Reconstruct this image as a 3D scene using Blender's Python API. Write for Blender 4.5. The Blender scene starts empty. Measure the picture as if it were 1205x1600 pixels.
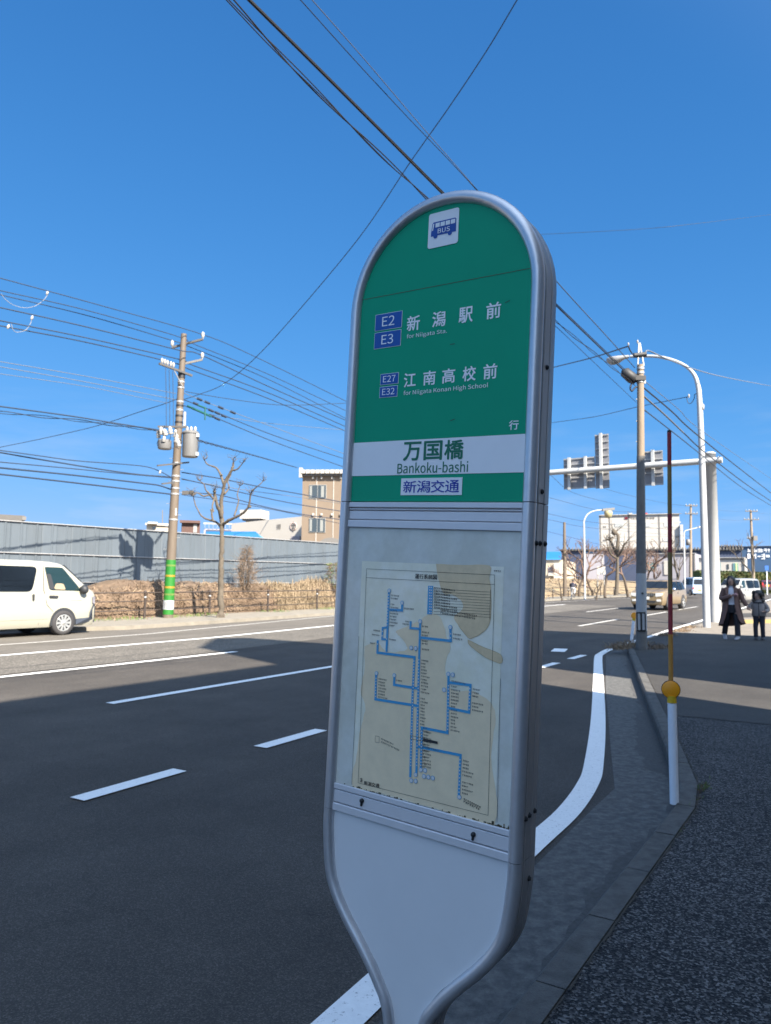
import bpy, bmesh, math, random
from mathutils import Vector, Matrix
random.seed(7)
S = bpy.context.scene
C = S.collection
R = math.radians

# ------------------------------------------------------------------ camera
F, CX, CY, EYE = 1157.0, 602.5, 800.0, 1.5          # focal length and centre in photo pixels, eye height in metres
ROLL = math.atan(0.0083)
PITCH = math.atan(108 * math.cos(ROLL) / F)
FW = Vector((0, math.cos(PITCH), math.sin(PITCH)))
_u0 = Vector((0, -math.sin(PITCH), math.cos(PITCH)))
_r0 = Vector((1, 0, 0))
RT = math.cos(ROLL) * _r0 + math.sin(ROLL) * _u0
UP = -math.sin(ROLL) * _r0 + math.cos(ROLL) * _u0
cam = bpy.data.cameras.new('camera')
camo = bpy.data.objects.new('camera', cam)
C.objects.link(camo)
cam.sensor_fit = 'VERTICAL'
cam.sensor_height = 36
cam.lens = F / 1600 * 36
cam.clip_start = 0.05
cam.clip_end = 3000
cam.dof.use_dof = True
cam.dof.focus_distance = 1.62
cam.dof.aperture_fstop = 9.5
Mx = Matrix((RT, UP, -FW)).transposed().to_4x4()
Mx.translation = (0, 0, EYE)
camo.matrix_world = Mx
S.camera = camo

# ------------------------------------------------------------------ world and sun
SUN_EL = R(39)
SUN_H = Vector((0.571, -0.822, 0)).normalized()       # horizontal direction towards the sun
w = bpy.data.worlds.new('World')
S.world = w
w.use_nodes = True
nt = w.node_tree
nt.nodes.clear()
out = nt.nodes.new('ShaderNodeOutputWorld')
bg = nt.nodes.new('ShaderNodeBackground')
sky = nt.nodes.new('ShaderNodeTexSky')
sky.sky_type = 'NISHITA'
sky.sun_disc = False
sky.sun_elevation = SUN_EL
sky.sun_rotation = math.atan2(SUN_H.x, SUN_H.y)
sky.altitude = 0
sky.air_density = 0.7
sky.dust_density = 0.0
sky.ozone_density = 6.0
# the phone's tone curve on the sky: each channel of the sky is compressed by a power
sep = nt.nodes.new('ShaderNodeSeparateColor'); com = nt.nodes.new('ShaderNodeCombineColor')
nt.links.new(sky.outputs[0], sep.inputs[0])
for i, (a_, b_) in enumerate(((.57, 1.30), (.340, .262), (.582, .298))):
    d1 = nt.nodes.new('ShaderNodeMath'); d1.operation = 'ADD'; d1.inputs[1].default_value = 10 * b_
    d2 = nt.nodes.new('ShaderNodeMath'); d2.operation = 'DIVIDE'
    ml = nt.nodes.new('ShaderNodeMath'); ml.operation = 'MULTIPLY'; ml.inputs[1].default_value = 10 * a_
    nt.links.new(sep.outputs[i], d1.inputs[0]); nt.links.new(sep.outputs[i], d2.inputs[0]); nt.links.new(d1.outputs[0], d2.inputs[1])
    nt.links.new(d2.outputs[0], ml.inputs[0]); nt.links.new(ml.outputs[0], com.inputs[i])
tc = nt.nodes.new('ShaderNodeTexCoord')
mp = nt.nodes.new('ShaderNodeMapping')
mp.inputs['Scale'].default_value = (2.2, 2.2, 14)
nz = nt.nodes.new('ShaderNodeTexNoise')
nz.inputs['Scale'].default_value = 2.4
nz.inputs['Detail'].default_value = 6
nz.inputs['Roughness'].default_value = 0.6
cr = nt.nodes.new('ShaderNodeValToRGB')
cr.color_ramp.elements[0].position = 0.47
cr.color_ramp.elements[1].position = 0.78
sx = nt.nodes.new('ShaderNodeSeparateXYZ')
zr = nt.nodes.new('ShaderNodeMapRange')              # clouds only low over the horizon
zr.inputs['From Min'].default_value = 0.02
zr.inputs['From Max'].default_value = 0.26
zr.inputs['To Min'].default_value = 0.55
zr.inputs['To Max'].default_value = 0.0
mu = nt.nodes.new('ShaderNodeMath'); mu.operation = 'MULTIPLY'
mx = nt.nodes.new('ShaderNodeMixRGB')
mx.inputs['Color2'].default_value = (2.6, 3.1, 3.7, 1)
L = nt.links.new
# glow added to the sky on the sun's side (behind the camera), brightening the shaded sign
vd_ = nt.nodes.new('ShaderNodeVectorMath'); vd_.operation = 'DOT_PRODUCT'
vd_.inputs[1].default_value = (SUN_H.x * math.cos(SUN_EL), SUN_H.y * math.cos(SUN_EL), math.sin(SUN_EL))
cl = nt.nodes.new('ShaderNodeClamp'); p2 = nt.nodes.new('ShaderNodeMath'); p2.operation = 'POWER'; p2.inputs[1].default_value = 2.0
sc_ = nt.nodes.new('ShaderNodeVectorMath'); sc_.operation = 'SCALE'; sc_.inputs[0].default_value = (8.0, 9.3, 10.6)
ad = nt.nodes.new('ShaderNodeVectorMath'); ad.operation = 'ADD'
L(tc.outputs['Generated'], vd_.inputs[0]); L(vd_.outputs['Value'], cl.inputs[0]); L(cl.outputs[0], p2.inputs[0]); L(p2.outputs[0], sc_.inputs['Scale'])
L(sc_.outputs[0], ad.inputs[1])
L(tc.outputs['Generated'], mp.inputs['Vector']); L(mp.outputs[0], nz.inputs['Vector'])
L(nz.outputs['Fac'], cr.inputs['Fac']); L(tc.outputs['Generated'], sx.inputs[0]); L(sx.outputs['Z'], zr.inputs['Value'])
L(cr.outputs['Color'], mu.inputs[0]); L(zr.outputs[0], mu.inputs[1]); L(mu.outputs[0], mx.inputs['Fac'])
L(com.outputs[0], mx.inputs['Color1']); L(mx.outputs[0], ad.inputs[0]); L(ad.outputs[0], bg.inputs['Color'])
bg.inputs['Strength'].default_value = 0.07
L(bg.outputs[0], out.inputs['Surface'])

sl = bpy.data.lights.new('sun', 'SUN')
sl.energy = 5.0
sl.angle = R(0.53)
sl.color = (1.0, 0.90, 0.76)
so = bpy.data.objects.new('sun', sl)
C.objects.link(so)
TRAVEL = Vector((-SUN_H.x * math.cos(SUN_EL), -SUN_H.y * math.cos(SUN_EL), -math.sin(SUN_EL)))
so.rotation_euler = TRAVEL.to_track_quat('-Z', 'Y').to_euler()
so.location = (0, 0, 40)

S.view_settings.view_transform = 'Standard'
S.view_settings.look = 'None'
S.view_settings.gamma = 1
S.view_settings.exposure = 1.82
S.cycles.max_bounces = 6
S.cycles.use_denoising = True

# ------------------------------------------------------------------ where a photo pixel lies in the place
AZ = R(32.26)                                         # the road's direction, right of the view
UD = Vector((math.sin(AZ), math.cos(AZ), 0))          # along the road
VD = Vector((-UD.y, UD.x, 0))                         # across it, to the far side
def rp(u, v, z=0.0): return UD * u + VD * v + Vector((0, 0, z))
def uv(p): return (p.dot(UD), p.dot(VD))
ORG = Vector((0, 0, EYE))
def ray(x, y): return FW + RT * ((x - CX) / F) - UP * ((y - CY) / F)
def gnd(x, y, z=0.0):
    d = ray(x, y); return ORG + d * ((z - EYE) / d.z)
def atY(x, y, Y):
    d = ray(x, y); return ORG + d * (Y / d.y)
def onp(x, y, p, n):                                  # on the plane through p with normal n
    d = ray(x, y); return ORG + d * ((p - ORG).dot(n) / d.dot(n))
def atV(x, y, v): return onp(x, y, VD * v, VD)
def atU(x, y, u): return onp(x, y, UD * u, UD)

# ------------------------------------------------------------------ helpers
def tag(o, label=None, cat=None, group=None, kind=None):
    if label: o['label'] = label
    if cat: o['category'] = cat
    if group: o['group'] = group
    if kind: o['kind'] = kind
    return o
def thing(name, label, cat, loc=(0, 0, 0), rotz=0.0, group=None):
    o = bpy.data.objects.new(name, None)
    C.objects.link(o)
    o.location = loc; o.rotation_euler = (0, 0, rotz)
    o.empty_display_size = 0.2
    return tag(o, label, cat, group)
def copy_tree(o, parent=None):
    c = o.copy(); C.objects.link(c)
    if parent is not None: c.parent = parent
    for ch in list(o.children): copy_tree(ch, c)
    return c

class MB:
    def __init__(s): s.v = []; s.f = []; s.m = []; s.sm = []
    def add(s, vs, fs, m=0, smooth=False):
        o = len(s.v)
        s.v += [tuple(p) for p in vs]
        for f in fs:
            s.f.append(tuple(i + o for i in f)); s.m.append(m); s.sm.append(smooth)
        return s
    def quad(s, a, b, c, d, m=0): return s.add([a, b, c, d], [(0, 1, 2, 3)], m)
    def poly(s, pts, m=0): return s.add(pts, [tuple(range(len(pts)))], m)
    def box(s, c, size, ax=None, m=0):
        X, Y, Z = ax or (Vector((1, 0, 0)), Vector((0, 1, 0)), Vector((0, 0, 1)))
        c = Vector(c); a, b, d = (k / 2 for k in size)
        vs = [c + X * (i * a) + Y * (j * b) + Z * (k * d) for i in (-1, 1) for j in (-1, 1) for k in (-1, 1)]
        return s.add(vs, [(0, 1, 3, 2), (4, 6, 7, 5), (0, 4, 5, 1), (2, 3, 7, 6), (0, 2, 6, 4), (1, 5, 7, 3)], m)
    def prism(s, pts, d, m=0):                        # polygon pushed along the vector d
        n = len(pts); d = Vector(d); a = [Vector(p) for p in pts]
        vs = a + [p + d for p in a]
        fs = [tuple(range(n))[::-1], tuple(range(n, 2 * n))] + [(i, (i + 1) % n, n + (i + 1) % n, n + i) for i in range(n)]
        return s.add(vs, fs, m)
    def tube(s, path, r, n=8, m=0, smooth=True, caps=True):
        P = [Vector(p) for p in path]; k = len(P)
        rr = r if isinstance(r, (list, tuple)) else [r] * k
        T = []
        for i in range(k):
            t = (P[min(i + 1, k - 1)] - P[max(i - 1, 0)])
            T.append(t.normalized() if t.length > 1e-9 else Vector((0, 0, 1)))
        up = Vector((0, 0, 1)) if abs(T[0].z) < .9 else Vector((1, 0, 0))
        A = T[0].cross(up).normalized(); vs = []
        for i in range(k):
            A = (A - T[i] * A.dot(T[i])).normalized(); B = T[i].cross(A)
            for j in range(n):
                a = 2 * math.pi * j / n
                vs.append(P[i] + (A * math.cos(a) + B * math.sin(a)) * rr[i])
        fs = [(i * n + j, i * n + (j + 1) % n, (i + 1) * n + (j + 1) % n, (i + 1) * n + j) for i in range(k - 1) for j in range(n)]
        s.add(vs, fs, m, smooth)
        if caps:
            s.add(vs[:n], [tuple(range(n))[::-1]], m); s.add(vs[-n:], [tuple(range(n))], m)
        return s
    def lathe(s, prof, o, ax, n=20, m=0, smooth=True):   # prof: (radius, height along ax)
        ax = Vector(ax).normalized(); o = Vector(o)
        up = Vector((0, 0, 1)) if abs(ax.z) < .9 else Vector((1, 0, 0))
        A = ax.cross(up).normalized(); B = ax.cross(A); vs = []
        for r_, h in prof:
            for j in range(n):
                a = 2 * math.pi * j / n
                vs.append(o + ax * h + (A * math.cos(a) + B * math.sin(a)) * r_)
        k = len(prof)
        fs = [(i * n + j, i * n + (j + 1) % n, (i + 1) * n + (j + 1) % n, (i + 1) * n + j) for i in range(k - 1) for j in range(n)]
        return s.add(vs, fs, m, smooth)
    def loft(s, rings, m=0, closed=True, smooth=True, caps=True):
        n = len(rings[0]); vs = [p for r_ in rings for p in r_]
        fs = []
        for i in range(len(rings) - 1):
            for j in range(n if closed else n - 1):
                fs.append((i * n + j, i * n + (j + 1) % n, (i + 1) * n + (j + 1) % n, (i + 1) * n + j))
        s.add(vs, fs, m, smooth)
        if caps:
            s.add(rings[0], [tuple(range(n))[::-1]], m); s.add(rings[-1], [tuple(range(n))], m)
        return s
    def build(s, name, mats, parent=None, org=(0, 0, 0), sharp=None, fix=True):
        o = Vector(org)
        me = bpy.data.meshes.new(name)
        me.from_pydata([tuple(Vector(p) - o) for p in s.v], [], s.f)
        for k in (mats if isinstance(mats, (list, tuple)) else [mats]): me.materials.append(k)
        for i, p in enumerate(me.polygons):
            p.material_index = s.m[i]; p.use_smooth = s.sm[i]
        if fix:
            bm = bmesh.new(); bm.from_mesh(me)
            bmesh.ops.recalc_face_normals(bm, faces=bm.faces)
            bm.to_mesh(me); bm.free()
        if sharp:
            for p in me.polygons: p.use_smooth = True
            me.set_sharp_from_angle(angle=R(sharp))
        me.update()
        ob = bpy.data.objects.new(name, me)
        C.objects.link(ob)
        if parent is not None: ob.parent = parent
        else: ob.location = o
        return ob

def crom(pts, k=6):                                    # smooth curve through points
    P = [Vector(p) for p in pts]
    if len(P) < 3: return [P[0].lerp(P[-1], i / k) for i in range(k + 1)]
    Q = [2 * P[0] - P[1]] + P + [2 * P[-1] - P[-2]]; o = []
    for i in range(1, len(Q) - 2):
        a, b, c, d = Q[i - 1:i + 3]
        for j in range(k):
            t = j / k
            o.append(.5 * ((2 * b) + (c - a) * t + (2 * a - 5 * b + 4 * c - d) * t * t + (3 * b - a - 3 * c + d) * t ** 3))
    return o + [P[-1]]
def crom2(pts, k=6): return [(p.x, p.y) for p in crom([(a, b, 0) for a, b in pts], k)]

_tx = {}
try: SANS = bpy.data.fonts.load(bpy.utils.system_resource('DATAFILES', path='fonts') + '/Noto Sans CJK Regular.woff2')   # a font that ships with Blender
except Exception: SANS = None
def text_mesh(body, bold=0.0):                         # flat lettering, normalised to a unit box
    key = (body, bold)
    if key in _tx: return _tx[key]
    c = bpy.data.curves.new('lettering', 'FONT'); c.body = body; c.offset = bold; c.resolution_u = 4
    if SANS: c.font = SANS
    o = bpy.data.objects.new('lettering', c); C.objects.link(o)
    dg = bpy.context.evaluated_depsgraph_get()
    me = bpy.data.meshes.new_from_object(o.evaluated_get(dg))
    vs = [v.co.copy() for v in me.vertices]; fs = [tuple(p.vertices) for p in me.polygons]
    bpy.data.objects.remove(o); bpy.data.curves.remove(c); bpy.data.meshes.remove(me)
    x0 = min(v.x for v in vs); x1 = max(v.x for v in vs); y0 = min(v.y for v in vs); y1 = max(v.y for v in vs)
    _tx[key] = ([((v.x - x0) / (x1 - x0), (v.y - y0) / (y1 - y0)) for v in vs], fs)
    return _tx[key]
# ------------------------------------------------------------------ materials
TONE = {}
for k_, names in ((.62, 'far_pavement soil_ground dry_field worn_road_paint yellow_paint pole_concrete galvanised wire_white hoarding_steel twig_brown dry_vine dry_vine_dark dry_grass_pale cream_wall lilac_grey_wall blue_cladding blue_roof red_brown_wall hedge_leaf panel_back sandy_pavement kei_pale_blue suv_gold pale_joint pale_window sign_blue'),
                  (.64, 'light_grey_paint'), (.5, 'white_cladding'), (.36, 'van_white van_cool_white'), (.45, 'band_green band_yellow bark_plane bark_dark tan_siding white_porcelain'), (.38, 'window_frame curtain'), (.40, 'pole_brown_steel'), (.52, 'pole_sleeve_white'), (.3, 'transformer_grey wire_white')):
    for x_ in names.split(): TONE[x_] = k_
def mat(name, col, rough=0.6, metal=0.0, var=0.0, vscale=8.0, bump=0.0, bscale=60.0, coat=0.0, spec=0.5, col2=None, c2lo=.45, c2hi=.65, stretch=None):
    k_ = TONE.get(name, 1.0); col = tuple(c * k_ for c in col); col2 = tuple(c * k_ for c in col2) if col2 else None
    m = bpy.data.materials.new(name); m.use_nodes = True
    t = m.node_tree; n = t.nodes; b = n['Principled BSDF']
    b.inputs['Roughness'].default_value = rough; b.inputs['Metallic'].default_value = metal
    b.inputs['Specular IOR Level'].default_value = spec
    if coat: b.inputs['Coat Weight'].default_value = coat; b.inputs['Coat Roughness'].default_value = 0.06
    b.inputs['Base Color'].default_value = (*col, 1)
    vec = None
    if var or col2 or bump:
        g = n.new('ShaderNodeNewGeometry'); vec = g.outputs['Position']
        if stretch:
            mpn = n.new('ShaderNodeMapping'); mpn.inputs['Scale'].default_value = stretch
            t.links.new(vec, mpn.inputs['Vector']); vec = mpn.outputs[0]
    src = None
    if col2:
        z = n.new('ShaderNodeTexNoise'); z.inputs['Scale'].default_value = vscale * .6; z.inputs['Detail'].default_value = 7; z.inputs['Roughness'].default_value = .65
        t.links.new(vec, z.inputs['Vector'])
        r_ = n.new('ShaderNodeValToRGB'); r_.color_ramp.elements[0].position = c2lo; r_.color_ramp.elements[1].position = c2hi
        r_.color_ramp.elements[0].color = (*col, 1); r_.color_ramp.elements[1].color = (*col2, 1)
        t.links.new(z.outputs['Fac'], r_.inputs['Fac']); src = r_.outputs['Color']
    if var:
        z = n.new('ShaderNodeTexNoise'); z.inputs['Scale'].default_value = vscale; z.inputs['Detail'].default_value = 8; z.inputs['Roughness'].default_value = .7
        t.links.new(vec, z.inputs['Vector'])
        mr = n.new('ShaderNodeMapRange'); mr.inputs['From Min'].default_value = .25; mr.inputs['From Max'].default_value = .75
        mr.inputs['To Min'].default_value = 1 - var; mr.inputs['To Max'].default_value = 1 + var
        t.links.new(z.outputs['Fac'], mr.inputs['Value'])
        x = n.new('ShaderNodeMixRGB'); x.blend_type = 'MULTIPLY'; x.inputs['Fac'].default_value = 1
        x.inputs['Color1'].default_value = (*col, 1)
        if src: t.links.new(src, x.inputs['Color1'])
        cb = n.new('ShaderNodeCombineXYZ')
        for i in range(3): t.links.new(mr.outputs[0], cb.inputs[i])
        t.links.new(cb.outputs[0], x.inputs['Color2']); src = x.outputs[0]
    if src: t.links.new(src, b.inputs['Base Color'])
    if bump:
        z = n.new('ShaderNodeTexNoise'); z.inputs['Scale'].default_value = bscale; z.inputs['Detail'].default_value = 5
        t.links.new(vec, z.inputs['Vector'])
        bp = n.new('ShaderNodeBump'); bp.inputs['Strength'].default_value = bump; bp.inputs['Distance'].default_value = .01
        t.links.new(z.outputs['Fac'], bp.inputs['Height']); t.links.new(bp.outputs[0], b.inputs['Normal'])
    return m

def asphalt(name, dark, light, grain=260.0, patch=.25, speck=.5, rough=.85, bump=.5, worn=None):
    """stones of random brightness in dark binder, with broad worn patches, cracks and oil spots"""
    m = bpy.data.materials.new(name); m.use_nodes = True
    t = m.node_tree; n = t.nodes; b = n['Principled BSDF']; k = t.links.new
    b.inputs['Roughness'].default_value = rough; b.inputs['Specular IOR Level'].default_value = .3
    g = n.new('ShaderNodeNewGeometry')
    vo = n.new('ShaderNodeTexVoronoi'); vo.inputs['Scale'].default_value = grain; k(g.outputs['Position'], vo.inputs['Vector'])
    sp = n.new('ShaderNodeSeparateColor'); k(vo.outputs['Color'], sp.inputs[0])
    pw = n.new('ShaderNodeMath'); pw.operation = 'POWER'; pw.inputs[1].default_value = 3.0; k(sp.outputs[0], pw.inputs[0])
    fac = n.new('ShaderNodeMath'); fac.operation = 'MULTIPLY'; fac.inputs[1].default_value = speck; k(pw.outputs[0], fac.inputs[0])
    c1 = n.new('ShaderNodeMixRGB'); c1.inputs['Color1'].default_value = (*dark, 1); c1.inputs['Color2'].default_value = (*light, 1); k(fac.outputs[0], c1.inputs['Fac'])
    z = n.new('ShaderNodeTexNoise'); z.inputs['Scale'].default_value = .9; z.inputs['Detail'].default_value = 9; z.inputs['Roughness'].default_value = .68; k(g.outputs['Position'], z.inputs['Vector'])
    mr = n.new('ShaderNodeMapRange'); mr.inputs['From Min'].default_value = .3; mr.inputs['From Max'].default_value = .7
    mr.inputs['To Min'].default_value = 1 - patch; mr.inputs['To Max'].default_value = 1 + patch; k(z.outputs['Fac'], mr.inputs['Value'])
    z2 = n.new('ShaderNodeTexNoise'); z2.inputs['Scale'].default_value = 7; z2.inputs['Detail'].default_value = 6; k(g.outputs['Position'], z2.inputs['Vector'])
    r2 = n.new('ShaderNodeMapRange'); r2.inputs['From Min'].default_value = .66; r2.inputs['From Max'].default_value = .76
    r2.inputs['To Min'].default_value = 1; r2.inputs['To Max'].default_value = .66; k(z2.outputs['Fac'], r2.inputs['Value'])
    # tracks polished by tyres, running along the road, and a few fine cracks
    mp_ = n.new('ShaderNodeMapping'); mp_.vector_type = 'TEXTURE'; mp_.inputs['Rotation'].default_value = (0, 0, math.pi / 2 - AZ_ROAD); mp_.inputs['Scale'].default_value = (14, .9, 1); k(g.outputs['Position'], mp_.inputs['Vector'])
    z3 = n.new('ShaderNodeTexNoise'); z3.inputs['Scale'].default_value = 1.0; z3.inputs['Detail'].default_value = 4; k(mp_.outputs[0], z3.inputs['Vector'])
    r3 = n.new('ShaderNodeMapRange'); r3.inputs['From Min'].default_value = .3; r3.inputs['From Max'].default_value = .7; r3.inputs['To Min'].default_value = .86; r3.inputs['To Max'].default_value = 1.14; k(z3.outputs['Fac'], r3.inputs['Value'])
    zz = n.new('ShaderNodeTexNoise'); zz.inputs['Scale'].default_value = 2.5; zz.inputs['Detail'].default_value = 5; k(g.outputs['Position'], zz.inputs['Vector'])
    va = n.new('ShaderNodeVectorMath'); va.operation = 'MULTIPLY_ADD'; va.inputs[1].default_value = (.5, .5, 0); k(zz.outputs['Color'], va.inputs[0]); k(g.outputs['Position'], va.inputs[2])
    v2 = n.new('ShaderNodeTexVoronoi'); v2.feature = 'DISTANCE_TO_EDGE'; v2.inputs['Scale'].default_value = .42; k(va.outputs[0], v2.inputs['Vector'])
    r4 = n.new('ShaderNodeMapRange'); r4.inputs['From Min'].default_value = .0; r4.inputs['From Max'].default_value = .006; r4.inputs['To Min'].default_value = .90; r4.inputs['To Max'].default_value = 1.0; k(v2.outputs['Distance'], r4.inputs['Value'])
    m5 = n.new('ShaderNodeMath'); m5.operation = 'MULTIPLY'; k(r3.outputs[0], m5.inputs[0]); k(r4.outputs[0], m5.inputs[1])
    m6 = n.new('ShaderNodeMath'); m6.operation = 'MULTIPLY'; k(mr.outputs[0], m6.inputs[0]); k(m5.outputs[0], m6.inputs[1])
    mm = n.new('ShaderNodeMath'); mm.operation = 'MULTIPLY'; k(m6.outputs[0], mm.inputs[0]); k(r2.outputs[0], mm.inputs[1])
    cb = n.new('ShaderNodeCombineXYZ')
    for i in range(3): k(mm.outputs[0], cb.inputs[i])
    x = n.new('ShaderNodeMixRGB'); x.blend_type = 'MULTIPLY'; x.inputs['Fac'].default_value = 1
    k(c1.outputs[0], x.inputs['Color1']); k(cb.outputs[0], x.inputs['Color2']); k(x.outputs[0], b.inputs['Base Color'])
    bp = n.new('ShaderNodeBump'); bp.inputs['Strength'].default_value = bump; bp.inputs['Distance'].default_value = .004
    k(vo.outputs['Distance'], bp.inputs['Height']); k(bp.outputs[0], b.inputs['Normal'])
    return m

AZ_ROAD = AZ
M = {}
M['arm_steel'] = mat('arm_steel', (.085, .08, .075), .6, .2, var=.15, vscale=8)
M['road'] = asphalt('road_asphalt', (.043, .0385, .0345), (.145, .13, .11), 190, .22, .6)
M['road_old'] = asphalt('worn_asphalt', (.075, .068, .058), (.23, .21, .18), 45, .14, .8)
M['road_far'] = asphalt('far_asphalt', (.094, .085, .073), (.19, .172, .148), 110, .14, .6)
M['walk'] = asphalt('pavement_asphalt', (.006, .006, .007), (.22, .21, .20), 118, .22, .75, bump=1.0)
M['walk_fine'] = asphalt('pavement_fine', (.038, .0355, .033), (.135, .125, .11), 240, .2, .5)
M['walk_far'] = mat('far_pavement', (.30, .27, .22), .9, var=.25, vscale=3, bump=.3)
M['gutter'] = mat('gutter_concrete', (.060, .061, .060), .9, var=.30, vscale=26, bump=.7, bscale=120, col2=(.112, .111, .106), c2lo=.40, c2hi=.64)
M['kerb'] = mat('kerb_concrete', (.095, .092, .086), .9, var=.3, vscale=16, bump=.8, bscale=160, col2=(.06, .058, .053))
M['soil'] = mat('soil_ground', (.27, .22, .155), .95, var=.35, vscale=.8, bump=.4, bscale=20)
M['field'] = mat('dry_field', (.36, .27, .155), .95, var=.3, vscale=.6, col2=(.22, .165, .10))
def paint_mat(name, col, wear=.62):
    m = mat(name, col, .7, var=.08, vscale=30)
    t = m.node_tree; n = t.nodes; b = n['Principled BSDF']
    src = b.inputs['Base Color'].links[0].from_socket
    g = n.new('ShaderNodeNewGeometry'); z = n.new('ShaderNodeTexNoise'); z.inputs['Scale'].default_value = 55; z.inputs['Detail'].default_value = 8; z.inputs['Roughness'].default_value = .75
    t.links.new(g.outputs['Position'], z.inputs['Vector'])
    r_ = n.new('ShaderNodeValToRGB'); r_.color_ramp.elements[0].position = wear; r_.color_ramp.elements[1].position = wear + .06
    t.links.new(z.outputs['Fac'], r_.inputs['Fac'])
    x = n.new('ShaderNodeMixRGB'); x.inputs['Color2'].default_value = (.16, .16, .16, 1)
    t.links.new(r_.outputs['Color'], x.inputs['Fac']); t.links.new(src, x.inputs['Color1']); t.links.new(x.outputs[0], b.inputs['Base Color'])
    return m
M['line'] = paint_mat('road_paint', (.76, .76, .74), .595)
M['line_old'] = paint_mat('worn_road_paint', (.70, .68, .63), .55)
M['yellow_line'] = paint_mat('yellow_paint', (.62, .42, .12), .58)

M['alu'] = mat('brushed_aluminium', (.62, .62, .64), .36, .7, var=.06, vscale=40)
M['alu_side'] = mat('side_channel', (.43, .42, .42), .45, .5, var=.2, vscale=10, stretch=(1, 1, .12))
M['alu_flat'] = mat('painted_rail', (.68, .68, .70), .45, .25, var=.04, vscale=30)
M['dark'] = mat('dark_metal', (.03, .03, .032), .5, .4)
M['rubber'] = mat('black_rubber', (.018, .018, .02), .8)
M['green'] = mat('green_film', (.0012, .34, .185), .45, var=.05, vscale=3, spec=.2)
M['green_text'] = mat('green_letters', (.004, .16, .085), .5)
M['signwhite'] = mat('white_film', (.84, .86, .88), .4, var=.03, vscale=12)
M['letter'] = mat('white_letters', (.86, .88, .90), .5)
M['blue'] = mat('badge_blue', (.006, .085, .38), .4)
M['busblue'] = mat('pictogram_blue', (.012, .075, .36), .45)
M['opblue'] = mat('operator_blue', (.02, .045, .36), .45)
M['plate'] = mat('white_lower_plate', (.69, .70, .71), .42, var=.03, vscale=6, coat=.15)
M['board'] = mat('map_backing', (.60, .60, .52), .5, var=.1, vscale=16, col2=(.72, .73, .68), c2lo=.4, c2hi=.7, coat=.55)
M['paper'] = mat('aged_paper', (.80, .77, .60), .6, var=.07, vscale=25, col2=(.88, .86, .74), c2lo=.42, c2hi=.66, coat=.5)
M['papertan'] = mat('browned_paper', (.84, .69, .46), .6, var=.08, vscale=30, coat=.5)
M['stain'] = mat('tea_stain', (.70, .55, .335), .6, var=.14, vscale=35, coat=.5)
M['rim_stain'] = mat('stain_rim', (.50, .37, .20), .6, var=.4, vscale=60)
M['mapblue'] = mat('route_blue', (.05, .33, .60), .5, coat=.4)
M['ink'] = mat('black_ink', (.03, .03, .03), .6)
M['greyink'] = mat('grey_ink', (.09, .09, .088), .6)
M['mapwhite'] = mat('map_white', (.66, .68, .68), .6)
M['grime'] = mat('grime', (.10, .085, .05), .9)

M['concrete_pole'] = mat('pole_concrete', (.34, .27, .20), .85, var=.2, vscale=6, bump=.3, stretch=(1, 1, .25))
M['steel_pole'] = mat('pole_brown_steel', (.27, .21, .155), .7, var=.18, vscale=6, stretch=(1, 1, .2))
M['pole_grey'] = mat('sleeve_grey_and_shade', (.125, .122, .118), .75, var=.2, vscale=9)  # grey of the base sleeve and of the shade painted on the shaft
M['pole_white'] = mat('pole_sleeve_white', (.62, .64, .66), .6, var=.08, vscale=9)
M['galv'] = mat('galvanised', (.50, .50, .50), .5, .35, var=.12, vscale=7)
M['galv_light'] = mat('light_grey_paint', (.60, .62, .63), .45, .1, var=.08, vscale=4)
M['porcelain'] = mat('white_porcelain', (.78, .76, .72), .25)
M['tank'] = mat('transformer_grey', (.46, .45, .44), .5, var=.06, vscale=6)
M['wire'] = mat('wire_black', (.012, .013, .016), .6)
M['wire_blue'] = mat('wire_blue_grey', (.018, .028, .048), .6)
M['wire_grey'] = mat('wire_grey', (.10, .11, .125), .6)
M['wire_white'] = mat('wire_white', (.70, .70, .68), .6)
M['teal'] = mat('teal_insulation', (.004, .07, .06), .6)
M['band_green'] = mat('band_green', (.03, .30, .03), .5, var=.12, vscale=20)
M['band_yellow'] = mat('band_yellow', (.55, .36, .03), .5)
M['orange'] = mat('reflector_orange', (.86, .32, .008), .35, var=.05, vscale=60)
M['amber'] = mat('amber_paint', (.42, .20, .035), .6, var=.15, vscale=18)
M['olive'] = mat('faded_yellow', (.20, .135, .045), .6, var=.15, vscale=18)
M['red'] = mat('red_band', (.26, .022, .03), .6, var=.18, vscale=25)
M['yellow'] = mat('yellow_collar', (.60, .38, .01), .5)
M['postwhite'] = mat('post_white', (.70, .74, .80), .4, var=.04, vscale=20)

M['wall'] = mat('hoarding_steel', (.142, .173, .203), .55, .15, var=.10, vscale=1.5, stretch=(1, 1, .3))
M['rail_brown'] = mat('railing_brown', (.055, .042, .036), .6, .2)
M['bark'] = mat('bark_plane', (.20, .165, .125), .95, var=.4, vscale=9, bump=.6, bscale=40)
M['bark_dark'] = mat('bark_dark', (.15, .115, .085), .95, var=.3, vscale=9)
M['twig'] = mat('twig_brown', (.20, .13, .10), .95, var=.3, vscale=5)
M['straw'] = mat('dry_vine', (.36, .255, .175), .95, var=.4, vscale=1.7)
M['straw_dark'] = mat('dry_vine_dark', (.19, .13, .085), .95, var=.4, vscale=2.4)
M['straw_pale'] = mat('dry_grass_pale', (.48, .37, .24), .95, var=.3, vscale=2)
M['weed'] = mat('green_weed', (.09, .15, .03), .9, var=.4, vscale=6)
M['hedge'] = mat('hedge_leaf', (.075, .10, .022), .8, var=.4, vscale=2, col2=(.15, .11, .03))
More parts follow.
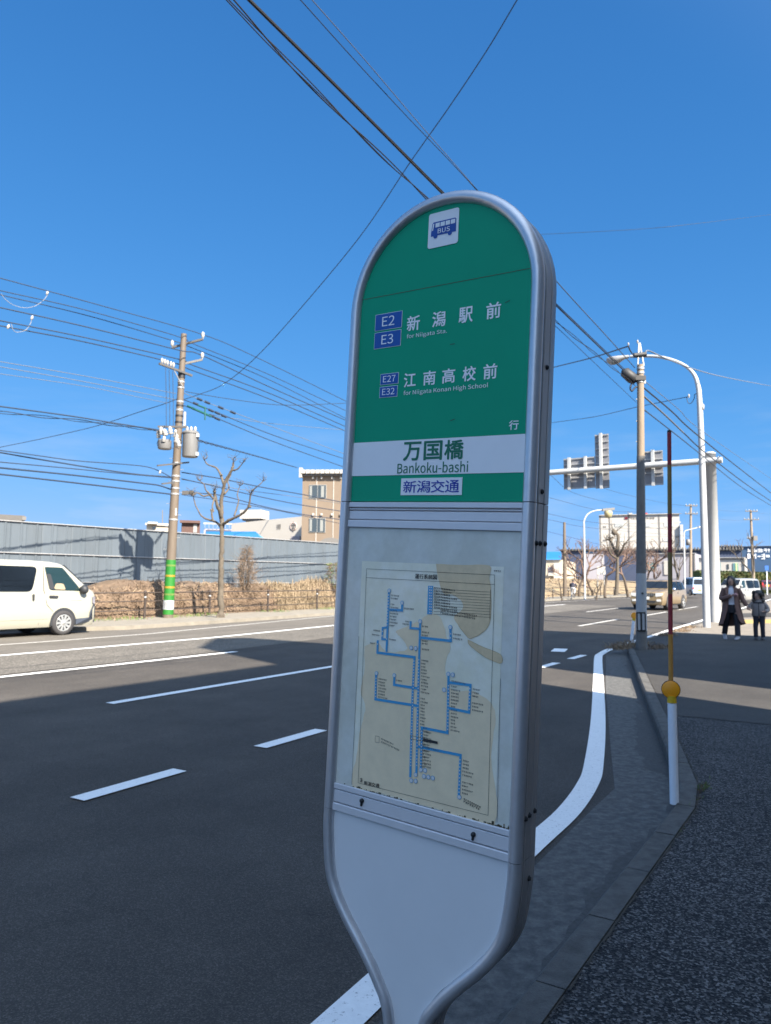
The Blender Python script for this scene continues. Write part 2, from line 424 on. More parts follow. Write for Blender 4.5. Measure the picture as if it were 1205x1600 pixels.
M['hedge2'] = mat('hedge_leaf_dark', (.035, .055, .015), .8, var=.3, vscale=2)

M['tan_wall'] = mat('tan_siding', (.36, .275, .20), .75, var=.06, vscale=2)
M['white_wall'] = mat('white_cladding', (.70, .67, .62), .7, var=.05, vscale=.5)
M['cream_wall'] = mat('cream_wall', (.60, .53, .42), .8, var=.08, vscale=.6)
M['navy'] = mat('navy_cladding', (.022, .035, .075), .6, var=.15, vscale=.3)
M['blue_wall'] = mat('blue_cladding', (.06, .13, .25), .6, var=.06, vscale=.4)
M['grey_wall'] = mat('lilac_grey_wall', (.36, .35, .40), .75, var=.06, vscale=.5)
M['blue_roof'] = mat('blue_roof', (.025, .20, .48), .5, var=.08, vscale=1)
M['rust'] = mat('red_brown_wall', (.14, .075, .062), .8, var=.12, vscale=1)
M['glass'] = mat('window_glass', (.035, .045, .05), .06, spec=.8)
M['glass_teal'] = mat('window_teal', (.10, .19, .20), .08, spec=.8)
M['curtain'] = mat('curtain', (.50, .52, .50), .8)
M['frame_white'] = mat('window_frame', (.62, .62, .60), .5)
M['joint'] = mat('panel_joint', (.13, .125, .12), .8)
M['facade'] = mat('rendered_wall', (.42, .40, .37), .85, var=.1, vscale=.8, bump=.2)

def carpaint(name, col, metal=0.0, rough=.35): return mat(name, col, rough, metal, coat=.8, var=.03, vscale=3)
M['van_white'] = carpaint('van_white', (.86, .83, .68))
M['van_white2'] = carpaint('van_cool_white', (.72, .71, .67))
M['gold'] = carpaint('suv_gold', (.40, .29, .16), .35, .38)
M['kei'] = carpaint('kei_pale_blue', (.42, .55, .72), .1)
M['darkred'] = carpaint('dark_red', (.12, .012, .02))
M['carglass'] = mat('car_glass', (.009, .013, .019), .04, spec=.5)
M['carglass_teal'] = mat('car_glass_teal', (.008, .022, .024), .05, spec=.5)
M['trim'] = mat('black_trim', (.022, .024, .028), .6)
M['bumper'] = mat('grey_bumper', (.045, .055, .075), .55)
M['tyre'] = mat('tyre', (.035, .034, .036), .9, var=.15, vscale=20)
M['rim'] = mat('alloy_rim', (.52, .52, .50), .35, .7)
M['lamp'] = mat('headlamp', (.72, .72, .70), .12, .2, coat=1)
M['taillamp'] = mat('tail_lamp', (.45, .012, .015), .2, coat=1)
M['plate_white'] = mat('plate_white', (.70, .70, .66), .5)
M['plate_yellow'] = mat('plate_yellow', (.68, .44, .02), .5)
M['chrome'] = mat('chrome', (.65, .65, .65), .15, 1.0)

M['skin'] = mat('skin', (.46, .28, .21), .55)
M['hair'] = mat('black_hair', (.012, .010, .010), .5)
M['coat'] = mat('brown_coat', (.15, .085, .07), .9, var=.2, vscale=12)
M['shirt'] = mat('pale_shirt', (.6, .6, .66), .8)
M['black_cloth'] = mat('black_cloth', (.018, .018, .024), .9)
M['jacket'] = mat('grey_jacket', (.22, .195, .185), .85, var=.2, vscale=15)
M['fur'] = mat('hood_fur', (.085, .07, .06), .95, var=.4, vscale=60)
M['shoe_white'] = mat('white_shoe', (.32, .32, .34), .6)
M['navy_cloth'] = mat('navy_cloth', (.02, .022, .035), .85)
M['cuff'] = mat('light_trousers', (.45, .45, .46), .85)
# ------------------------------------------------------------------ ground, road, pavement
def sheet(name, pts, z, m, kind='structure'):
    b = MB(); b.poly([rp(u, v, z) for u, v in pts])
    o = b.build(name, m); return tag(o, kind=kind)
b = MB(); b.quad(Vector((-900, -900, -.06)), Vector((900, -900, -.06)), Vector((900, 1500, -.06)), Vector((-900, 1500, -.06)))
tag(b.build('ground', M['soil']), kind='structure')

KF = [(-40, 1.02), (5.05, 1.02), (5.6, 1.10), (6.8, 1.43), (16.2, 4.12), (17.4, 4.40), (19.5, 4.52), (38, 5.02), (80, 6.6), (150, 9.5)]     # kerb face
FK = [(-60, 20.9), (9.5, 20.9), (12.2, 20.4), (13.6, 18.7), (14.6, 18.25), (18, 18.45), (26.5, 19.3), (40, 20.3)] + [uv(gnd(x, y)) for x, y in ((855, 939.5), (920, 935), (990, 932), (1060, 927.5), (1110, 924.3), (1205, 918.5))]  # far kerb face
def off(pl, d):                                        # polyline in (u, v) shifted to its left by d
    o = []
    for i, p in enumerate(pl):
        a = pl[max(i - 1, 0)]; c = pl[min(i + 1, len(pl) - 1)]
        t = Vector((c[0] - a[0], c[1] - a[1])).normalized()
        o.append((p[0] - t.y * d, p[1] + t.x * d))
    return o
def interp(pl, u):
    for (a, b_), (c, d) in zip(pl, pl[1:]):
        if a <= u <= c: return b_ + (d - b_) * (u - a) / (c - a)
    return pl[-1][1]
def band(name, pl, w, z, m, dens=None):
    b = MB(); l = off(pl, w / 2); r_ = off(pl, -w / 2)
    for i in range(len(pl) - 1):
        b.quad(rp(*r_[i], z), rp(*r_[i + 1], z), rp(*l[i + 1], z), rp(*l[i], z))
    return tag(b.build(name, m), kind='structure')

def strips(name, lo_, hi_, us_, z, m):                 # a sheet between two lines, in quads
    b = MB()
    for u0, u1 in zip(us_, us_[1:]):
        b.quad(rp(u0, interp(lo_, u0), z), rp(u1, interp(lo_, u1), z), rp(u1, interp(hi_, u1), z), rp(u0, interp(hi_, u0), z))
    return tag(b.build(name, m), kind='structure')
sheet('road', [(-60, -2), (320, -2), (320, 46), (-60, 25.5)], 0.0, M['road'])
A_LINE = [(-40, 10.95), (11.6, 10.99)]
A0 = [(-40, 12.6)] + [uv(gnd(x, y)) for x, y in ((0, 1025), (330, 997), (523, 977.5))] + [(32, 15.9), (50, 16.9)]
XL = [(-40, 16.2)] + [uv(gnd(x, y)) for x, y in ((60, 1004), (230, 991), (523, 962.5))] + [(34, 18.9), (42, 19.6)] + [uv(gnd(x, y)) for x, y in ((855, 942), (920, 937.5), (990, 934.5), (1060, 929.5))]
cuts = [p for p in A0]
b = MB()
lo = [(-40, 11.25), (11.0, 11.3), (22, 12.3), (50, 13.2)]
us = [-40, -10, 0, 4, 8, 11, 14, 18, 22, 30, 40, 50]
for i in range(len(us) - 1):
    u0, u1 = us[i], us[i + 1]
    b.quad(rp(u0, interp(lo, u0), .004), rp(u1, interp(lo, u1), .004), rp(u1, interp(A0, u1), .004), rp(u0, interp(A0, u0), .004))
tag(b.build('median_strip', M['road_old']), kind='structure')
b = MB()
for i in range(len(us) - 1):
    u0, u1 = us[i], us[i + 1]
    b.quad(rp(u0, interp(A0, u0), .004), rp(u1, interp(A0, u1), .004), rp(u1, interp(FK, u1) + .2, .004), rp(u0, interp(FK, u0) + .2, .004))
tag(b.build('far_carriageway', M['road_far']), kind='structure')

# painted markings
EDGE = [(-40, -.35), (-2, 1.36)] + crom2([(1.0, 1.49), (2.2, 1.545), (3.4, 1.597), (4.2, 1.625), (4.9, 1.65), (5.65, 1.75), (6.3, 1.90), (8.2, 2.42), (11.3, 3.32), (15.0, 4.40), (15.9, 4.60), (17.0, 4.74), (18.3, 4.80)], 5) + [(20.5, 4.88), (26, 5.12), (38, 5.50), (80, 7.0), (150, 9.9)]
band('edge_line', EDGE, .155, .008, M['line'])
def dash(name, p, q, w=.15, m='line', z=.010):
    return band(name, [p, q], w, z, M[m])
for u in (3.28, 5.17, 7.05, 8.92, 10.8, 12.65, 14.42):
    v = 4.53 + (u - 3.28) * .0225
    dash('bay_dash', (u, v), (u + .93, v + .021))
dash('bay_dash', (15.75, 5.50), (16.5, 5.68), .3)
dash('lane_line', (5.92, 7.64), (11.6, 7.80))
dash('lane_line', (16.0, 7.95), (21, 8.1))
for a, c in (((905, 978.5), (965.5, 968)), ((916, 956.5), (966, 950.3)), ((1009, 962), (1041.5, 956.3)), ((1060, 953), (1090, 948))):
    dash('lane_line', uv(gnd(*a)), uv(gnd(*c)), .17, 'line_old')
band('solid_line', A_LINE, .15, .010, M['line'])
band('solid_line', A0, .16, .010, M['line'])
band('far_edge_line', XL, .13, .010, M['line_old'])
# tar seams across and along the road
M['seam'] = mat('tar_seam', (.035, .034, .033), .8)
for a, c, w in (((853, 951), (997, 963), .10), ((997, 963), (1100, 978), .10), ((0, 1046), (330, 1011), .035), ((860, 945), (1000, 955), .06)):
    dash('tar_seam', uv(gnd(*a)), uv(gnd(*c)), w, 'seam', .006)

# gutter, kerb, pavement
gut = [(-40, -.5), (-2, 1.22), (2.2, 1.43), (3.98, 1.515), (5.62, 1.545), (6.78, 1.89), (10.83, 3.08), (15.9, 4.50), (17.6, 4.62)]
strips('gutter', [(u, v - .05) for u, v in KF], gut, [-40, -5, 0, 3, 5.05, 5.62, 6.8, 10.83, 15.9, 17.6], .004, M['gutter'])
b = MB(); u = -1.0; pv = None                          # darker dirt gathered against the kerb
while u < 17.2:
    v0 = interp(KF, u); w_ = .05 + .06 * math.sin(u * 1.3) * math.sin(u * .7 + 1) + random.uniform(0, .07) + (.14 if 6.3 < u < 9 else 0)
    if pv: b.quad(rp(pv[0], pv[1] - .02, .0065), rp(u, v0 - .02, .0065), rp(u, v0 + w_, .0065), rp(pv[0], pv[2], .0065))
    pv = (u, v0, v0 + w_); u += .11
tag(b.build('gutter_dirt', mat('gutter_dirt', (.062, .062, .061), .95, var=.4, vscale=30, bump=.6, bscale=140)), kind='structure')
KB = off(KF, -.125)
b = MB()
def along(pl, step):
    pts = []; 
    for (a, c) in zip(pl, pl[1:]):
        d = math.hypot(c[0] - a[0], c[1] - a[1]); k = max(1, round(d / step))
        for i in range(k): pts.append((a, c, i / k, (i + 1) / k))
    return pts
kf = [p for p in KF if -40 < p[0] < 90]; kf = [(-6, 1.02)] + kf
kb_ = off(kf, -.125)
for i in range(len(kf) - 1):
    d = math.hypot(kf[i + 1][0] - kf[i][0], kf[i + 1][1] - kf[i][1]); k = max(1, round(d / .6))
    for j in range(k):
        g = .004 / d
        t0, t1 = j / k + g, (j + 1) / k - g
        L_ = lambda A_, B_, t: (A_[0] + (B_[0] - A_[0]) * t, A_[1] + (B_[1] - A_[1]) * t)
        z = .118 + random.uniform(-.003, .003)
        f0, f1 = L_(kf[i], kf[i + 1], t0), L_(kf[i], kf[i + 1], t1)
        k0, k1 = L_(kb_[i], kb_[i + 1], t0), L_(kb_[i], kb_[i + 1], t1)
        ch = .02
        e0 = (f0[0] + (k0[0] - f0[0]) * .16, f0[1] + (k0[1] - f0[1]) * .16); e1 = (f1[0] + (k1[0] - f1[0]) * .16, f1[1] + (k1[1] - f1[1]) * .16)
        ra = [rp(*f0, -.03), rp(*f0, z - ch), rp(*e0, z), rp(*k0, z), rp(*k0, -.03)]
        rb = [rp(*f1, -.03), rp(*f1, z - ch), rp(*e1, z), rp(*k1, z), rp(*k1, -.03)]
        b.loft([ra, rb], smooth=False)
tag(b.build('kerb', M['kerb']), kind='structure')
back = off(KF, -.128)
low_ = [(-60, -30), (200, -30)]
ub = [p[0] for p in back]
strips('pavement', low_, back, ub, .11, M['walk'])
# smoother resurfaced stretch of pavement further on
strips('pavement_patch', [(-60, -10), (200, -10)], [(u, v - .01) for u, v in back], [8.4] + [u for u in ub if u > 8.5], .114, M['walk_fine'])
# sandy apron beyond the shade and the yellow stripe across the side entrance
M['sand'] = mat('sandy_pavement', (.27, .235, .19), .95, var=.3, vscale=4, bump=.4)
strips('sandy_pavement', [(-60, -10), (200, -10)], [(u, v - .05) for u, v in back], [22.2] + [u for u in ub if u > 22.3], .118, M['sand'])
yl = [gnd(1124, 968.8, .122), gnd(1230, 967.5, .122), gnd(1230, 973.5, .122), gnd(1124, 974.6, .122)]
b = MB(); b.poly(yl); tag(b.build('yellow_stripe', M['yellow_line']), kind='structure')
gl = [gnd(1124, 958.8, .122), gnd(1230, 957, .122), gnd(1230, 964, .122), gnd(1124, 965.2, .122)]
b = MB(); b.poly(gl); tag(b.build('asphalt_strip', M['walk_fine']), kind='structure')
# far pavement with its kerb
FB = off(FK, .16)
b = MB()
for i in range(len(FK) - 1):
    b.loft([[rp(*FK[i], -.03), rp(*FK[i], .12), rp(*FB[i], .125), rp(*FB[i], -.03)], [rp(*FK[i + 1], -.03), rp(*FK[i + 1], .12), rp(*FB[i + 1], .125), rp(*FB[i + 1], -.03)]], smooth=False)
tag(b.build('far_kerb', M['walk_far']), kind='structure')
FU = [-60, 9.5, 12.2, 13.6, 14.6, 18, 26.5, 40] + [p[0] for p in FK[7:]]
strips('far_pavement', FB, [(u, v + 4.5) for u, v in FK], FU, .11, M['walk_far'])
b = MB(); fo = [(0, 3.3, .13), (0, 5, .7), (0, 9, 1.5), (0, 16, 2.0), (0, 45, 2.1)]
rg = []
for i in range(6, len(FK)):
    pl_ = [off(FK, d)[i] for _, d, _ in fo]
    rg.append([rp(*p, z) for p, (_, _, z) in zip(pl_, fo)])
b.loft(rg, closed=False, caps=False); tag(b.build('dry_field', M['field']), kind='structure')

# ------------------------------------------------------------------ buildings behind the viewpoint that shade the road
def shade_building(name, pts, h, label, wallm, floors):
    root = thing(name, label, 'building', rp(*pts[0], 0))
    b = MB(); b.prism([rp(u, v, 0) for u, v in pts], (0, 0, h)); b.build('wall', wallm, root, root.location)
    a, c = Vector(pts[0]), Vector(pts[1])              # street front
    n_ = max(2, int((c - a).length / 2.6))
    for k in range(floors):
        for i in range(n_):
            t = (i + .5) / n_
            p = rp(*(a + (c - a) * t), 1.7 + k * (h - 1.5) / floors)
            fr = MB(); fr.box(p + VD * .02, (1.5, .08, 1.3), (UD, VD, Vector((0, 0, 1)))); f_ = fr.build('window', M['frame_white'], root, root.location)
            g = MB(); g.box(p + VD * .064, (1.34, .012, 1.14), (UD, VD, Vector((0, 0, 1)))); g.build('pane', M['glass'], f_, root.location)
    return root
shade_building('shop_house', [(7.0, -4.8), (-26, -4.8), (-26, -17), (1.2, -17)], 12.0, 'grey rendered building behind the bus stop, outside the photo, shading the near road', M['facade'], 4)
roof_box = thing('rooftop_shadow_box', 'unseen rooftop box added on the corner of the grey building behind the viewpoint to cast a shadow', 'shadow caster', rp(5.5, -6, 12.0))  # unseen box added on the roof, shaped for the shadow it throws on the road
b = MB(); b.prism([rp(u, v, 12.02) for u, v in ((4.1, -5.9), (6.2, -4.3), (6.8, -4.8), (6.7, -7.7), (4.7, -8.2))], (0, 0, 3.9)); b.build('panel', M['joint'], roof_box, roof_box.location)
b = MB(); b.prism([rp(u, v, 15.93) for u, v in ((4.08, -5.9), (6.2, -4.27), (6.83, -4.8), (6.72, -7.72), (4.7, -8.23))], (0, 0, .08)); b.build('cap', M['galv'], roof_box, roof_box.location)
shade_building('office_block', [(16.7, -5.15), (8.6, -5.15), (8.6, -15), (16.7, -15)], 12.0, 'grey block beyond the rooftop shadow box, outside the photo, shading the pavement', M['facade'], 4)
# ------------------------------------------------------------------ the bus stop sign
SC = Vector((0.09226, 1.56057, 1.60877))
_yaw, _lean, _tilt = R(-34.274), R(3.172), R(0.269)
_ex = Vector((math.cos(_yaw), math.sin(_yaw), 0)); _n = Vector((math.sin(_yaw), -math.cos(_yaw), 0)); _ez = Vector((0, 0, 1))
_ez2 = _ez * math.cos(_tilt) + _n * math.sin(_tilt); SN = _n * math.cos(_tilt) - _ez * math.sin(_tilt)
SX = _ex * math.cos(_lean) - _ez2 * math.sin(_lean); SZ = _ez2 * math.cos(_lean) + _ex * math.sin(_lean)
def q(s, t, o=0.0): return SC + SX * s + SZ * t + SN * o
def sp(x, y):
    p = onp(x, y, SC, SN) - SC; return (p.dot(SX), p.dot(SZ))
TB = (0.112 - SC.z) / SZ.z + .004                     # where it meets the pavement
sign = thing('bus_stop_sign', 'tall leaning bus stop sign with rounded green top and route map at the kerb', 'bus stop sign', q(0, TB, -.035))
SO = sign.location
def sb(b, name, m, parent=None, sharp=None): return b.build(name, m, parent or sign, SO, sharp)

def fpoly(b, pts, o, m=0): b.poly([q(s, t, o) for s, t in pts], m)
def frect(b, s0, t0, s1, t1, o, m=0): fpoly(b, [(s0, t0), (s1, t0), (s1, t1), (s0, t1)], o, m)
def ftext(b, body, s0, t0, s1, t1, o, m=0, bold=0.0):
    vs, fs = text_mesh(body)
    w_ = bold * (t1 - t0) * .9                           # heavier strokes: the letter again, shifted a little each way
    sh = [(0, 0)] if bold < .001 else [(w_ * math.cos(k * math.pi / 3), w_ * math.sin(k * math.pi / 3)) for k in range(6)]
    for k, (dx, dy) in enumerate(sh):
        b.add([q(s0 + dx + x * (s1 - s0), t0 + dy + y * (t1 - t0), o + k * 2e-5) for x, y in vs], fs, m)
def fslab(b, pts, o0, o1, m=0): b.prism([q(s, t, o0) for s, t in pts], SN * (o1 - o0), m)

CR, TR, T0 = .2237, .0139, .494                        # half width to tube centre, tube radius, arc centre
arch = [(-CR, .0597)] + [(-CR, T0 * k / 4 + .0597 * (1 - k / 4)) for k in range(1, 4)] + [(-CR * math.cos(math.pi * k / 28), T0 + CR * math.sin(math.pi * k / 28)) for k in range(29)] + [(CR, T0 * k / 4 + .0597 * (1 - k / 4)) for k in range(3, 0, -1)] + [(CR, .0597)]
low = crom2([(-CR, -.6250), (-.2225, -.673), (-.2115, -.755), (-.1905, -.803), (-.158, -.846), (-.1225, -.884), (-.0915, -.919), (-.069, -.949), (-.0495, -.979), (-.0385, -1.02), (-.036, -1.08), (-.036, TB)], 4)
lowr = [(-s, t) for s, t in low]
def frame_piece(name, path, close=False):
    b = MB()
    b.tube([q(s, t, -.002) for s, t in path], TR, 14)
    sb(b, name, M['alu'])
def side_piece(name, path, d=1):                        # outer channel between the front and back tubes
    ctr = [Vector(p) for p in path]; rings = []
    for i, p in enumerate(ctr):
        t = (ctr[min(i + 1, len(ctr) - 1)] - ctr[max(i - 1, 0)]).normalized(); nn = Vector((-t.y, t.x)) * d
        def at(k, o): z = p + nn * k; return q(z.x, z.y, o)
        rings.append([at(.0085, -.010), at(.0085, -.0155), at(.0128, -.0165), at(.0128, -.0395), at(.0112, -.0405), at(.0112, -.044), at(.0128, -.045), at(.0128, -.066), at(.009, -.072), at(-.008, -.074), at(-.008, -.010)])
    b = MB(); b.loft(rings, smooth=False); sb(b, name, M['alu_side'], sharp=40)
frame_piece('top_frame', arch); side_piece('top_channel', arch)
left = [(-CR, .0580), (-CR, -.2), (-CR, -.45), (-CR, -.6240)]; right = [(CR, t) for _, t in left]
frame_piece('side_frame', left); frame_piece('side_frame', right)
side_piece('side_channel', left, -1); side_piece('side_channel', right, 1)
frame_piece('lower_frame', low); frame_piece('lower_frame', lowr)
side_piece('lower_channel', low, -1); side_piece('lower_channel', lowr, 1)
# collars where the frame sections are joined
for t in (.0589, -.6245):
    for sgn in (-1, 1):
        b = MB(); b.tube([q(sgn * CR, t - .0012, -.002), q(sgn * CR, t + .0012, -.002)], TR - .0016, 12); sb(b, 'joint', M['dark'])

IN = .2135
# header panel
b = MB(); fslab(b, [(-IN, .060)] + [(IN, .060)] + [(IN * math.cos(math.pi * k / 40), T0 + IN * math.sin(math.pi * k / 40)) for k in range(41)], -.068, 0)
head = sb(b, 'header_panel', M['green'])
b = MB(); frect(b, -IN, .5268, IN, .5279, .0006); sb(b, 'film_seam', M['grime'], head)
b = MB()
for (s, t, l, a) in ((.1595, .4664, .011, .35), (.036, .3938, .012, .05), (.0446, .2312, .011, .35)):
    fpoly(b, [(s - l / 2, t - a * l / 2), (s + l / 2, t + a * l / 2 - .0006), (s + l / 2, t + a * l / 2 + .0008), (s - l / 2, t - a * l / 2 + .0012)], .0008)
sb(b, 'scratch', M['ink'], head)
# pictogram
b = MB(); r0 = .005; pic = []
for cx, cy, a0 in ((.0325, .6185, -90), (.0325, .6865, 0), (-.0325, .6865, 90), (-.0325, .6185, 180)):
    for k in range(5): pic.append((cx + r0 * math.cos(R(a0 + k * 22.5)), cy + r0 * math.sin(R(a0 + k * 22.5))))
fslab(b, pic, .0002, .0012)
pc = sb(b, 'bus_pictogram', M['signwhite'], head)
b = MB()
fpoly(b, [(-.0300, .6395), (-.0300, .6475), (-.0272, .6680), (-.0245, .6705), (.0290, .6700), (.0318, .6675), (.0320, .6395)], .0018)
for cx in (-.0185, .0175):
    fpoly(b, [(cx + .0052 * math.cos(k * math.pi / 8), .6388 + .0052 * math.sin(k * math.pi / 8)) for k in range(16)], .0019)
fpoly(b, [(-.0276, .6520), (-.0248, .6520), (-.0222, .6672), (-.0252, .6672)], .0024, 1)
for k in range(4):
    s = -.0192 + k * .0127; frect(b, s, .6578, s + .0107, .6672, .0024, 1)
ftext(b, 'BUS', -.0125, .6430, .0175, .6535, .0028, 1, .012)
sb(b, 'bus_drawing', [M['busblue'], M['signwhite']], head)
# route badges and destinations
def badge(txt, s0, t0, s1, t1, k):
    b = MB(); fslab(b, [(s0, t0), (s1, t0), (s1, t1), (s0, t1)], .0002, .0008, 1)
    e = .0009; frect(b, s0 + e, t0 + e, s1 - e, t1 - e, .0012, 0)
    a, c = s0 + (s1 - s0) * k[0], s0 + (s1 - s0) * k[1]; d, f = t0 + (t1 - t0) * .22, t0 + (t1 - t0) * .80
    ftext(b, txt, a, d, c, f, .0016, 2, .004)
    sb(b, 'route_badge', [M['blue'], M['letter'], M['letter']], head)
badge('E2', -.1682, .4478, -.0953, .4858, (.27, .73)); badge('E3', -.1682, .4064, -.0958, .4437, (.28, .72))
badge('E27', -.1456, .3216, -.0967, .3468, (.16, .84)); badge('E32', -.1461, .2927, -.0978, .3178, (.16, .84))
def lettering(parts, bold):
    b = MB()
    for body, s0, t0, s1, t1 in parts: ftext(b, body, s0, t0, s1, t1, .0008, 0, bold)
    sb(b, 'destination_lettering', M['letter'], head)
lettering([(ch, s, .4368, s + .0322, .4694) for ch, s in zip('新潟駅前', (-.0810, -.0163, .0487, .1130))], .022)
lettering([('for Niigata Sta.', -.0803, .4178, .0212, .4298)], .002)
lettering([(ch, s, .3114, s + .0302, .3418) for ch, s in zip('江南高校前', (-.0818, -.0320, .0152, .0642, .1125))], .022)
lettering([('for Niigata Konan High School', -.0813, .2912, .1241, .3038)], .002)
lettering([('行', .1747, .2035, .1950, .2222)], .022)
# stop name strip, operator plate
b = MB(); frect(b, -IN, .1176, IN, .1938, .0010); sb(b, 'name_strip', M['signwhite'], head)
b = MB()
for ch, s in zip('万国橋', (-.0730, -.0208, .0300)): ftext(b, ch, s, .1490, s + .0437, .1886, .0016, 0, .030)
ftext(b, 'Bankoku-bashi', -.0870, .1208, .0870, .1440, .0016, 0, .008)
sb(b, 'stop_name_lettering', M['green_text'], head)
b = MB(); fslab(b, [(-.0756, .0735), (.0748, .0735), (.0748, .1102), (-.0756, .1102)], .0002, .0012); sb(b, 'operator_plate', M['signwhite'], head)
b = MB()
for ch, s in zip('新潟交通', (-.0690, -.0342, .0005, .0352)): ftext(b, ch, s, .0790, s + .0330, .1045, .0018, 0, .012)
sb(b, 'operator_lettering', M['opblue'], head)

# rails with ribs
def rail(name, cuts):
    b = MB()
    for t1, t0, o in cuts:
        g = .0010
        b.loft([[q(-IN, t0 + g, -.01), q(-IN, t0 + g, o - .0012), q(-IN, t0 + g + .0014, o), q(-IN, t1 - g - .0014, o), q(-IN, t1 - g, o - .0012), q(-IN, t1 - g, -.01)],
                [q(IN, t0 + g, -.01), q(IN, t0 + g, o - .0012), q(IN, t0 + g + .0014, o), q(IN, t1 - g - .0014, o), q(IN, t1 - g, o - .0012), q(IN, t1 - g, -.01)]], smooth=False)
    b.quad(q(-IN, cuts[0][0], -.008), q(IN, cuts[0][0], -.008), q(IN, cuts[-1][1], -.008), q(-IN, cuts[-1][1], -.008))
    return sb(b, name, M['alu_flat'])
rail('upper_rail', [(.0588, .0452, .004), (.0452, .0395, .002), (.0395, .0185, .0015), (.0185, .0002, .005)])
lr = rail('lower_rail', [(-.5672, -.5815, .004), (-.5815, -.6100, .0025), (-.6100, -.6285, .005)])
for s, t in ((-.1339, -.5935), (.1366, -.5975)):
    b = MB(); b.lathe([(.0001, .0078), (.0042, .0074), (.0048, .0055), (.0048, .0015)], q(s, t + .003), SN, 14)
    fslab(b, [(s - .0022, t), (s + .0010, t - .0015), (s + .0004, t - .0085), (s - .0030, t - .0075)], .002, .0065)
    sb(b, 'lock', M['dark'], lr)

# map board under its clear cover
b = MB(); fslab(b, [(-IN, -.5675), (IN, -.5675), (IN, .0005), (-IN, .0005)], -.068, 0.0); board = sb(b, 'map_board', M['board'])
def AA(X, Y): return sp(540 + X / 4.635, 860 + Y / 4.635)
def BB(X, Y): return sp(540 + X / 4.635, 1060 + Y / 4.635)
b = MB(); fpoly(b, [(-.170, -.0740), (.1765, -.0690), (.1800, -.5670), (-.166, -.5670)], .0004); sb(b, 'paper', M['paper'], board)
def wob(pts, k=5, a=.0012):
    c = crom2(pts + [pts[0]], k)[:-1]; return [(s + random.uniform(-a, a), t + random.uniform(-a, a)) for s, t in c]
tan = wob([(-.1520, -.262), (-.118, -.2475), (-.092, -.266), (-.040, -.256), (-.052, -.236), (-.070, -.222), (-.060, -.214), (-.02, -.196), (.010, -.178), (.038, -.180), (.056, -.222), (.0655, -.240), (.058, -.262), (.055, -.290), (.075, -.325), (.12, -.32), (.158, -.335), (.172, -.365), (.166, -.44), (.178, -.5655), (.05, -.5655), (-.09, -.5655), (-.1640, -.5650), (-.1560, -.50), (-.150, -.44), (-.140, -.39), (-.155, -.36), (-.148, -.31)])
def grow(pts, d):
    o = []
    for i, p in enumerate(pts):
        a, c = Vector(pts[i - 1]), Vector(pts[(i + 1) % len(pts)]); t = (c - a).normalized(); o.append((p[0] + t.y * d, p[1] - t.x * d))
    return o
M['paper_mid'] = mat('half_browned_paper', (.82, .73, .53), .6, var=.08, vscale=30, coat=.5); M['stain_mid'] = mat('faint_stain', (.77, .63, .41), .6, var=.1, vscale=30, coat=.5)
b = MB(); fpoly(b, grow(tan, .0022), .0006); sb(b, 'browned_margin', M['paper_mid'], board)
b = MB(); fpoly(b, tan, .0008); sb(b, 'browned_area', M['papertan'], board)
stn = wob([(.0214, -.0708), (.085, -.0700), (.1451, -.0683), (.1460, -.093), (.1506, -.1201), (.1517, -.1746), (.1406, -.1974), (.1177, -.2133), (.106, -.2160), (.096, -.2080), (.0780, -.190), (.0700, -.176), (.088, -.160), (.086, -.144), (.064, -.132), (.0420, -.130), (.0284, -.1001)], 4, .0003)
tail = wob([(.104, -.2195), (.1180, -.2240), (.1392, -.2303), (.1600, -.2350), (.1788, -.242), (.1795, -.2566), (.160, -.2545), (.1401, -.2475), (.118, -.2360), (.106, -.2275)], 4, .0003)
b = MB(); fpoly(b, stn, .0011); sb(b, 'water_stain', M['stain'], board)
b = MB(); fpoly(b, tail, .0011); sb(b, 'water_stain', M['stain'], board)
b = MB()
def ribbon(b, pts, w, o, m=0):
    for a, c in zip(pts, pts[1:]):
        a, c = Vector(a), Vector(c); d = (c - a)
        if d.length < 1e-7: continue
        d.normalize(); n_ = Vector((-d.y, d.x)) * w / 2
        fpoly(b, [tuple(a - n_ - d * w * .0), tuple(c - n_), tuple(c + n_), tuple(a + n_)], o, m)
ribbon(b, stn[14:40], .0008, .0013)
sb(b, 'stain_edge', M['rim_stain'], board)
b = MB(); ribbon(b, tail + tail[:1], .0008, .0013)
sb(b, 'stain_edge', M['rim_stain'], board)
# clear tape edges and grime along the rail
b = MB()
for i in range(60):
    s = random.uniform(-.20, .21) if i % 3 else random.uniform(.15, .21); h = random.uniform(.0005, .004) * (2 if s > .17 else 1)
    frect(b, s, -.5672, s + random.uniform(.001, .007), -.5672 + h, .0015)
sb(b, 'grime', M['grime'], board)
# --- the printed map
b = MB()
# frame lines
BW = .0007
for pl in ([AA(155, 133), AA(1083, 178), BB(1035, 990), BB(95, 755), AA(155, 133)], [AA(153, 197), AA(1080, 247)], [AA(100, 620), BB(48, 770)], [BB(1125, 0), BB(1100, 1040)]):
    ribbon(b, pl, BW, .0018, 1)
def stext(body, P, Q, h, m=1, bold=.02):              # text between two baseline points
    for i, ch in enumerate(body):
        k = len(body); a = Vector(P).lerp(Vector(Q), i / k); c = Vector(P).lerp(Vector(Q), (i + .9) / k)
        if ch == ' ': continue
        ftext(b, ch, a.x, a.y, c.x, a.y + h, .0020, m, bold)
stext('運行系統図', AA(507, 203), AA(668, 203 + 8), .0098)
stext('新潟交通', BB(138, 766), BB(250, 790), .0078)
cs, ct = BB(118, 735)
for k in range(3): frect(b, cs - .0035, ct - .004 + k * .003, cs + .0035, ct - .0028 + k * .003, .0018, 1)
frect(b, cs - .0006, ct - .005, cs + .0006, ct + .0045, .0018, 1)
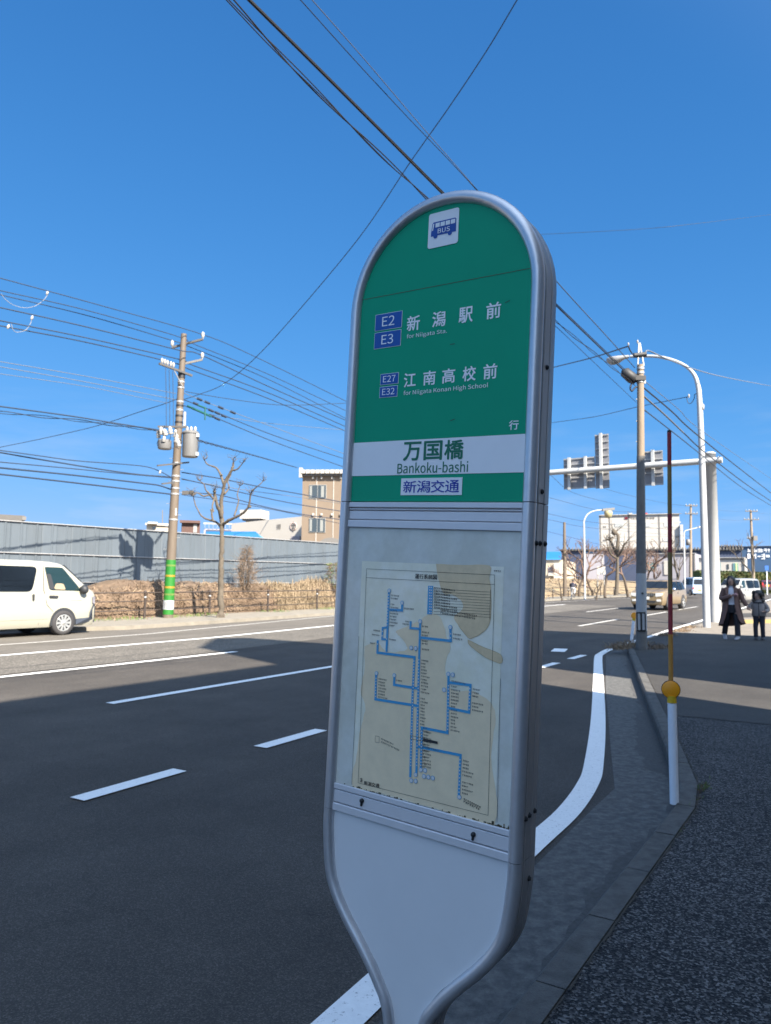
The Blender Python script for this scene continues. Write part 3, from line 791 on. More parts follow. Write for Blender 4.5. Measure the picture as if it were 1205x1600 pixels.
def greek(s, t, n_, h=.0030, right=True, m=2, slope=0.0):
    for i in range(n_):
        x = s + (i if right else -i - 1) * h * 1.08; y = t + slope * (x - s)
        r_ = random.random()
        frect(b, x, y + h * .55, x + h * .85, y + h * .80, .0018, m)
        frect(b, x + h * .05, y + h * .05, x + h * .85, y + h * .22, .0018, m) if r_ < .8 else None
        frect(b, x + h * .33, y, x + h * .52, y + h, .0018, m) if r_ < .75 else frect(b, x, y, x + h * .18, y + h * .9, .0018, m)
def ring(p, r0=.0046, filled=True):
    P = [(p[0] + r0 * math.cos(k * math.pi / 8), p[1] + r0 * math.sin(k * math.pi / 8)) for k in range(16)]
    fpoly(b, P, .0021, 0); fpoly(b, [(p[0] + (x - p[0]) * .78, p[1] + (y - p[1]) * .78) for x, y in P], .0024, 3)
    greek(p[0] - .0026, p[1] - .0012, 2, .0024, m=0)
LW = .0054
def route(pts, w=LW): ribbon(b, pts, w, .0018, 0); [fpoly(b, [(p[0] - w / 2, p[1] - w / 2), (p[0] + w / 2, p[1] - w / 2), (p[0] + w / 2, p[1] + w / 2), (p[0] - w / 2, p[1] + w / 2)], .0019, 0) for p in pts[1:-1]]
def stops(P, Q, step=.0064, txt=True, right=True, n0=3, n1=6):
    P, Q = Vector(P), Vector(Q); d = (Q - P).length; k = int(d / step)
    for i in range(k):
        p = P.lerp(Q, (i + .5) / k)
        frect(b, p.x - .0013, p.y - .0013, p.x + .0013, p.y + .0013, .0022, 3)
        if txt and random.random() < .93:
            greek(p.x + (.0062 if right else -.0062), p.y - .0016, random.randint(n0, n1), .0033, right, slope=-.02)
route([AA(318, 300), AA(300, 735)]); stops(AA(317, 312), AA(303, 550)); stops(AA(302, 590), AA(300, 690), .02)
route([AA(315, 430), AA(412, 434), AA(414, 392)]); greek(*AA(425, 424), 7, .0034)
route([AA(303, 557), AA(272, 562), AA(268, 642), AA(302, 645)], .0045); stops(AA(272, 570), AA(268, 635), .0066, True, False, 4, 6)
route([AA(237, 650), AA(234, 740), AA(503, 773), AA(490, 1020), BB(487, 180), BB(472, 715)]); stops(AA(237, 655), AA(235, 700), .007, True, False, 4, 6)
stops(AA(500, 790), BB(476, 640), .0060, False)
route([AA(544, 525), AA(530, 1020), BB(516, 690)]); stops(AA(534, 780), BB(520, 640), .0064, True, True, 3, 6)
for yy in (550, 592, 615, 655, 675, 716): greek(*AA(556, yy + 4), random.randint(4, 5), .0034)
route([AA(475, 512), AA(473, 562), AA(540, 568)], .005); greek(*AA(468, 522), 3, .0034, False); greek(*AA(468, 542), 5, .0034, False)
route([AA(543, 631), AA(765, 655), AA(763, 570)]); stops(AA(764, 588), AA(764, 648), .0064, True, True, 5, 6)
route([AA(225, 900), BB(220, 150), BB(520, 197)]); stops(AA(226, 915), BB(222, 140), .0062, True, True, 5, 7)
route([AA(357, 915), AA(355, 972), AA(530, 1000)]); greek(*AA(370, 945), 4, .0034)
route([AA(750, 905), AA(748, 960), BB(745, 210), BB(741, 393), BB(556, 356), BB(548, 650)]); stops(BB(750, 40), BB(744, 380), .0066, True, True, 3, 6)
stops(BB(556, 370), BB(549, 640), .0063, True, True, 3, 5)
route([AA(748, 955), AA(908, 975), BB(898, 245), BB(744, 213)]); stops(BB(904, 60), BB(899, 235), .0064, True, True, 4, 7)
greek(*AA(770, 950), 9, .0034, slope=-.05)
route([BB(515, 490), BB(836, 555), BB(824, 845)]); stops(BB(833, 575), BB(826, 835), .0066, True, True, 4, 7)
greek(*BB(565, 495), 10, .0036, slope=-.09)
for p in (AA(320, 292), AA(413, 380), AA(545, 515), AA(763, 557), AA(480, 705), AA(512, 709), AA(228, 890), AA(357, 905), AA(748, 895), AA(780, 900), BB(718, 82), BB(480, 738), BB(512, 742), BB(549, 660), BB(580, 665), BB(512, 695), BB(572, 708), BB(604, 713), BB(636, 720), BB(828, 857)): ring(p)
a0, a1 = BB(566, 432), BB(672, 456); b0, b1 = BB(566, 453), BB(672, 474); fpoly(b, [b0, b1, a1, a0], .0026, 1)
ribbon(b, [BB(475, 412), BB(566, 430)], .0008, .0027, 1); ribbon(b, [BB(475, 436), BB(566, 452)], .0008, .0027, 1); ribbon(b, [BB(475, 412), BB(474, 436)], .0008, .0027, 1)
greek(*BB(575, 448), 3, .004, m=3)
# legend table
l0, l1, l2, l3 = AA(601, 256), AA(638, 257), AA(630, 463), AA(594, 462); fpoly(b, [l3, l2, l1, l0], .0018, 0)
for i in range(10):
    y = 262 + i * 20.3; s, t = AA(603, y + 8)
    for k in (.0022, .0062): frect(b, s + k, t, s + k + .0026, t + .0024, .0021, 3)
    P, Q = AA(640, y + 16), AA(1053, y + 16 + 24); ribbon(b, [P, Q], .0006, .0018, 1)
    s, t = AA(645 if i < 8 else 690, y + 14); n_ = random.randint(10, 16) if i < 8 else random.randint(20, 28); greek(s, t, n_, .0036, slope=-.055, m=1)
ribbon(b, [AA(1053, 285), AA(1046, 500)], .0006, .0018, 1)
greek(*AA(1078, 154), 4, .0036)
ribbon(b, [BB(220, 415), BB(248, 422), BB(246, 466), BB(218, 460), BB(220, 415)], .0006, .0018, 2)
greek(*BB(262, 442), 9, .0034, slope=-.2); greek(*BB(262, 464), 13, .0034, slope=-.2)
greek(*BB(858, 880), 9, .0040, slope=-.2, m=1); greek(*BB(858, 898), 8, .0042, slope=-.2, m=1)
sb(b, 'route_map_print', [M['mapblue'], M['ink'], M['greyink'], M['mapwhite']], board)

# white lower plate
lin = crom2([(-.2130, -.6300), (-.2110, -.670), (-.2005, -.751), (-.1790, -.798), (-.1480, -.840), (-.1125, -.877), (-.0805, -.910), (-.0580, -.941), (-.0385, -.971), (-.0265, -1.015), (-.024, -1.08), (-.024, -1.30)], 3)
b = MB(); fslab(b, [(-s, t) for s, t in lin] + lin[::-1], -.066, -.001); sb(b, 'lower_plate', M['plate'])
# side bolts
sr = CR + .0128
def bolt(t, o, r0=.0042, s=sr, m='dark'):
    b = MB(); b.lathe([(r0 * 1.3, 0), (r0 * 1.3, .0012), (r0, .0015), (r0 * .8, .0042), (.0001, .0048)], q(s, t, o), SX, 12); sb(b, 'bolt', M[m])
for t, o in ((.331, -.030), (.0825, -.030), (-.020, -.0125), (-.0195, -.030), (-.0195, -.055), (-.545, -.0125), (-.5425, -.030), (-.5400, -.055), (-.664, -.040)): bolt(t, o)
b = MB(); b.box(q(0, TB + .01, -.035), (.30, .16, .05), (SX, SN, Vector((0, 0, 1)))); sb(b, 'base_plate', M['dark'])
# ------------------------------------------------------------------ far side: pole, hoarding, bank, railing, tree
# hoarding of ribbed steel sheets
W0 = Vector((-13.1, 27.0, 0)); W1 = Vector((-2.65, 40.6, 0))
WD = (W1 - W0); WD.z = 0; wl = WD.length; WD.normalize(); WN = Vector((WD.y, -WD.x, 0))  # towards the road
ztop = onp(41, 815, W0, WN).z
hoard = thing('hoarding_fence', 'long grey ribbed steel hoarding behind the dry bank across the road', 'fence', W0)
b = MB(); s = -22.0; prof = []
while s < wl + 4:
    j = random.uniform(-.012, .012)
    for ds, dn in ((0, 0), (.30, 0), (.33, .035), (.37, .035), (.40, 0), (.52, 0), (.535, .02), (.55, 0)): prof.append((s + ds, dn + j))
    s += .58
lo_ = [W0 + WD * s_ + WN * d for s_, d in prof]
zt = lambda p: ztop + random.uniform(-.004, .004)
up_ = [p + Vector((0, 0, ztop)) for p in lo_]
for i in range(len(lo_) - 1): b.quad(lo_[i], lo_[i + 1], up_[i + 1], up_[i], (i // 8 * 7 + i // 24) % 3)
b.build('steel_sheets', [M['wall'], mat('hoarding_steel_b', (.093, .113, .133), .55, .15, var=.14, vscale=1.2, stretch=(1, 1, .25)), mat('hoarding_steel_c', (.083, .101, .119), .6, .1, var=.14, vscale=1.7, stretch=(1, 1, .25))], hoard, W0, fix=False)
b = MB()
for zz in (ztop - .02, ztop - 1.15, ztop - 2.2):
    b.tube([W0 + WD * -22 + WN * .05 + Vector((0, 0, zz)), W0 + WD * (wl + 4) + WN * .05 + Vector((0, 0, zz))], .022, 6)
rr_ = b.build('clamp_rail', M['galv'], hoard, W0)
tag(rr_, 'thin horizontal clamp rails')

# dry bank of dead vines between railing and hoarding
RAIL = [(-20, 23.9), (10.5, 23.6), (13.5, 22.0), (17.4, 21.35), (21.3, 21.65), (25, 21.9), (29.7, 22.1), (36, 22.6), (42, 23.0)] + [uv(gnd(x, y, .1)) for x, y in ((862, 935.4), (900, 932.6), (940, 931.6), (980, 930.8), (1010, 929.8))]
b = MB()
us_ = [12 + k * .5 for k in range(60)]
def wallv(u):
    lo, hi = 20.0, 40.0                                # v on the hoarding line at this u
    a0, a1 = uv(W0), uv(W1); return a0[1] + (a1[1] - a0[1]) * (u - a0[0]) / (a1[0] - a0[0])
rings = []
for u in us_:
    f0 = interp(RAIL, u) + .55; w_ = wallv(u) - .1
    hh = 1.06 + .12 * math.sin(u * 1.7) + .10 * math.sin(u * .63 + 1)
    rings.append([rp(u, f0, .08), rp(u, f0 + .12 + random.uniform(-.05, .05), .45), rp(u, f0 + .3 + random.uniform(-.08, .08), .95 * hh), rp(u, f0 + .9, 1.12 * hh + random.uniform(-.06, .06)), rp(u, w_, 1.2 * hh)])
b.loft(rings, 1, closed=False, caps=False)
def blade(b, p, d, l, w, m, droop=.35):
    d = d.normalized(); side = d.cross(Vector((random.uniform(-1, 1), random.uniform(-1, 1), random.uniform(-.3, .3)))).normalized() * w / 2
    mid = p + d * l * .55; tip = p + d * l * (1 - droop * .3) - Vector((0, 0, l * droop))
    b.add([p - side, p + side, mid + side * .8, mid - side * .8, tip], [(0, 1, 2, 3), (3, 2, 4)], m)
for i in range(21000):
    k = int(random.random() * (len(us_) - 1)); u = us_[k] + random.random() * .5
    f0 = interp(RAIL, u) + .55; hh = 1.06 + .12 * math.sin(u * 1.7) + .10 * math.sin(u * .63 + 1)
    t = random.random()
    if t < .72: z = random.uniform(.12, 1.15 * hh); v = f0 + .02 + (.3 * z / hh if z < .95 * hh else .3 + random.random() * .5)
    else: v = random.uniform(f0 + .4, wallv(u) - .05); z = 1.12 * hh
    d = Vector((random.gauss(0, 1), random.gauss(-.6, .6), random.gauss(.2, .8)))
    clump = math.sin(u * 2.9 + z * 4) + math.sin(u * 1.1 - z * 3)
    m = random.choice((0, 0, 1, 2)) if clump > -.3 else random.choice((0, 1, 1))
    if 26.5 < u < 31 and random.random() < .75: d = Vector((random.gauss(.2, .25), -.5, random.gauss(.2, .4))); blade(b, rp(u, v, z), d, random.uniform(.35, .8), .022, 2, .9); continue
    blade(b, rp(u, v, z), d, random.uniform(.10, .34), random.uniform(.012, .035), m)
tag(b.build('dry_vine_bank', [M['straw'], M['straw_dark'], M['straw_pale']], fix=False), kind='stuff')
# weeds along the foot of the bank
b = MB()
for i in range(2600):
    u = random.uniform(14, 40); v = interp(RAIL, u) + random.choice((-.45, -.1, .35)) + random.gauss(0, .14)
    if math.sin(u * 1.3) + math.sin(u * .37 + 2) < -.2: continue
    blade(b, rp(u, v, .11), Vector((random.gauss(0, .5), random.gauss(0, .5), 1)), random.uniform(.05, .22), .018, random.choice((0, 0, 1)))
tag(b.build('verge_weeds', [M['weed'], M['straw']], fix=False), kind='stuff')

# tall dead shrub in front of the hoarding
SHB = atV(384, 930, 23.0); SHB.z = .1
sh = thing('dead_shrub', 'tall conical dead brown shrub rising above the bank against the hoarding', 'shrub', SHB)
b = MB(); st = MB(); p0 = SHB
for i in range(16):
    a = random.uniform(0, 6.28); r_ = random.uniform(.1, .5); top = p0 + Vector((math.cos(a) * r_, math.sin(a) * r_, random.uniform(1.5, 2.7) - r_ * .8))
    st.tube(crom([p0 + Vector((math.cos(a) * .1, math.sin(a) * .1, 0)), p0.lerp(top, .5) + Vector((random.gauss(0, .08), random.gauss(0, .08), 0)), top], 3), [.014] * 7, 4)
st.build('stem', M['bark_dark'], sh, p0)
for i in range(3000):
    z = 3.0 * random.random() ** 1.25; a = random.uniform(0, 6.28)
    rad = (.72 - .20 * z) * (1 + .30 * math.sin(a * 3 + z * 4) + .2 * math.sin(z * 7))
    r_ = max(.03, rad) * math.sqrt(random.random()) * random.uniform(.7, 1.25)
    blade(b, p0 + Vector((math.cos(a) * r_, math.sin(a) * r_, max(.1, z - .25 * abs(math.sin(a * 2))))), Vector((math.cos(a) * .8 + random.gauss(0, .4), math.sin(a) * .8, random.gauss(.35, .8))), random.uniform(.10, .45), .011, random.choice((0, 1, 1)))
for i in range(40):
    a = random.uniform(0, 6.28); r_ = random.uniform(.2, .6); z = random.uniform(.8, 2.3); st_p = p0 + Vector((math.cos(a) * r_ * .6, math.sin(a) * r_ * .6, z)); d = Vector((math.cos(a), math.sin(a), random.uniform(.2, 1.4))).normalized()
    b.tube([st_p, st_p + d * .35, st_p + d * random.uniform(.5, .9) + Vector((0, 0, -.05))], [.008, .006, .003], 4, 1)
b.build('dead_foliage', [M['straw'], M['straw_dark']], sh, p0, fix=False)
# scrub and brambles at the right end of the bank
BRB = atV(522, 930, 23.0); BRB.z = .1
s2 = thing('bramble_bush', 'dark dry bramble bush at the right end of the bank beside the bus stop', 'shrub', BRB)
b = MB(); p0 = BRB
for i in range(1300):
    a = random.uniform(0, 6.28); z = random.uniform(.1, 2.3); r_ = .7 * math.sqrt(random.random()) * (1.1 - z / 3)
    blade(b, p0 + Vector((math.cos(a) * r_, math.sin(a) * r_, z)), Vector((math.cos(a), math.sin(a), random.gauss(.3, .6))), random.uniform(.12, .4), .02, random.choice((0, 1, 1, 2)))
b.build('dead_foliage', [M['straw'], M['straw_dark'], M['weed']], s2, p0, fix=False)

# brown pipe railing
rl = thing('guard_railing', 'brown three-rail pipe railing along the pavement across the road', 'railing', rp(17.4, 21.35, .11))
posts = [17.4 - 2.0 - 3.7 * k for k in range(1, 2)] + [15.6, 17.9]
u = 21.3
while u < RAIL[-1][0]: posts.append(u); u += 3.75 if u < 44 else 3.1
for u in posts:
    v = interp(RAIL, u); p = rp(u, v, .1)
    b = MB(); b.lathe([(.045, 0), (.045, .93), (.05, .94), (.045, .985), (.0, 1.0)], p, (0, 0, 1), 10)
    b.build('post', M['rail_brown'], rl, rl.location)
    b = MB(); b.lathe([(.047, 0), (.047, .05)], p + Vector((0, 0, .74)), (0, 0, 1), 10); b.build('reflective_band', M['galv_light'], rl, rl.location)
for z in (.30, .62, .92):
    b = MB()
    uu = [12.0] + [12 + k * 2 for k in range(1, 4)] + [k for k in range(20, int(RAIL[-1][0]), 4)]
    b.tube([rp(u, interp(RAIL, u) - .02, .1 + z) for u in uu], .026 if z > .9 else .02, 6); b.build('rail', M['rail_brown'], rl, rl.location)

# ---- utility pole with transformer
PB = rp(18.75, 21.15, .11)
TOPZ = atY(287, 522, PB.y).z
pole = thing('utility_pole', 'brown utility pole with green striped base band, transformer and switch gear', 'utility pole', PB)
axis_top = atY(287.5, 522, PB.y)
def pp(z): return PB.lerp(axis_top, (z - PB.z) / (axis_top.z - PB.z))   # axis at height z
def pz(y, x=275): return atY(x, y, PB.y).z
def pr(z): return .19 - (.19 - .105) * (z - .1) / (TOPZ - .1)
b = MB(); zs = [PB.z - .1, 1, 2.5, 4, 5.5, 7, 8.5, TOPZ]
b.tube([pp(z) for z in zs], [pr(z) for z in zs], 18); b.build('shaft', M['steel_pole'], pole, PB)
def sleeve(name, z0, z1, m, e=.006):
    b = MB(); b.tube([pp(z0), pp(z1)], [pr(z0) + e, pr(z1) + e], 18); return b.build(name, m, pole, PB)
zb0, zb1 = pz(960, 268), pz(875, 271)
sleeve('green_band', zb0, zb1, M['band_green'])
hh = zb1 - zb0
for f, m, e in ((.69, 'band_yellow', .010), (.48, 'band_yellow', .010), (.35, 'weed', .009), (.88, 'weed', .009)):
    sleeve('stripe', zb0 + hh * f, zb0 + hh * (f + .035), M[m], e)
sleeve('number_label', zb0 + hh * .09, zb0 + hh * .26, M['pole_white'], .011)
for k in (-.5, 0, .5):
    b = MB(); a = -math.pi / 2 + k * .7; z = zb0 + hh * .17; c = pp(z) + Vector((math.cos(a), math.sin(a), 0)) * (pr(z) + .013)
    b.box(c, (.018, .006, .22), (Vector((-math.sin(a), math.cos(a), 0)), Vector((math.cos(a), math.sin(a), 0)), Vector((0, 0, 1)))); b.build('label_bar', M['pole_grey'], pole, PB)
for y in (744, 752, 763, 772, 812, 628, 634, 641, 650, 660, 668, 690, 724, 606, 597):
    z = pz(y); sleeve('clamp_band', z - .03, z + .03, M['galv'] if y not in (650, 660, 634) else M['dark'], .014)
# arms with insulators
def insul(b, p, h=.28, m=0):
    k = h / .30
    b.lathe([(r_ * k, z_ * k) for r_, z_ in ((.03, 0), (.03, .05), (.07, .07), (.045, .11), (.085, .14), (.05, .18), (.075, .21), (.04, .26), (.0, .30))], p, (0, 0, 1), 12, m)
def arm(pA, pB_, r=.045):
    b = MB(); d = (pB_ - pA); X = d.normalized(); Y = X.cross(Vector((0, 0, 1))).normalized(); Z = Y.cross(X)
    b.box((pA + pB_) / 2, (d.length, .075, .075), (X, Y, Z)); return b.build('crossarm', M['arm_steel'], pole, PB)
def P3(x, y, v=None): return atV(x, y, PB.dot(VD) if v is None else v)
AV = PB.dot(VD)
def px_at(x, y, dv): return atV(x, y, AV + dv)
aU_r, aU_l = px_at(317, 530, -.55), px_at(269, 543, .45)
arm(aU_l, aU_r)
for p in (aU_r, aU_l):
    b = MB(); insul(b, p + Vector((0, 0, .02))); b.build('insulator', M['porcelain'], pole, PB)
aL_r = px_at(316, 562, -.55); arm(pp(pz(569)), aL_r)
b = MB(); insul(b, aL_r + Vector((0, 0, .02))); b.build('insulator', M['porcelain'], pole, PB)
dA, dB = px_at(249, 568, -.2), px_at(300, 587, -.35)
arm(dA, dB)
for t in (.08, .16, .24, .34, .42):
    b = MB(); insul(b, dA.lerp(dB, t) + Vector((0, 0, .03)), .22); b.build('insulator', M['porcelain'], pole, PB)
b = MB(); b.tube([dA.lerp(dB, .42), pp(pz(606)) + Vector((.1, -.1, 0))], .02, 6); b.build('arm_brace', M['galv'], pole, PB)
sleeve('neck_band', pz(591), pz(582), M['dark'], .016)
for x, y0, y1 in ((259, 575, 668), (264.5, 578, 670), (270, 580, 666)):
    b = MB(); b.tube([px_at(x, y0, -.25), px_at(x + 1, (y0 + y1) / 2, -.28), px_at(x + 1, y1, -.3)], .012, 5); b.build('drop_lead', M['wire_blue'], pole, PB)
# transformer tank
tz0, tz1 = pz(714, 297), pz(676, 297)
tc_ = px_at(297.5, 695, -.5); tc_.z = 0
b = MB(); rt = .285; b.lathe([(.0, tz0), (rt * .96, tz0), (rt, tz0 + .04), (rt, tz1 - .05), (rt + .025, tz1 - .05), (rt + .025, tz1), (rt * .9, tz1 + .05), (.0, tz1 + .08)], tc_, (0, 0, 1), 24)
tk = b.build('transformer', M['tank'], pole, PB, sharp=40)
for dx, dz in ((.30, -.12), (.30, -.82), (-.02, -.12)):
    b = MB(); b.box(tc_ + Vector((dx, -.12, tz1 + dz)), (.10, .10, .13)); b.build('lug', M['galv_light'] if dx > 0 else M['dark'], tk, PB)
for k in range(3):
    b = MB(); insul(b, tc_ + Vector((-.15 + .15 * k, .05, tz1 + .02)), .24); b.build('bushing', M['porcelain'], tk, PB)
b = MB(); b.tube(crom([tc_ + Vector((.31, -.1, tz1 - .1)), tc_ + Vector((.36, -.12, (tz0 + tz1) / 2)), tc_ + Vector((.31, -.1, tz0 + .15))], 5), .012, 5); b.build('earth_lead', M['wire'], tk, PB)
# switch gear cluster on the left
gc = px_at(263, 684, -.35)
b = MB(); X = Vector((1, 0, 0))
b.lathe([(.0, -.42), (.22, -.42), (.24, -.38), (.24, -.12), (.2, -.08), (.0, -.06)], gc + Vector((-.12, 0, 0)), (0, 0, 1), 16)
sg = b.build('switch_gear', M['tank'], pole, PB, sharp=40)
for dx, dy, dz, r_, h in ((-.34, 0, -.02, .09, .30), (-.22, -.1, .08, .10, .30), (-.05, -.12, .05, .11, .26), (.12, -.1, .1, .10, .30), (.25, -.05, 0, .08, .3), (-.1, -.22, -.2, .08, .22), (.3, -.1, -.2, .09, .32), (.42, -.06, -.34, .10, .34)):
    b = MB(); b.lathe([(r_ * .5, 0), (r_, h * .12), (r_ * .6, h * .35), (r_ * .95, h * .5), (r_ * .55, h * .7), (r_ * .7, h * .85), (.0, h)], gc + Vector((dx, dy, dz)), Vector((random.uniform(-.3, .3), -.2, 1)), 12)
    b.build('cutout', M['porcelain'], sg, PB)
for k in range(4):
    b = MB(); a_ = gc + Vector((-.38 + .2 * k, -.1, .28)); b.tube(crom([a_, a_ + Vector((.12, -.08, -.25)), a_ + Vector((.02, 0, -.55)), a_ + Vector((.2, .05, -.7))], 5), .012, 5); b.build('lead', M['wire'], sg, PB)
b = MB(); b.box((px_at(247, 669, -.35) + px_at(291, 665, -.35)) / 2, (1.05, .07, .07)); b.build('gear_arm', M['arm_steel'], pole, PB)
b = MB(); b.box(px_at(289, 655, -.3), (.07, .07, .55)); b.build('surge_arrester', M['porcelain'], pole, PB)
for (x0, y0, x1, y1) in ((246, 727.5, 295, 722.5), (253, 756, 272, 754)):
    b = MB(); a, c = px_at(x0, y0, -.25), px_at(x1, y1, -.25); d = c - a; b.box((a + c) / 2, (d.length, .06, .06), (d.normalized(), Vector((-d.y, d.x, 0)).normalized(), Vector((0, 0, 1)))); b.build('bracket', M['arm_steel'], pole, PB)
b = MB(); b.box(px_at(294, 770, -.25), (.42, .12, .14)); b.build('cable_closure', M['arm_steel'], pole, PB)
b = MB(); b.box(px_at(275, 800, -.22), (.07, .05, .28)); b.build('terminal_box', M['porcelain'], pole, PB)
b = MB()
for k in range(12):
    z = 2.6 + k * .42; c = pp(z); sgn = 1 if k % 2 else -1
    b.tube([c, c + Vector((sgn * (pr(z) + .13), 0, 0))], .009, 5)
b.build('step_bolts', M['galv'], pole, PB)

# ---- pruned plane tree
TD = gnd(345, 965, .11); TY = TD.y
tree = thing('pruned_tree', 'bare knobbly pruned plane tree in front of the hoarding, beside the utility pole', 'tree', TD)
def tq(x, y, d=0.0): return atY(x, y, TY + d)
def limb(b, pts, r0, r1, n=8, k=5):
    P = crom([tq(*p) for p in pts], k); m_ = len(P)
    rr = [r0 + (r1 - r0) * i / (m_ - 1) for i in range(m_)]
    rr = [r_ * (1 + random.uniform(-.10, .14)) for r_ in rr]
    b.tube([p + Vector((random.gauss(0, 1), random.gauss(0, 1), random.gauss(0, 1))) * rr[i] * .12 for i, p in enumerate(P)], rr, n)
def knob(b, p, r):
    r *= .56
    b.lathe([(.0, -r), (r * .8, -r * .6), (r * 1.05, 0), (r * .75, r * .6), (.0, r)], tq(*p) + Vector((random.gauss(0, .01), 0, 0)), (random.gauss(0, .3), random.gauss(0, .3), 1), 8)
_limb = limb
def limb(b, pts, r0, r1, n=8, k=5): _limb(b, pts, r0 * (.66 if n > 4 else 1), r1 * (.58 if n > 4 else 1), n, k)
b = MB(); limb(b, [(344, 967), (345.5, 945), (345, 910), (346, 880), (347, 850), (347, 818)], .165, .135, 12); limb(b, [(339, 968, -.1), (343.5, 957)], .11, .10, 8); limb(b, [(350, 967, .1), (346.5, 955)], .10, .1, 8)
b.build('trunk', M['bark'], tree, TD)
br = MB()
limb(br, [(347, 822), (346, 800, .1), (346.5, 780, .1), (350, 760), (356, 745, -.1), (363, 733, -.2), (365, 722, -.2)], .13, .06)
limb(br, [(363, 735, -.2), (371, 733, -.3), (379, 724, -.4)], .055, .03)
limb(br, [(350, 758), (345, 742, .2), (338, 731, .3), (325, 726, .5), (319, 718, .6)], .075, .03)
limb(br, [(346, 808), (340, 790, -.3), (336, 775, -.4), (335, 768, -.5)], .105, .075)
limb(br, [(337, 782, -.4), (328, 774, -.6), (318, 775, -.7), (308, 770, -.8), (300, 774, -.9)], .055, .03)
limb(br, [(330, 774, -.6), (322, 766, -.7), (319, 757, -.8), (312, 751, -.9)], .05, .02)
limb(br, [(347, 824), (336, 815, .3), (326, 812, .5), (315, 806, .6), (306, 790, .8), (302, 775, .9)], .075, .03)
limb(br, [(333, 814, .35), (331, 804, .4), (331, 797, .45)], .06, .06)
limb(br, [(348, 820), (360, 812, -.3), (375, 805, -.5), (387, 794, -.7), (391, 782, -.8)], .095, .05)
limb(br, [(389, 790, -.75), (392, 772, -.9), (396, 765, -1), (406, 757, -1.1), (411, 752, -1.1)], .05, .02)
limb(br, [(366, 806, -.1), (370, 795, .1), (373, 782, .3), (371, 772, .4), (375, 759, .5)], .05, .025)
limb(br, [(351, 772), (358, 762, .4), (356, 752, .6), (361, 742, .7), (360, 735, .7)], .05, .025)
limb(br, [(336, 776, -.5), (332, 790, -.8), (334, 800, -.9)], .05, .04)
for p, r_ in (((335, 768, -.5), .12), ((331, 797, .45), .10), ((391, 792, -.75), .09), ((346.5, 742, .1), .07), ((363, 731, -.2), .08), ((338, 731, .3), .06), ((395, 766, -1), .06), ((371, 772, .4), .05), ((329, 774, -.6), .07), ((366, 735, -.2), .07)): knob(br, p, r_)
tips = [(319, 718, .6), (379, 724, -.4), (365, 722, -.2), (411, 752, -1.1), (300, 774, -.9), (312, 751, -.9), (302, 775, .9), (375, 759, .5), (335, 766, -.5), (392, 772, -.9)]
for x, y, d in tips:
    for k in range(7):
        limb(br, [(x, y, d), (x + random.uniform(-6, 6), y - random.uniform(2, 7), d + random.uniform(-.3, .3)), (x + random.uniform(-11, 11), y - random.uniform(5, 16), d + random.uniform(-.5, .5))], .011, .004, 4, 3)
br.build('branches', M['bark'], tree, TD)

# ---- buildings behind the hoarding
Z3 = Vector((0, 0, 1))
class Facade:                                          # a box building seen on its front; openings placed by where they show
    def __init__(s, root, xl, yl_, xr, Yl, Yr, ytop, deep, wm, side_left=True, top=None):
        a = atY(xl, yl_, Yl); c = atY(xr, yl_, Yr); a.z = c.z = 0
        s.a, s.c = a, c; s.X = (c - a).normalized(); s.N = Vector((s.X.y, -s.X.x, 0)); s.root = root
        s.h = top if top else onp(xl, ytop, a, s.N).z
        b = MB(); b.prism([a, c, c - s.N * deep, a - s.N * deep], (0, 0, s.h)); s.wall = b.build('wall', wm, root, root.location)
        s.deep = deep
    def pt(s, x, y, o=0.0): return onp(x, y, s.a + s.N * o, s.N)
    def rect(s, x0, y0, x1, y1, o=.03):
        p, q_ = s.pt(x0, y1), s.pt(x1, y0); return p, q_
    def panel(s, name, m, x0, y0, x1, y1, t=.05, parent=None):
        p, q_ = s.pt(x0, y1), s.pt(x1, y0); w_ = (Vector((q_.x - p.x, q_.y - p.y, 0))).length; h = abs(q_.z - p.z)
        c = (p + q_) / 2 + s.N * t / 2
        b = MB(); b.box(c, (w_, t, h), (s.X, s.N, Z3)); return b.build(name, m, parent or s.root, s.root.location)
    def window(s, x0, y0, x1, y1, n_=2, m='glass_teal', e=.5):
        f = s.panel('window', M['frame_white'], x0 - e, y0 - e, x1 + e, y1 + e, .06)
        wd = (x1 - x0) / n_
        for k in range(n_): s.panel('pane', M[m], x0 + wd * k + .25, y0 + .2, x0 + wd * (k + 1) - .25, y1 - .2, .075, f)
        return f
r_ = thing('apartment_block', 'tan three-storey block with white eaves behind the hoarding, beside the sign', 'building', atY(500, 905, 62) * 1.0)
r_.location.z = 0
fb = Facade(r_, 471, 850, 620, 62, 61, 741, 12, M['tan_wall'])
for x0, y0, x1, y1 in ((483.5, 758, 510, 778.5), (483.5, 810, 508.5, 831.5)):
    f = fb.window(x0, y0, x1, y1, 2, 'glass'); fb.panel('curtain', M['curtain'], x0 + 1, y0 + 1.5, x0 + 4.5, y1 - 1.5, .085, f); fb.panel('curtain', M['curtain'], x1 - 8, y0 + 1.5, x1 - 3, y1 - 1.5, .085, f)
fb.panel('cornice', M['joint'], 470, 741, 600, 744.5, .25)
for k in range(9):
    x = 472.5 + 7.6 * k; fb.panel('eave_block', M['white_wall'], x, 735.2, x + 6.2, 741, .55)
fb.panel('eave_end', M['white_wall'], 469.5, 732, 474, 747, .5)
for y in (747, 804):
    for x in (490, 503, 519.5, 533): fb.panel('vent_cap', M['white_wall'], x - 1.4, y - 1.8, x + 1.4, y + 1.6, .18)
for x in (494.5, 521): fb.panel('joint', M['white_wall'], x - .25, 745, x + .25, 850, .03)
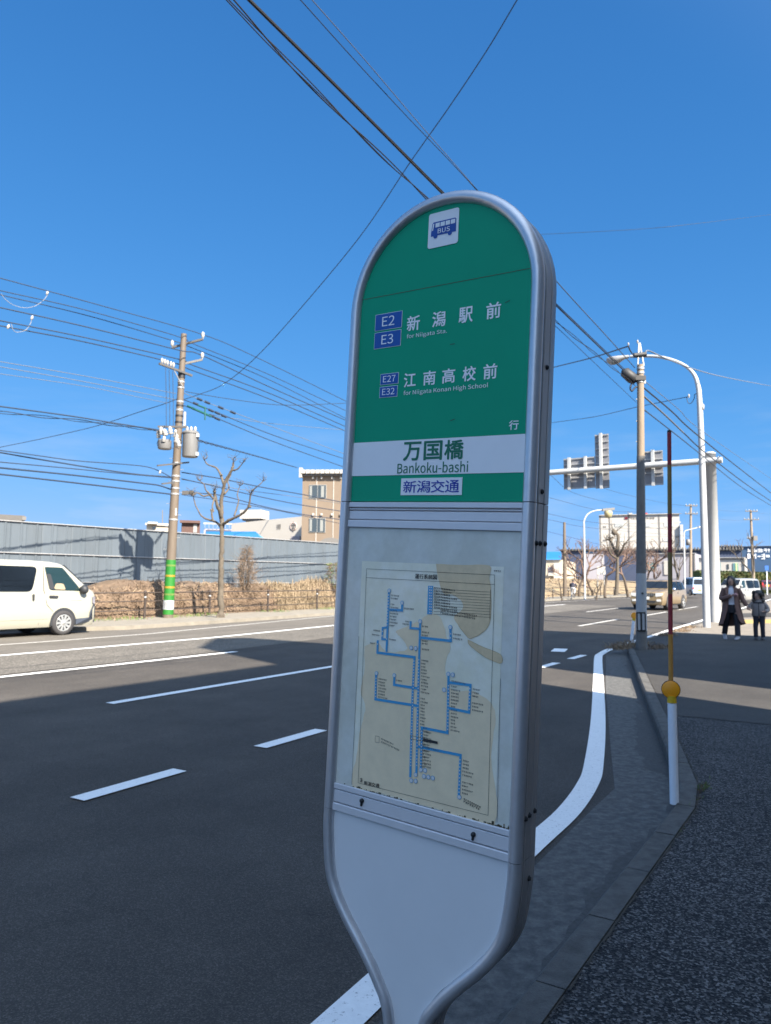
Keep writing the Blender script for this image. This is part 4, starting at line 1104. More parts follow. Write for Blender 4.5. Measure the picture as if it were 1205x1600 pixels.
b = MB(); c0_ = fb.pt(521, 853); b.prism([c0_ + fb.X * (math.cos(a_) * 1.0) + Z3 * (math.sin(a_) * .62) for a_ in [math.pi * k / 12 for k in range(13)]], fb.N * 1.2); b.build('dark_awning', M['joint'], r_, r_.location)

r_ = thing('white_warehouse', 'white sloping warehouse wall with one dark character and a round mark', 'building', Vector(atY(420, 905, 75).xy.to_3d()))
a, c = atY(361, 850, 78), atY(475, 850, 74); a.z = c.z = 0
X = (c - a).normalized(); N = Vector((X.y, -X.x, 0))
hl, hr_ = onp(361, 818, a, N).z, onp(475, 806.5, a, N).z
b = MB(); b.prism([a, c, c + Z3 * hr_, a + Z3 * hl], -N * 20); b.build('wall', M['white_wall'], r_, r_.location)
def wtext(name, body, m, x0, y0, x1, y1, a, X, N, root, bold=.02, o=.04):
    p, q_ = onp(x0, y1, a, N), onp(x1, y0, a, N); w_ = (q_ - p).dot(X); h = q_.z - p.z
    vs, fs = text_mesh(body); b = MB()
    for k in range(5):
        dx, dy = (0, 0) if k == 0 else (bold * h * math.cos(k * 1.57), bold * h * math.sin(k * 1.57))
        b.add([p + X * (x * w_ + dx) + Z3 * (y * h + dy) + N * (o + k * .002) for x, y in vs], fs)
    return b.build(name, m, root, root.location, fix=False)
wtext('wall_character', '術', M['joint'], 432.5, 818.5, 439.5, 827, a, X, N, r_)
c0 = onp(459, 822.5, a, N) + N * .04; ring_ = MB()
ring_.lathe([(.36, .03), (.42, .03), (.42, 0), (.36, 0)], c0, N, 24); ring_.build('round_mark', mat('faded_mark', (.52, .40, .36), .8), r_, r_.location)
b = MB()
for p in ([(-.05, -.5), (.05, -.5), (.03, .5), (-.03, .5)], [(-.28, .1), (.28, .1), (.28, .17), (-.28, .17)], [(-.25, -.35), (-.18, -.35), (.02, .1), (-.04, .1)], [(.25, -.35), (.18, -.35), (-.02, .1), (.04, .1)]):
    b.prism([c0 + X * s + Z3 * t for s, t in p], N * .03)
b.build('mark_figure', M['joint'], r_, r_.location)
p, q_ = onp(457, 838, a, N), onp(470, 850, a, N)
b = MB(); b.box((p + q_) / 2 + N * .1, ((q_ - p).dot(X), .3, abs(q_.z - p.z)), (X, N, Z3)); b.build('blue_box', M['grey_wall'], r_, r_.location)

r_ = thing('elevated_tank', 'pale square water tank on a steel frame above the blue roof', 'water tank', Vector(atY(397, 905, 90).xy.to_3d()))
b = MB(); p_, q_ = atY(378, 810.5, 90), atY(413.5, 797, 90); b.box(Vector(((p_.x + q_.x) / 2, 91, (p_.z + q_.z) / 2)), (q_.x - p_.x, 2.6, q_.z - p_.z), (Vector((.97, -.24, 0)), Vector((.24, .97, 0)), Z3)); b.build('tank', M['white_wall'], r_, r_.location)
b = MB(); b.box(Vector(((p_.x + q_.x) / 2, 91, p_.z - .12)), (q_.x - p_.x - .5, 2.2, .22), (Vector((.97, -.24, 0)), Vector((.24, .97, 0)), Z3)); b.build('tank_floor', M['joint'], r_, r_.location)
b = MB()
for x in (386, 393, 401, 408): b.tube([atY(x, 905, 91), atY(x, 810, 91)], .14, 6)
for y in (816, 822): b.tube([atY(386, y, 91), atY(408, y, 91)], .09, 5)
b.build('frame', M['joint'], r_, r_.location)

r_ = thing('blue_roofed_shed', 'low shed with bright blue roof just above the hoarding', 'shed', Vector(atY(370, 905, 58).xy.to_3d()))
def P58(x, y, d=0): return atY(x, y, 58 + d)
b = MB(); b.prism([P58(322, 836), P58(404, 836), P58(414, 843.5), P58(322, 843.5)], (0, .15, .02)); b.prism([P58(322, 832, 4), P58(399, 832, 4), P58(404, 836, 0), P58(322, 836, 0)], (0, 0, .08)); b.prism([P58(399, 832, 4), P58(414, 843.5, 0), P58(404, 836, 0)], (0, .02, .08)); b.build('roof', M['blue_roof'], r_, r_.location)
a = P58(324, 843); c = P58(412, 843); b = MB(); b.prism([Vector((a.x, a.y + .4, 0)), Vector((c.x, c.y + .4, 0)), Vector((c.x, c.y + 8, 0)), Vector((a.x, a.y + 8, 0))], (0, 0, a.z)); b.build('wall', M['cream_wall'], r_, r_.location)

r_ = thing('red_brown_house', 'red-brown walled house showing over the hoarding right of the utility pole', 'house', Vector(atY(300, 905, 68).xy.to_3d()))
fb = Facade(r_, 283, 850, 312, 68.8, 69.25, 816, 8, M['rust'])
fb.panel('roof', M['rust'], 281, 814, 313, 817, .4); fb.panel('window', M['frame_white'], 302, 819, 308, 832, .08)
for k in range(5): fb.panel('slat', M['joint'], 284 + 3.2 * k, 818, 284.5 + 3.2 * k, 836, .05)
r_ = thing('grey_footbridge', 'blue-grey railed structure behind the pruned tree above the blue roof', 'bridge', Vector(atY(345, 905, 85).xy.to_3d()))
fb = Facade(r_, 318, 850, 372, 85, 85.9, 826, 4, M['grey_wall']); fb.panel('dark_opening', M['navy'], 322, 829, 368, 833, .1); fb.panel('handrail', M['galv'], 318, 818, 372, 819, .2)
for k in range(8): fb.panel('handrail_post', M['galv'], 320 + k * 6.4, 819, 320.6 + k * 6.4, 826, .2)
r_ = thing('cream_building', 'low cream building with aerial mast showing left of the utility pole', 'building', Vector(atY(245, 905, 95).xy.to_3d()))
fb = Facade(r_, 228, 850, 270, 95.5, 96.5, 819, 8, M['cream_wall'])
fb.panel('rooftop_block', M['cream_wall'], 231, 816.5, 246, 819, 1.0); fb.panel('coping', M['white_wall'], 227, 818.6, 270, 820.5, .3); fb.panel('window', M['glass'], 238, 823, 244, 827, .06)
b = MB(); b.tube([atY(254, 822, 96), atY(254, 797, 96)], .07, 5); b.build('aerial_mast', M['joint'], r_, r_.location)
r_ = thing('site_hut', 'flat-roofed brown-edged site hut peeking over the left end of the hoarding', 'hut', Vector(atY(15, 905, 34).xy.to_3d()))
fb = Facade(r_, -60, 850, 36, 33, 34.5, 807, 5, M['cream_wall']); fb.panel('roof_edge', M['arm_steel'], -60, 806, 38, 810, .15); fb.panel('gutter_box', M['joint'], 33, 807.5, 40, 813, .2)
# ------------------------------------------------------------------ near side: posts, poles, gantry, lamps
D1 = rp(5.09, 1.02, .112)
dl = thing('kerb_marker_post', 'upright white marker post with orange disc and tall red-yellow snow pole at the kerb corner', 'marker post', D1)
YD = D1.y
def dz(x, y): return atY(x, y, YD)
b = MB(); b.tube([dz(1054, 1256), dz(1052, 1180), dz(1050.2, 1098)], .0275, 20); b.build('post', M['postwhite'], dl, D1)
b = MB(); b.tube([dz(1050.2, 1098), dz(1049.8, 1087)], .0292, 20); b.build('collar', M['yellow'], dl, D1)
rc = dz(1048.5, 1077); rd = (Vector((0, 0, EYE)) - rc); rd.z = 0; rd.normalize(); rd = (rd - UD * .25).normalized()
b = MB(); b.lathe([(.0, -.022), (.045, -.022), (.056, -.015), (.058, 0), (.058, .013)], rc, rd, 32); b.build('reflector_housing', M['pole_grey'], dl, D1)
b = MB(); b.lathe([(.0545, .0), (.0545, .0165), (.050, .019), (.0, .0195)], rc, rd, 32); b.build('reflector', M['orange'], dl, D1, sharp=40)
ys = [1064, 991, 928, 863, 803, 727, 676]; cs_ = ['amber', 'red', 'olive', 'red', 'olive', 'red']
def dx(y): return 1048.3 + (1045.8 - 1048.3) * (1064 - y) / (1064 - 676)
for i, m in enumerate(cs_):
    b = MB(); b.tube([dz(dx(ys[i]), ys[i]), dz(dx(ys[i + 1]), ys[i + 1])], .0148 - i * .0003, 14); b.build('snow_pole_band', M[m], dl, D1)
b = MB(); b.lathe([(.0132, 0), (.0132, .012), (.009, .017), (.0, .018)], dz(1045.8, 676), (0, 0, 1), 14); b.build('pole_cap', M['rubber'], dl, D1)
# second marker, knocked askew, by the next pole
D2 = rp(17.5, 4.30, .112)
d2 = thing('kerb_marker_post', 'leaning white marker post with small orange disc beside the concrete pole', 'marker post', D2)
def d2p(x, y): return atY(x, y, D2.y)
b = MB(); b.tube([d2p(985.5, 1013), d2p(990.5, 968)], .034, 14); b.build('post', M['postwhite'], d2, D2)
b = MB(); b.lathe([(.0, -.05), (.06, -.05), (.075, -.03), (.075, .02), (.07, .03), (.0, .032)], d2p(991.5, 962), Vector((-.3, -1, .1)), 20); b.build('reflector', M['orange'], d2, D2, sharp=40)
b = MB(); b.tube([d2p(990.3, 970), d2p(990.9, 966)], .036, 14); b.build('collar', M['yellow'], d2, D2)

# concrete pole by the kerb
P2 = rp(16.26, 3.86, .112)
cp = thing('roadside_pole', 'slim concrete pole by the kerb with white lower sleeve and black splice case', 'utility pole', P2)
def c2(x, y): return atY(x, y, P2.y)
def seg(name, x0, y0, x1, y1, r0, r1, m, n=20):
    b = MB(); b.tube([c2(x0, y0), c2(x1, y1)], [r0, r1], n); return b.build(name, M[m], cp, P2)
k_ = P2.y / F
seg('shaft', 1002.5, 1016, 1000.8, 570, 7.6 * k_, 5.0 * k_, 'concrete_pole')
seg('base_sleeve', 1002.5, 1017, 1002.4, 985, 8.6 * k_, 8.4 * k_, 'pole_grey')
seg('white_sleeve', 1002.4, 985, 1002, 896, 8.2 * k_, 7.7 * k_, 'pole_white')
seg('painted_shade', 1002, 896, 1001.2, 713, 7.5 * k_, 6.1 * k_, 'pole_grey')  # shaded middle of the shaft painted as a darker grey tube
b = MB(); fw2 = Vector((-.12, -1, 0)).normalized(); rt2 = Vector((1, -.12, 0)).normalized()
c = c2(1000, 971) + fw2 * 8.6 * k_
b.box(c, (.19, .02, .40), (rt2, fw2, Z3)); npn = b.build('warning_plate', M['dark'], cp, P2)
for dx_ in (-.045, .045):
    b = MB(); b.box(c + rt2 * dx_ + fw2 * .012, (.05, .008, .34), (rt2, fw2, Z3)); b.build('plate_stripe', M['pole_white'], npn, P2)
b = MB(); b.lathe([(.0, 0), (.02, 0), (.02, .02)], c2(1002, 927) + fw2 * 8.0 * k_, fw2, 10); b.build('bolt', M['dark'], cp, P2)
for y in (576, 583, 590, 597, 624, 658, 690):
    x = 1000.9
    if y < 600: seg('clamp_band', x, y - 1.6, x, y + 1.6, 6 * k_, 6 * k_, 'galv')
    else: b = MB(); b.tube([c2(994, y), c2(1000, y)], .012, 6); b.build('step_bolt', M['galv'], cp, P2)
b = MB(); b.tube([c2(996.5, 572), c2(998.8, 536), c2(999.8, 536), c2(1006, 572)], .018, 8); b.build('top_bracket', M['galv_light'], cp, P2)
b = MB(); b.tube([c2(990.5, 555.5), c2(1009.5, 553.5)], .055, 12); b.build('top_closure', M['trim'], cp, P2)
b = MB(); insul(b, c2(996.5, 537), .09); insul(b, c2(982, 540.5), .08); b.build('insulator', M['porcelain'], cp, P2)
b = MB(); b.tube([c2(972.8, 577.5), c2(976, 581), c2(989, 592), c2(993, 598)], [.03, .115, .125, .05], 12); b.build('splice_case', M['trim'], cp, P2)
b = MB(); b.tube(crom([c2(988, 597), c2(985, 606), c2(987.5, 611), c2(992, 606), c2(996, 604)], 5), .02, 6); b.build('cable_loop', M['wire_blue'], cp, P2)
b = MB(); b.box(c2(1006, 594), (.06, .08, .16)); b.build('clamp', M['galv_light'], cp, P2)
b = MB(); b.box(c2(999, 592), (.22, .2, .10)); b.build('cable_clamp', M['dark'], cp, P2)

# street lamp with long curved arm
P3_ = rp(25.66, 4.07, .112)
ln = thing('street_lamp', 'tall pale grey street lamp whose curved arm reaches left over the road', 'street lamp', P3_)
def l3(x, y): return onp(x, y, P3_, UD)
lp = [l3(x, y) for x, y in ((1104.5, 981), (1101, 850), (1097, 720), (1093, 625), (1090.5, 602), (1085, 586), (1074, 574), (1060, 566), (1040, 559.5), (1018, 556.5), (985, 557))]
lp2 = [lp[0]] + crom(lp[1:], 5); n2 = len(lp2)
b = MB(); b.tube(lp2, [.115 - .065 * min(1, i / (n2 * .55)) for i in range(n2)], 14); b.build('pole', M['galv_light'], ln, P3_)
b = MB(); h0, h1 = l3(983, 557), l3(947.5, 562.5); hx = (h1 - h0).normalized(); hy = hx.cross(Z3).normalized()
b.loft([[h0.lerp(h1, t) + hy * (w_ * math.cos(a)) + Z3 * (t_ * math.sin(a) - (.0 if math.sin(a) > 0 else dp * -math.sin(a))) for a in [k * math.pi / 6 for k in range(12)]] for t, w_, t_, dp in ((0, .05, .05, 0), (.25, .10, .07, .02), (.45, .15, .08, .10), (.75, .17, .08, .13), (.95, .10, .06, .06), (1, .03, .02, .0))])
b.build('lamp_head', M['galv'], ln, P3_)
b = MB(); cc = h0.lerp(h1, .68); b.lathe([(.0, -.20), (.09, -.19), (.13, -.14), (.14, -.08)], cc, (0, 0, 1), 14); b.build('glass_bowl', M['curtain'], ln, P3_)
b = MB(); b.lathe([(.0, 0), (.06, .02), (.07, .14), (.05, .2), (.0, .22)], l3(1097.5, 641), (0, 0, 1), 12); b.build('light_sensor', M['porcelain'], ln, P3_)
b = MB(); b.box(l3(1107.5, 957), (.06, .06, .62)); b.build('wiring_cover', M['galv'], ln, P3_)
b = MB(); insul(b, l3(1076.5, 622), .14); b.build('insulator', M['porcelain'], ln, P3_)
b = MB(); b.tube(crom([l3(1073, 621), l3(1075, 629), l3(1080, 630), l3(1085, 622), l3(1086, 616), l3(1094, 616)], 4), .012, 5); b.build('feed_wire', M['wire_blue'], ln, P3_)

# overhead sign gantry: thick column, beam over the road, sign panels seen from behind
P4 = rp(29.32, 4.32, .112)
gy = thing('sign_gantry', 'thick grey column with beam over the road carrying sign panels seen from behind', 'sign gantry', P4)
def g4(x, y, du=0.0): return onp(x, y, P4 + UD * du, UD)
ct = g4(1112, 708); zc = ct.z
b = MB(); b.lathe([(.215, -.05), (.215, .5), (.20, zc - .14), (.205, zc - .14), (.205, zc - .1), (.12, zc - .05), (.0, zc - .04)], Vector((P4.x, P4.y, .1)), (0, 0, 1), 28); b.build('column', M['galv_light'], gy, P4)
bl = g4(861, 738); zb = bl.z * .5 + g4(1090, 725.5).z * .5
e0 = P4 + VD * -.45; e1 = P4 + VD * 14.5
b = MB(); b.tube([Vector((e0.x, e0.y, zb)) - UD * .28, Vector((e1.x, e1.y, zb)) - UD * .28], [.115, .10], 18); b.build('beam', M['galv_light'], gy, P4)
for dv in (-.36, .25):
    b = MB(); p = P4 + VD * dv; b.lathe([(.15, 0), (.15, .035)], Vector((p.x, p.y, zb)) - UD * .28, VD, 18); b.build('flange', M['galv'], gy, P4)
b = MB(); p = P4 + VD * .02; b.box(Vector((p.x, p.y, zb)) - UD * .2, (.3, .62, .16), (UD, VD, Z3)); b.build('beam_bracket', M['galv'], gy, P4)
M['panel_back'] = mat('panel_back', (.33, .33, .35), .55, .3, var=.08, vscale=3)
def spanel(name, x0, y0, x1, y1, ribs, rails_):
    p, q_ = g4(x0, y1, .05), g4(x1, y0, .05)
    v0, v1, z0, z1 = uv(p)[1], uv(q_)[1], p.z, q_.z
    c = P4 + UD * .05
    def at(v, z, du=0): r = UD * (uv(P4)[0] + .05 + du) + VD * v; r.z = z; return r
    b = MB(); b.box((at(v0, z0) + at(v1, z1)) / 2, (.02, abs(v1 - v0), z1 - z0), (UD, VD, Z3)); o = b.build(name, M['panel_back'], gy, P4)
    for t in ribs:
        v = v0 + (v1 - v0) * t; b = MB(); b.box((at(v, z0, -.10) + at(v, z1, -.10)) / 2, (.10, .11, z1 - z0 + .06), (UD, VD, Z3)); b.build('post_rib', M['galv_light'], o, P4)
    for t in rails_:
        z = z0 + (z1 - z0) * t; b = MB(); b.box((at(v0, z, -.03) + at(v1, z, -.03)) / 2, (.045, abs(v1 - v0) - .02, .05), (UD, VD, Z3)); b.build('rail', M['galv'], o, P4)
    return o
spanel('sign_panel', 881.5, 713.5, 929.5, 765, (.20, .72), (.02, .36, .5, .8, .98))
spanel('sign_panel', 931, 677.5, 951, 763.5, (.47,), (.02, .28, .46, .6, .73, .86, .98))
spanel('sign_panel', 1000, 703.5, 1035.5, 759.5, (.60,), (.02, .36, .52, .76, .98))

# ------------------------------------------------------------------ far right: field, trees, poles, buildings
def lamp_far(xb, yb, pts, Y, label, r=.09):
    o_ = atY(xb, yb, Y); o_.z = .1
    t = thing('street_lamp', label, 'street lamp', o_)
    P = crom([o_] + [atY(x, y, Y) for x, y in pts], 4)
    b = MB(); b.tube(P, [r - (r * .5) * i / (len(P) - 1) for i in range(len(P))], 10); b.build('pole', M['galv_light'], t, o_)
    e = P[-1]; d = (P[-1] - P[-2]).normalized(); b = MB(); b.box(e + d * .35, (1.0, .32, .20), (d, d.cross(Z3).normalized(), Z3)); b.build('lamp_head', M['tank'], t, o_)
    b = MB(); b.lathe([(.0, 0), (.28, .1), (.36, .5), (.30, .62)], e + d * .35 - Z3 * .75, (0, 0, 1), 12); b.build('glass_bowl', mat('amber_bowl', (.34, .29, .16), .4), t, o_)
lamp_far(914, 932.5, [(913.5, 880), (912.6, 825), (913, 813), (919, 803), (930, 798), (944, 796.5)], 62, 'white street lamp with hooked arm standing by the dry field')
def simple_pole(xb, Y, ytop, xt, label, arms, r=.16, m='concrete_pole', name='utility_pole'):
    o_ = atY(xb, 905, Y); o_.z = .1
    t = thing(name, label, 'utility pole', o_)
    top = atY(xt, ytop, Y); b = MB(); b.tube([o_, o_.lerp(top, .5), top], [r, r * .8, r * .6], 12); b.build('shaft', M[m], t, o_)
    for y, w_ in arms:
        c = atY(xt, y, Y); c.y -= r; b = MB(); b.box(c, (w_, .10, .12)); b.build('crossarm', M['arm_steel'], t, o_)
        for k in (-.45, -.2, .2, .45):
            b = MB(); b.lathe([(.03, 0), (.05, .06), (.03, .14), (.0, .18)], c + Vector((k * w_, 0, .06)), (0, 0, 1), 8); b.build('insulator', M['porcelain'], t, o_)
    return t, o_
simple_pole(882.5, 75, 816, 882, 'plain wooden-brown pole at the left edge of the dry field view', [], .22, 'steel_pole')
t_, o_ = simple_pole(1078.5, 88, 788, 1079.5, 'distant utility pole with two crossarms right of the white cube building', [(790.5, 1.4), (803, 1.5)], .2)
b = MB(); b.lathe([(.0, 0), (.25, 0), (.25, .7), (.0, .75)], atY(1075.5, 852, 88), (0, 0, 1), 10); b.build('transformer', M['tank'], t_, o_)
t_, o_ = simple_pole(1177.5, 96, 797, 1173, 'distant brown utility pole in front of the blue lettered wall', [(799, 1.6), (812, 2.0), (841, 1.2)], .22)
b = MB(); b.box(atY(1180, 841, 95.6), (.5, .3, .6)); b.build('switch_box', M['pole_grey'], t_, o_)
sg2 = atY(1198, 905, 100); sg2.z = .1
t_ = thing('road_sign', 'small blue square sign on thin white post by the far hedge', 'road sign', sg2)
b = MB(); b.tube([sg2, atY(1198, 884, 100)], .07, 8); b.build('post', M['postwhite'], t_, sg2)
b = MB(); b.box(atY(1198, 887.5, 99.8), (.5, .05, .62)); b.build('sign_plate', mat('sign_blue', (.01, .12, .5), .5), t_, sg2)
lo_ = atY(1069.5, 905, 70); lo_.z = .1
t_ = thing('street_lamp', 'slim white lamp post left of the distant utility pole', 'street lamp', lo_)
b = MB(); b.tube([lo_, atY(1069, 833, 70), atY(1071, 829, 70), atY(1092, 824, 70)], [.09, .07, .05, .04], 8); b.build('pole', M['galv_light'], t_, lo_)
b = MB(); b.box(atY(1096, 823.5, 70), (.6, .3, .14)); b.build('lamp_head', M['galv_light'], t_, lo_)

# bare street trees
def bare_tree(name, label, base, h, r, spread, seed, depth=5, lean=0.0, mt='bark', twigs=True, thin=.62):
    rs = random.Random(seed); t = thing(name, label, 'tree', base, 0, 'bare trees beyond the road' if name == 'bare_tree' else None)
    tr = MB(); br = MB()
    def grow(p, d, l, r_, k, b):
        n_ = 4; P = [p]; rr = [r_]
        for i in range(n_):
            d = (d + Vector((rs.gauss(0, .16), rs.gauss(0, .16), rs.gauss(.04, .1)))).normalized(); P.append(P[-1] + d * l / n_); rr.append(r_ * (1 - .35 * (i + 1) / n_))
        b.tube(P, rr, 6 if k > 2 else 4, caps=False)
        if k == 0: return
        for j in range(rs.choice((2, 3, 3)) if k > 1 else 3):
            dd = (d + Vector((rs.gauss(0, spread), rs.gauss(0, spread), rs.gauss(.15, .3)))).normalized()
            q_ = P[-1] if j < 2 else P[rs.choice((2, 3))]
            grow(q_, dd, l * rs.uniform(.6, .82), max(r_ * thin, .010), k - 1, br)
    grow(base, Vector((lean, 0, 1)).normalized(), h * .38, r, depth, tr)
    tr.build('trunk', M[mt], t, base); br.build('branches', M['twig'] if twigs else M[mt], t, base)
    return t
bs = atY(963.5, 905, 62); bs.z = .1
pt = thing('pruned_tree', 'bare pruned street tree with knotted top before the white cube building', 'tree', bs)
def q62(x, y, d=0): return atY(x, y, 62 + d)
tr = MB(); tr.tube(crom([q62(963, 930), q62(964.5, 905), q62(965, 880), q62(964.5, 858)], 4), [.17 - .006 * i for i in range(13)], 10); tr.build('trunk', M['bark'], pt, bs)
br = MB()
for pts, r0 in (([(964.5, 862), (965.5, 848), (966, 838), (963, 833), (959.5, 832.5)], .17), ([(964, 866, .3), (957, 852, .6), (953, 844, .8), (946.5, 843, 1)], .13), ([(965, 870), (972, 860, -.5), (976, 850, -.8)], .11), ([(963, 872), (955, 866, -.6), (950, 855, -.9)], .09), ([(959, 856, .5), (954, 841, .8)], .07)):
    P = crom([q62(*p) for p in pts], 4); br.tube(P, [r0 * (1 - .5 * i / len(P)) for i in range(len(P))], 7)
    for k in range(9):
        d = Vector((random.gauss(0, .8), random.gauss(0, .8), random.gauss(.8, .5))).normalized(); e = P[-1 - (k % 4)]; l = random.uniform(.5, 1.5)
        br.tube([e, e + d * l * .5 + Vector((random.gauss(0, .08), 0, 0)), e + d * l], [.035, .022, .012], 4)
br.lathe([(.0, -.3), (.26, -.1), (.24, .15), (.0, .28)], q62(960, 832), (0, 0, 1), 8); br.build('branches', M['bark'], pt, bs)
def fbase(x, Y): p = atY(x, 905, Y); p.z = .1; return p
for i, (x, Y, h, sd) in enumerate(((905, 74, 5.6, 3), (926, 80, 5.4, 5), (945, 72, 6.0, 8), (981, 76, 6.2, 11), (1012, 82, 5.8, 14), (1030, 90, 5.2, 17))):
    bare_tree('bare_tree', ['wide reddish bare tree farthest left along the dry field', 'low bare tree between the hooked lamp and the white signboard', 'twiggy bare tree just left of the knotted pruned tree', 'twiggy bare tree between the pruned tree and the concrete pole', 'bare tree just right of the concrete pole before the grey wall', 'small bare tree behind the gold car'][i], fbase(x, Y), h, .15, .55, sd, 5, 0, 'bark_dark', True, .66)
for x, Y, h, sd, lb in ((1059, 84, 6.6, 21, 'tall narrow bare tree left of the distant crossarm pole'), (1185, 92, 7.2, 25, 'slender bare tree in front of the lettered blue wall')):
    bare_tree('bare_tree', lb, fbase(x, Y), h, .17, .28, sd, 4, 0, 'bark', False, .6)
bare_tree('sapling', 'small black leafless sapling in the dry field beside the hooked lamp', fbase(931.5, 61), 2.0, .09, .5, 31, 2, 0, 'bark_dark', False, .6)
sk = fbase(878, 58); b = MB(); b.tube([sk, atY(875.5, 917, 58), atY(873, 906, 58)], [.06, .05, .03], 6)
st_ = b.build('leaning_stake', M['bark_dark'], None, sk); tag(st_, 'dark stake leaning left at the near edge of the dry field', 'stake')

# grass of the field
b = MB(); seg_ = [(off(FK, 3.5)[i], off(FK, 14)[i]) for i in range(7, len(FK))]
for i in range(15000):
    k = random.choice((0, 0, 0, 1, 1, 1, 2, 2, 3)); t = random.random(); f = random.random() ** 1.6
    if k + 1 >= len(seg_): continue
    a0, a1 = seg_[k]; b0, b1 = seg_[k + 1]
    near = (a0[0] + (b0[0] - a0[0]) * t, a0[1] + (b0[1] - a0[1]) * t); far_ = (a1[0] + (b1[0] - a1[0]) * t, a1[1] + (b1[1] - a1[1]) * t)
    z = .13 + 1.85 * min(1, f * 1.35)
    p = rp(near[0] + (far_[0] - near[0]) * f, near[1] + (far_[1] - near[1]) * f, z - .05)
    blade(b, p, Vector((random.gauss(0, .5), random.gauss(0, .5), 1)), random.uniform(.15, .45), .09, random.choice((0, 1, 1, 2)), .35)
tag(b.build('field_grass', [M['straw'], M['straw_pale'], M['straw_dark']], fix=False), kind='stuff')
b = MB()
for i in range(1800):
    u = random.uniform(46, 60); v = interp(RAIL, u) + random.gauss(-.2, .25)
    blade(b, rp(u, v, .1), Vector((random.gauss(0, .5), random.gauss(0, .5), .8)), random.uniform(.3, .9), .05, random.choice((0, 1, 1)), .5)
tag(b.build('fence_grass', [M['straw'], M['straw_pale']], fix=False), kind='stuff')
# hedge at the far end
hp0, hp1 = atY(1095, 905, 108), atY(1240, 905, 126); hp0.z = hp1.z = 0
hg = thing('clipped_hedge', 'long clipped olive green hedge below the blue lettered wall', 'hedge', hp0)
HX = (hp1 - hp0).normalized(); HN = Vector((HX.y, -HX.x, 0)); hl_ = (hp1 - hp0).length
ht = onp(1160, 893, hp0, HN).z
b = MB(); b.prism([hp0, hp1, hp1 - HN * 1.2, hp0 - HN * 1.2], (0, 0, ht - .12), 1)
for i in range(9000):
    s = random.uniform(0, hl_); z = random.uniform(.1, ht) if random.random() < .8 else ht - .1
    p = hp0 + HX * s + HN * (random.uniform(-.02, .12) if z < ht - .11 else random.uniform(-1.2, 0)) + Z3 * z
    blade(b, p, Vector((random.gauss(0, 1), random.gauss(-.8, .5), random.gauss(.2, .6))), random.uniform(.15, .4), .16, 0 if math.sin(s * 1.9) + math.sin(z * 3 + s) > -.4 else 1, .2)
b.build('foliage', [M['hedge'], M['hedge2']], hg, hp0, fix=False)

# white cube building
r_ = thing('white_cube_building', 'large windowless cream-white block with dark vertical joints and red mark', 'building', Vector(atY(1000, 905, 190).xy.to_3d()))
fb = Facade(r_, 937.5, 890, 1064, 194, 187.5, 804.5, 40, M['white_wall'])
WH = fb
for x in (938.6, 953, 983, 1030.5): fb.panel('panel_joint', M['joint'], x - .35, 805, x + .35, 870, .08)
for y in (817, 824.5, 838, 846): fb.panel('floor_joint', mat('pale_joint', (.55, .53, .49), .8), 939, y - .15, 1064, y + .15, .05)
fb.panel('parapet', M['white_wall'], 936, 803, 1065, 805, .5)
for x0, y0, x1, y1 in ((961, 817, 974.5, 823), (1008.5, 816, 1016, 823), (1038, 816, 1052, 823), (962, 841, 974.5, 846), (1036, 840, 1050, 846)):
    f = fb.panel('window', mat('pale_window', (.60, .62, .60), .3), x0, y0, x1, y1, .12)
    for k in range(1, 4): fb.panel('mullion', M['pole_white'], x0 + (x1 - x0) * k / 4 - .15, y0, x0 + (x1 - x0) * k / 4 + .15, y1, .16, f)
for x, y in ((942.5, 822), (942.5, 843), (1056, 837.5)): fb.panel('vent', M['joint'], x, y, x + 2, y + 2.5, .1); fb.panel('vent', M['joint'], x + 2.8, y, x + 4.8, y + 2.5, .1)
def glyphs(fb, x0, y0, x1, y1, n_, m, seed, name):     # lettering too small in the photo to be read: strokes only
    rs = random.Random(seed); b = MB(); w_ = (x1 - x0) / n_
    for k in range(n_):
        gx, gw, gh = x0 + k * w_, w_ * .82, y1 - y0
        for j in range(4):
            horizontal = rs.random() < .6
            if horizontal: yy = y0 + gh * rs.uniform(.05, .9); a, c, d, e = gx, yy, gx + gw, yy + gh * .14
            else: xx = gx + gw * rs.uniform(.05, .8); a, c, d, e = xx, y0, xx + gw * .17, y1
            p, q_ = fb.pt(a, e), fb.pt(d, c); b.box((p + q_) / 2 + fb.N * (.06 + .01 * j), ((q_ - p).dot(fb.X), .04, q_.z - p.z), (fb.X, fb.N, Z3))
    return b.build(name, m, fb.root, fb.root.location)
b = MB(); c = fb.pt(978.5, 809.5); u_ = (fb.pt(980, 809.5) - fb.pt(978, 809.5)).length / 2
b.prism([c + fb.X * (s * u_) + Z3 * (t * u_) + fb.N * .06 for s, t in ((-2, -2.2), (-.9, -2.2), (0, -.9), (.9, -2.2), (2, -2.2), (2, 2), (.9, 2), (0, .7), (-.9, 2), (-2, 2))], fb.N * .06); b.build('red_mark', mat('logo_red', (.55, .03, .04), .5), r_, r_.location)
glyphs(fb, 984.5, 807.8, 1024, 811.2, 9, M['joint'], 4, 'wall_lettering')
fb.panel('stair_wing', M['white_wall'], 1064, 820, 1067, 870, 1.0); fb.panel('rooftop_rail', M['joint'], 981, 800, 982, 804, .3); fb.panel('rooftop_unit', M['white_wall'], 983, 802, 988, 804.5, 1)
fb.panel('rooftop_light', mat('red_lamp', (.4, .05, .05), .5), 1008, 801.5, 1012, 804, .4)

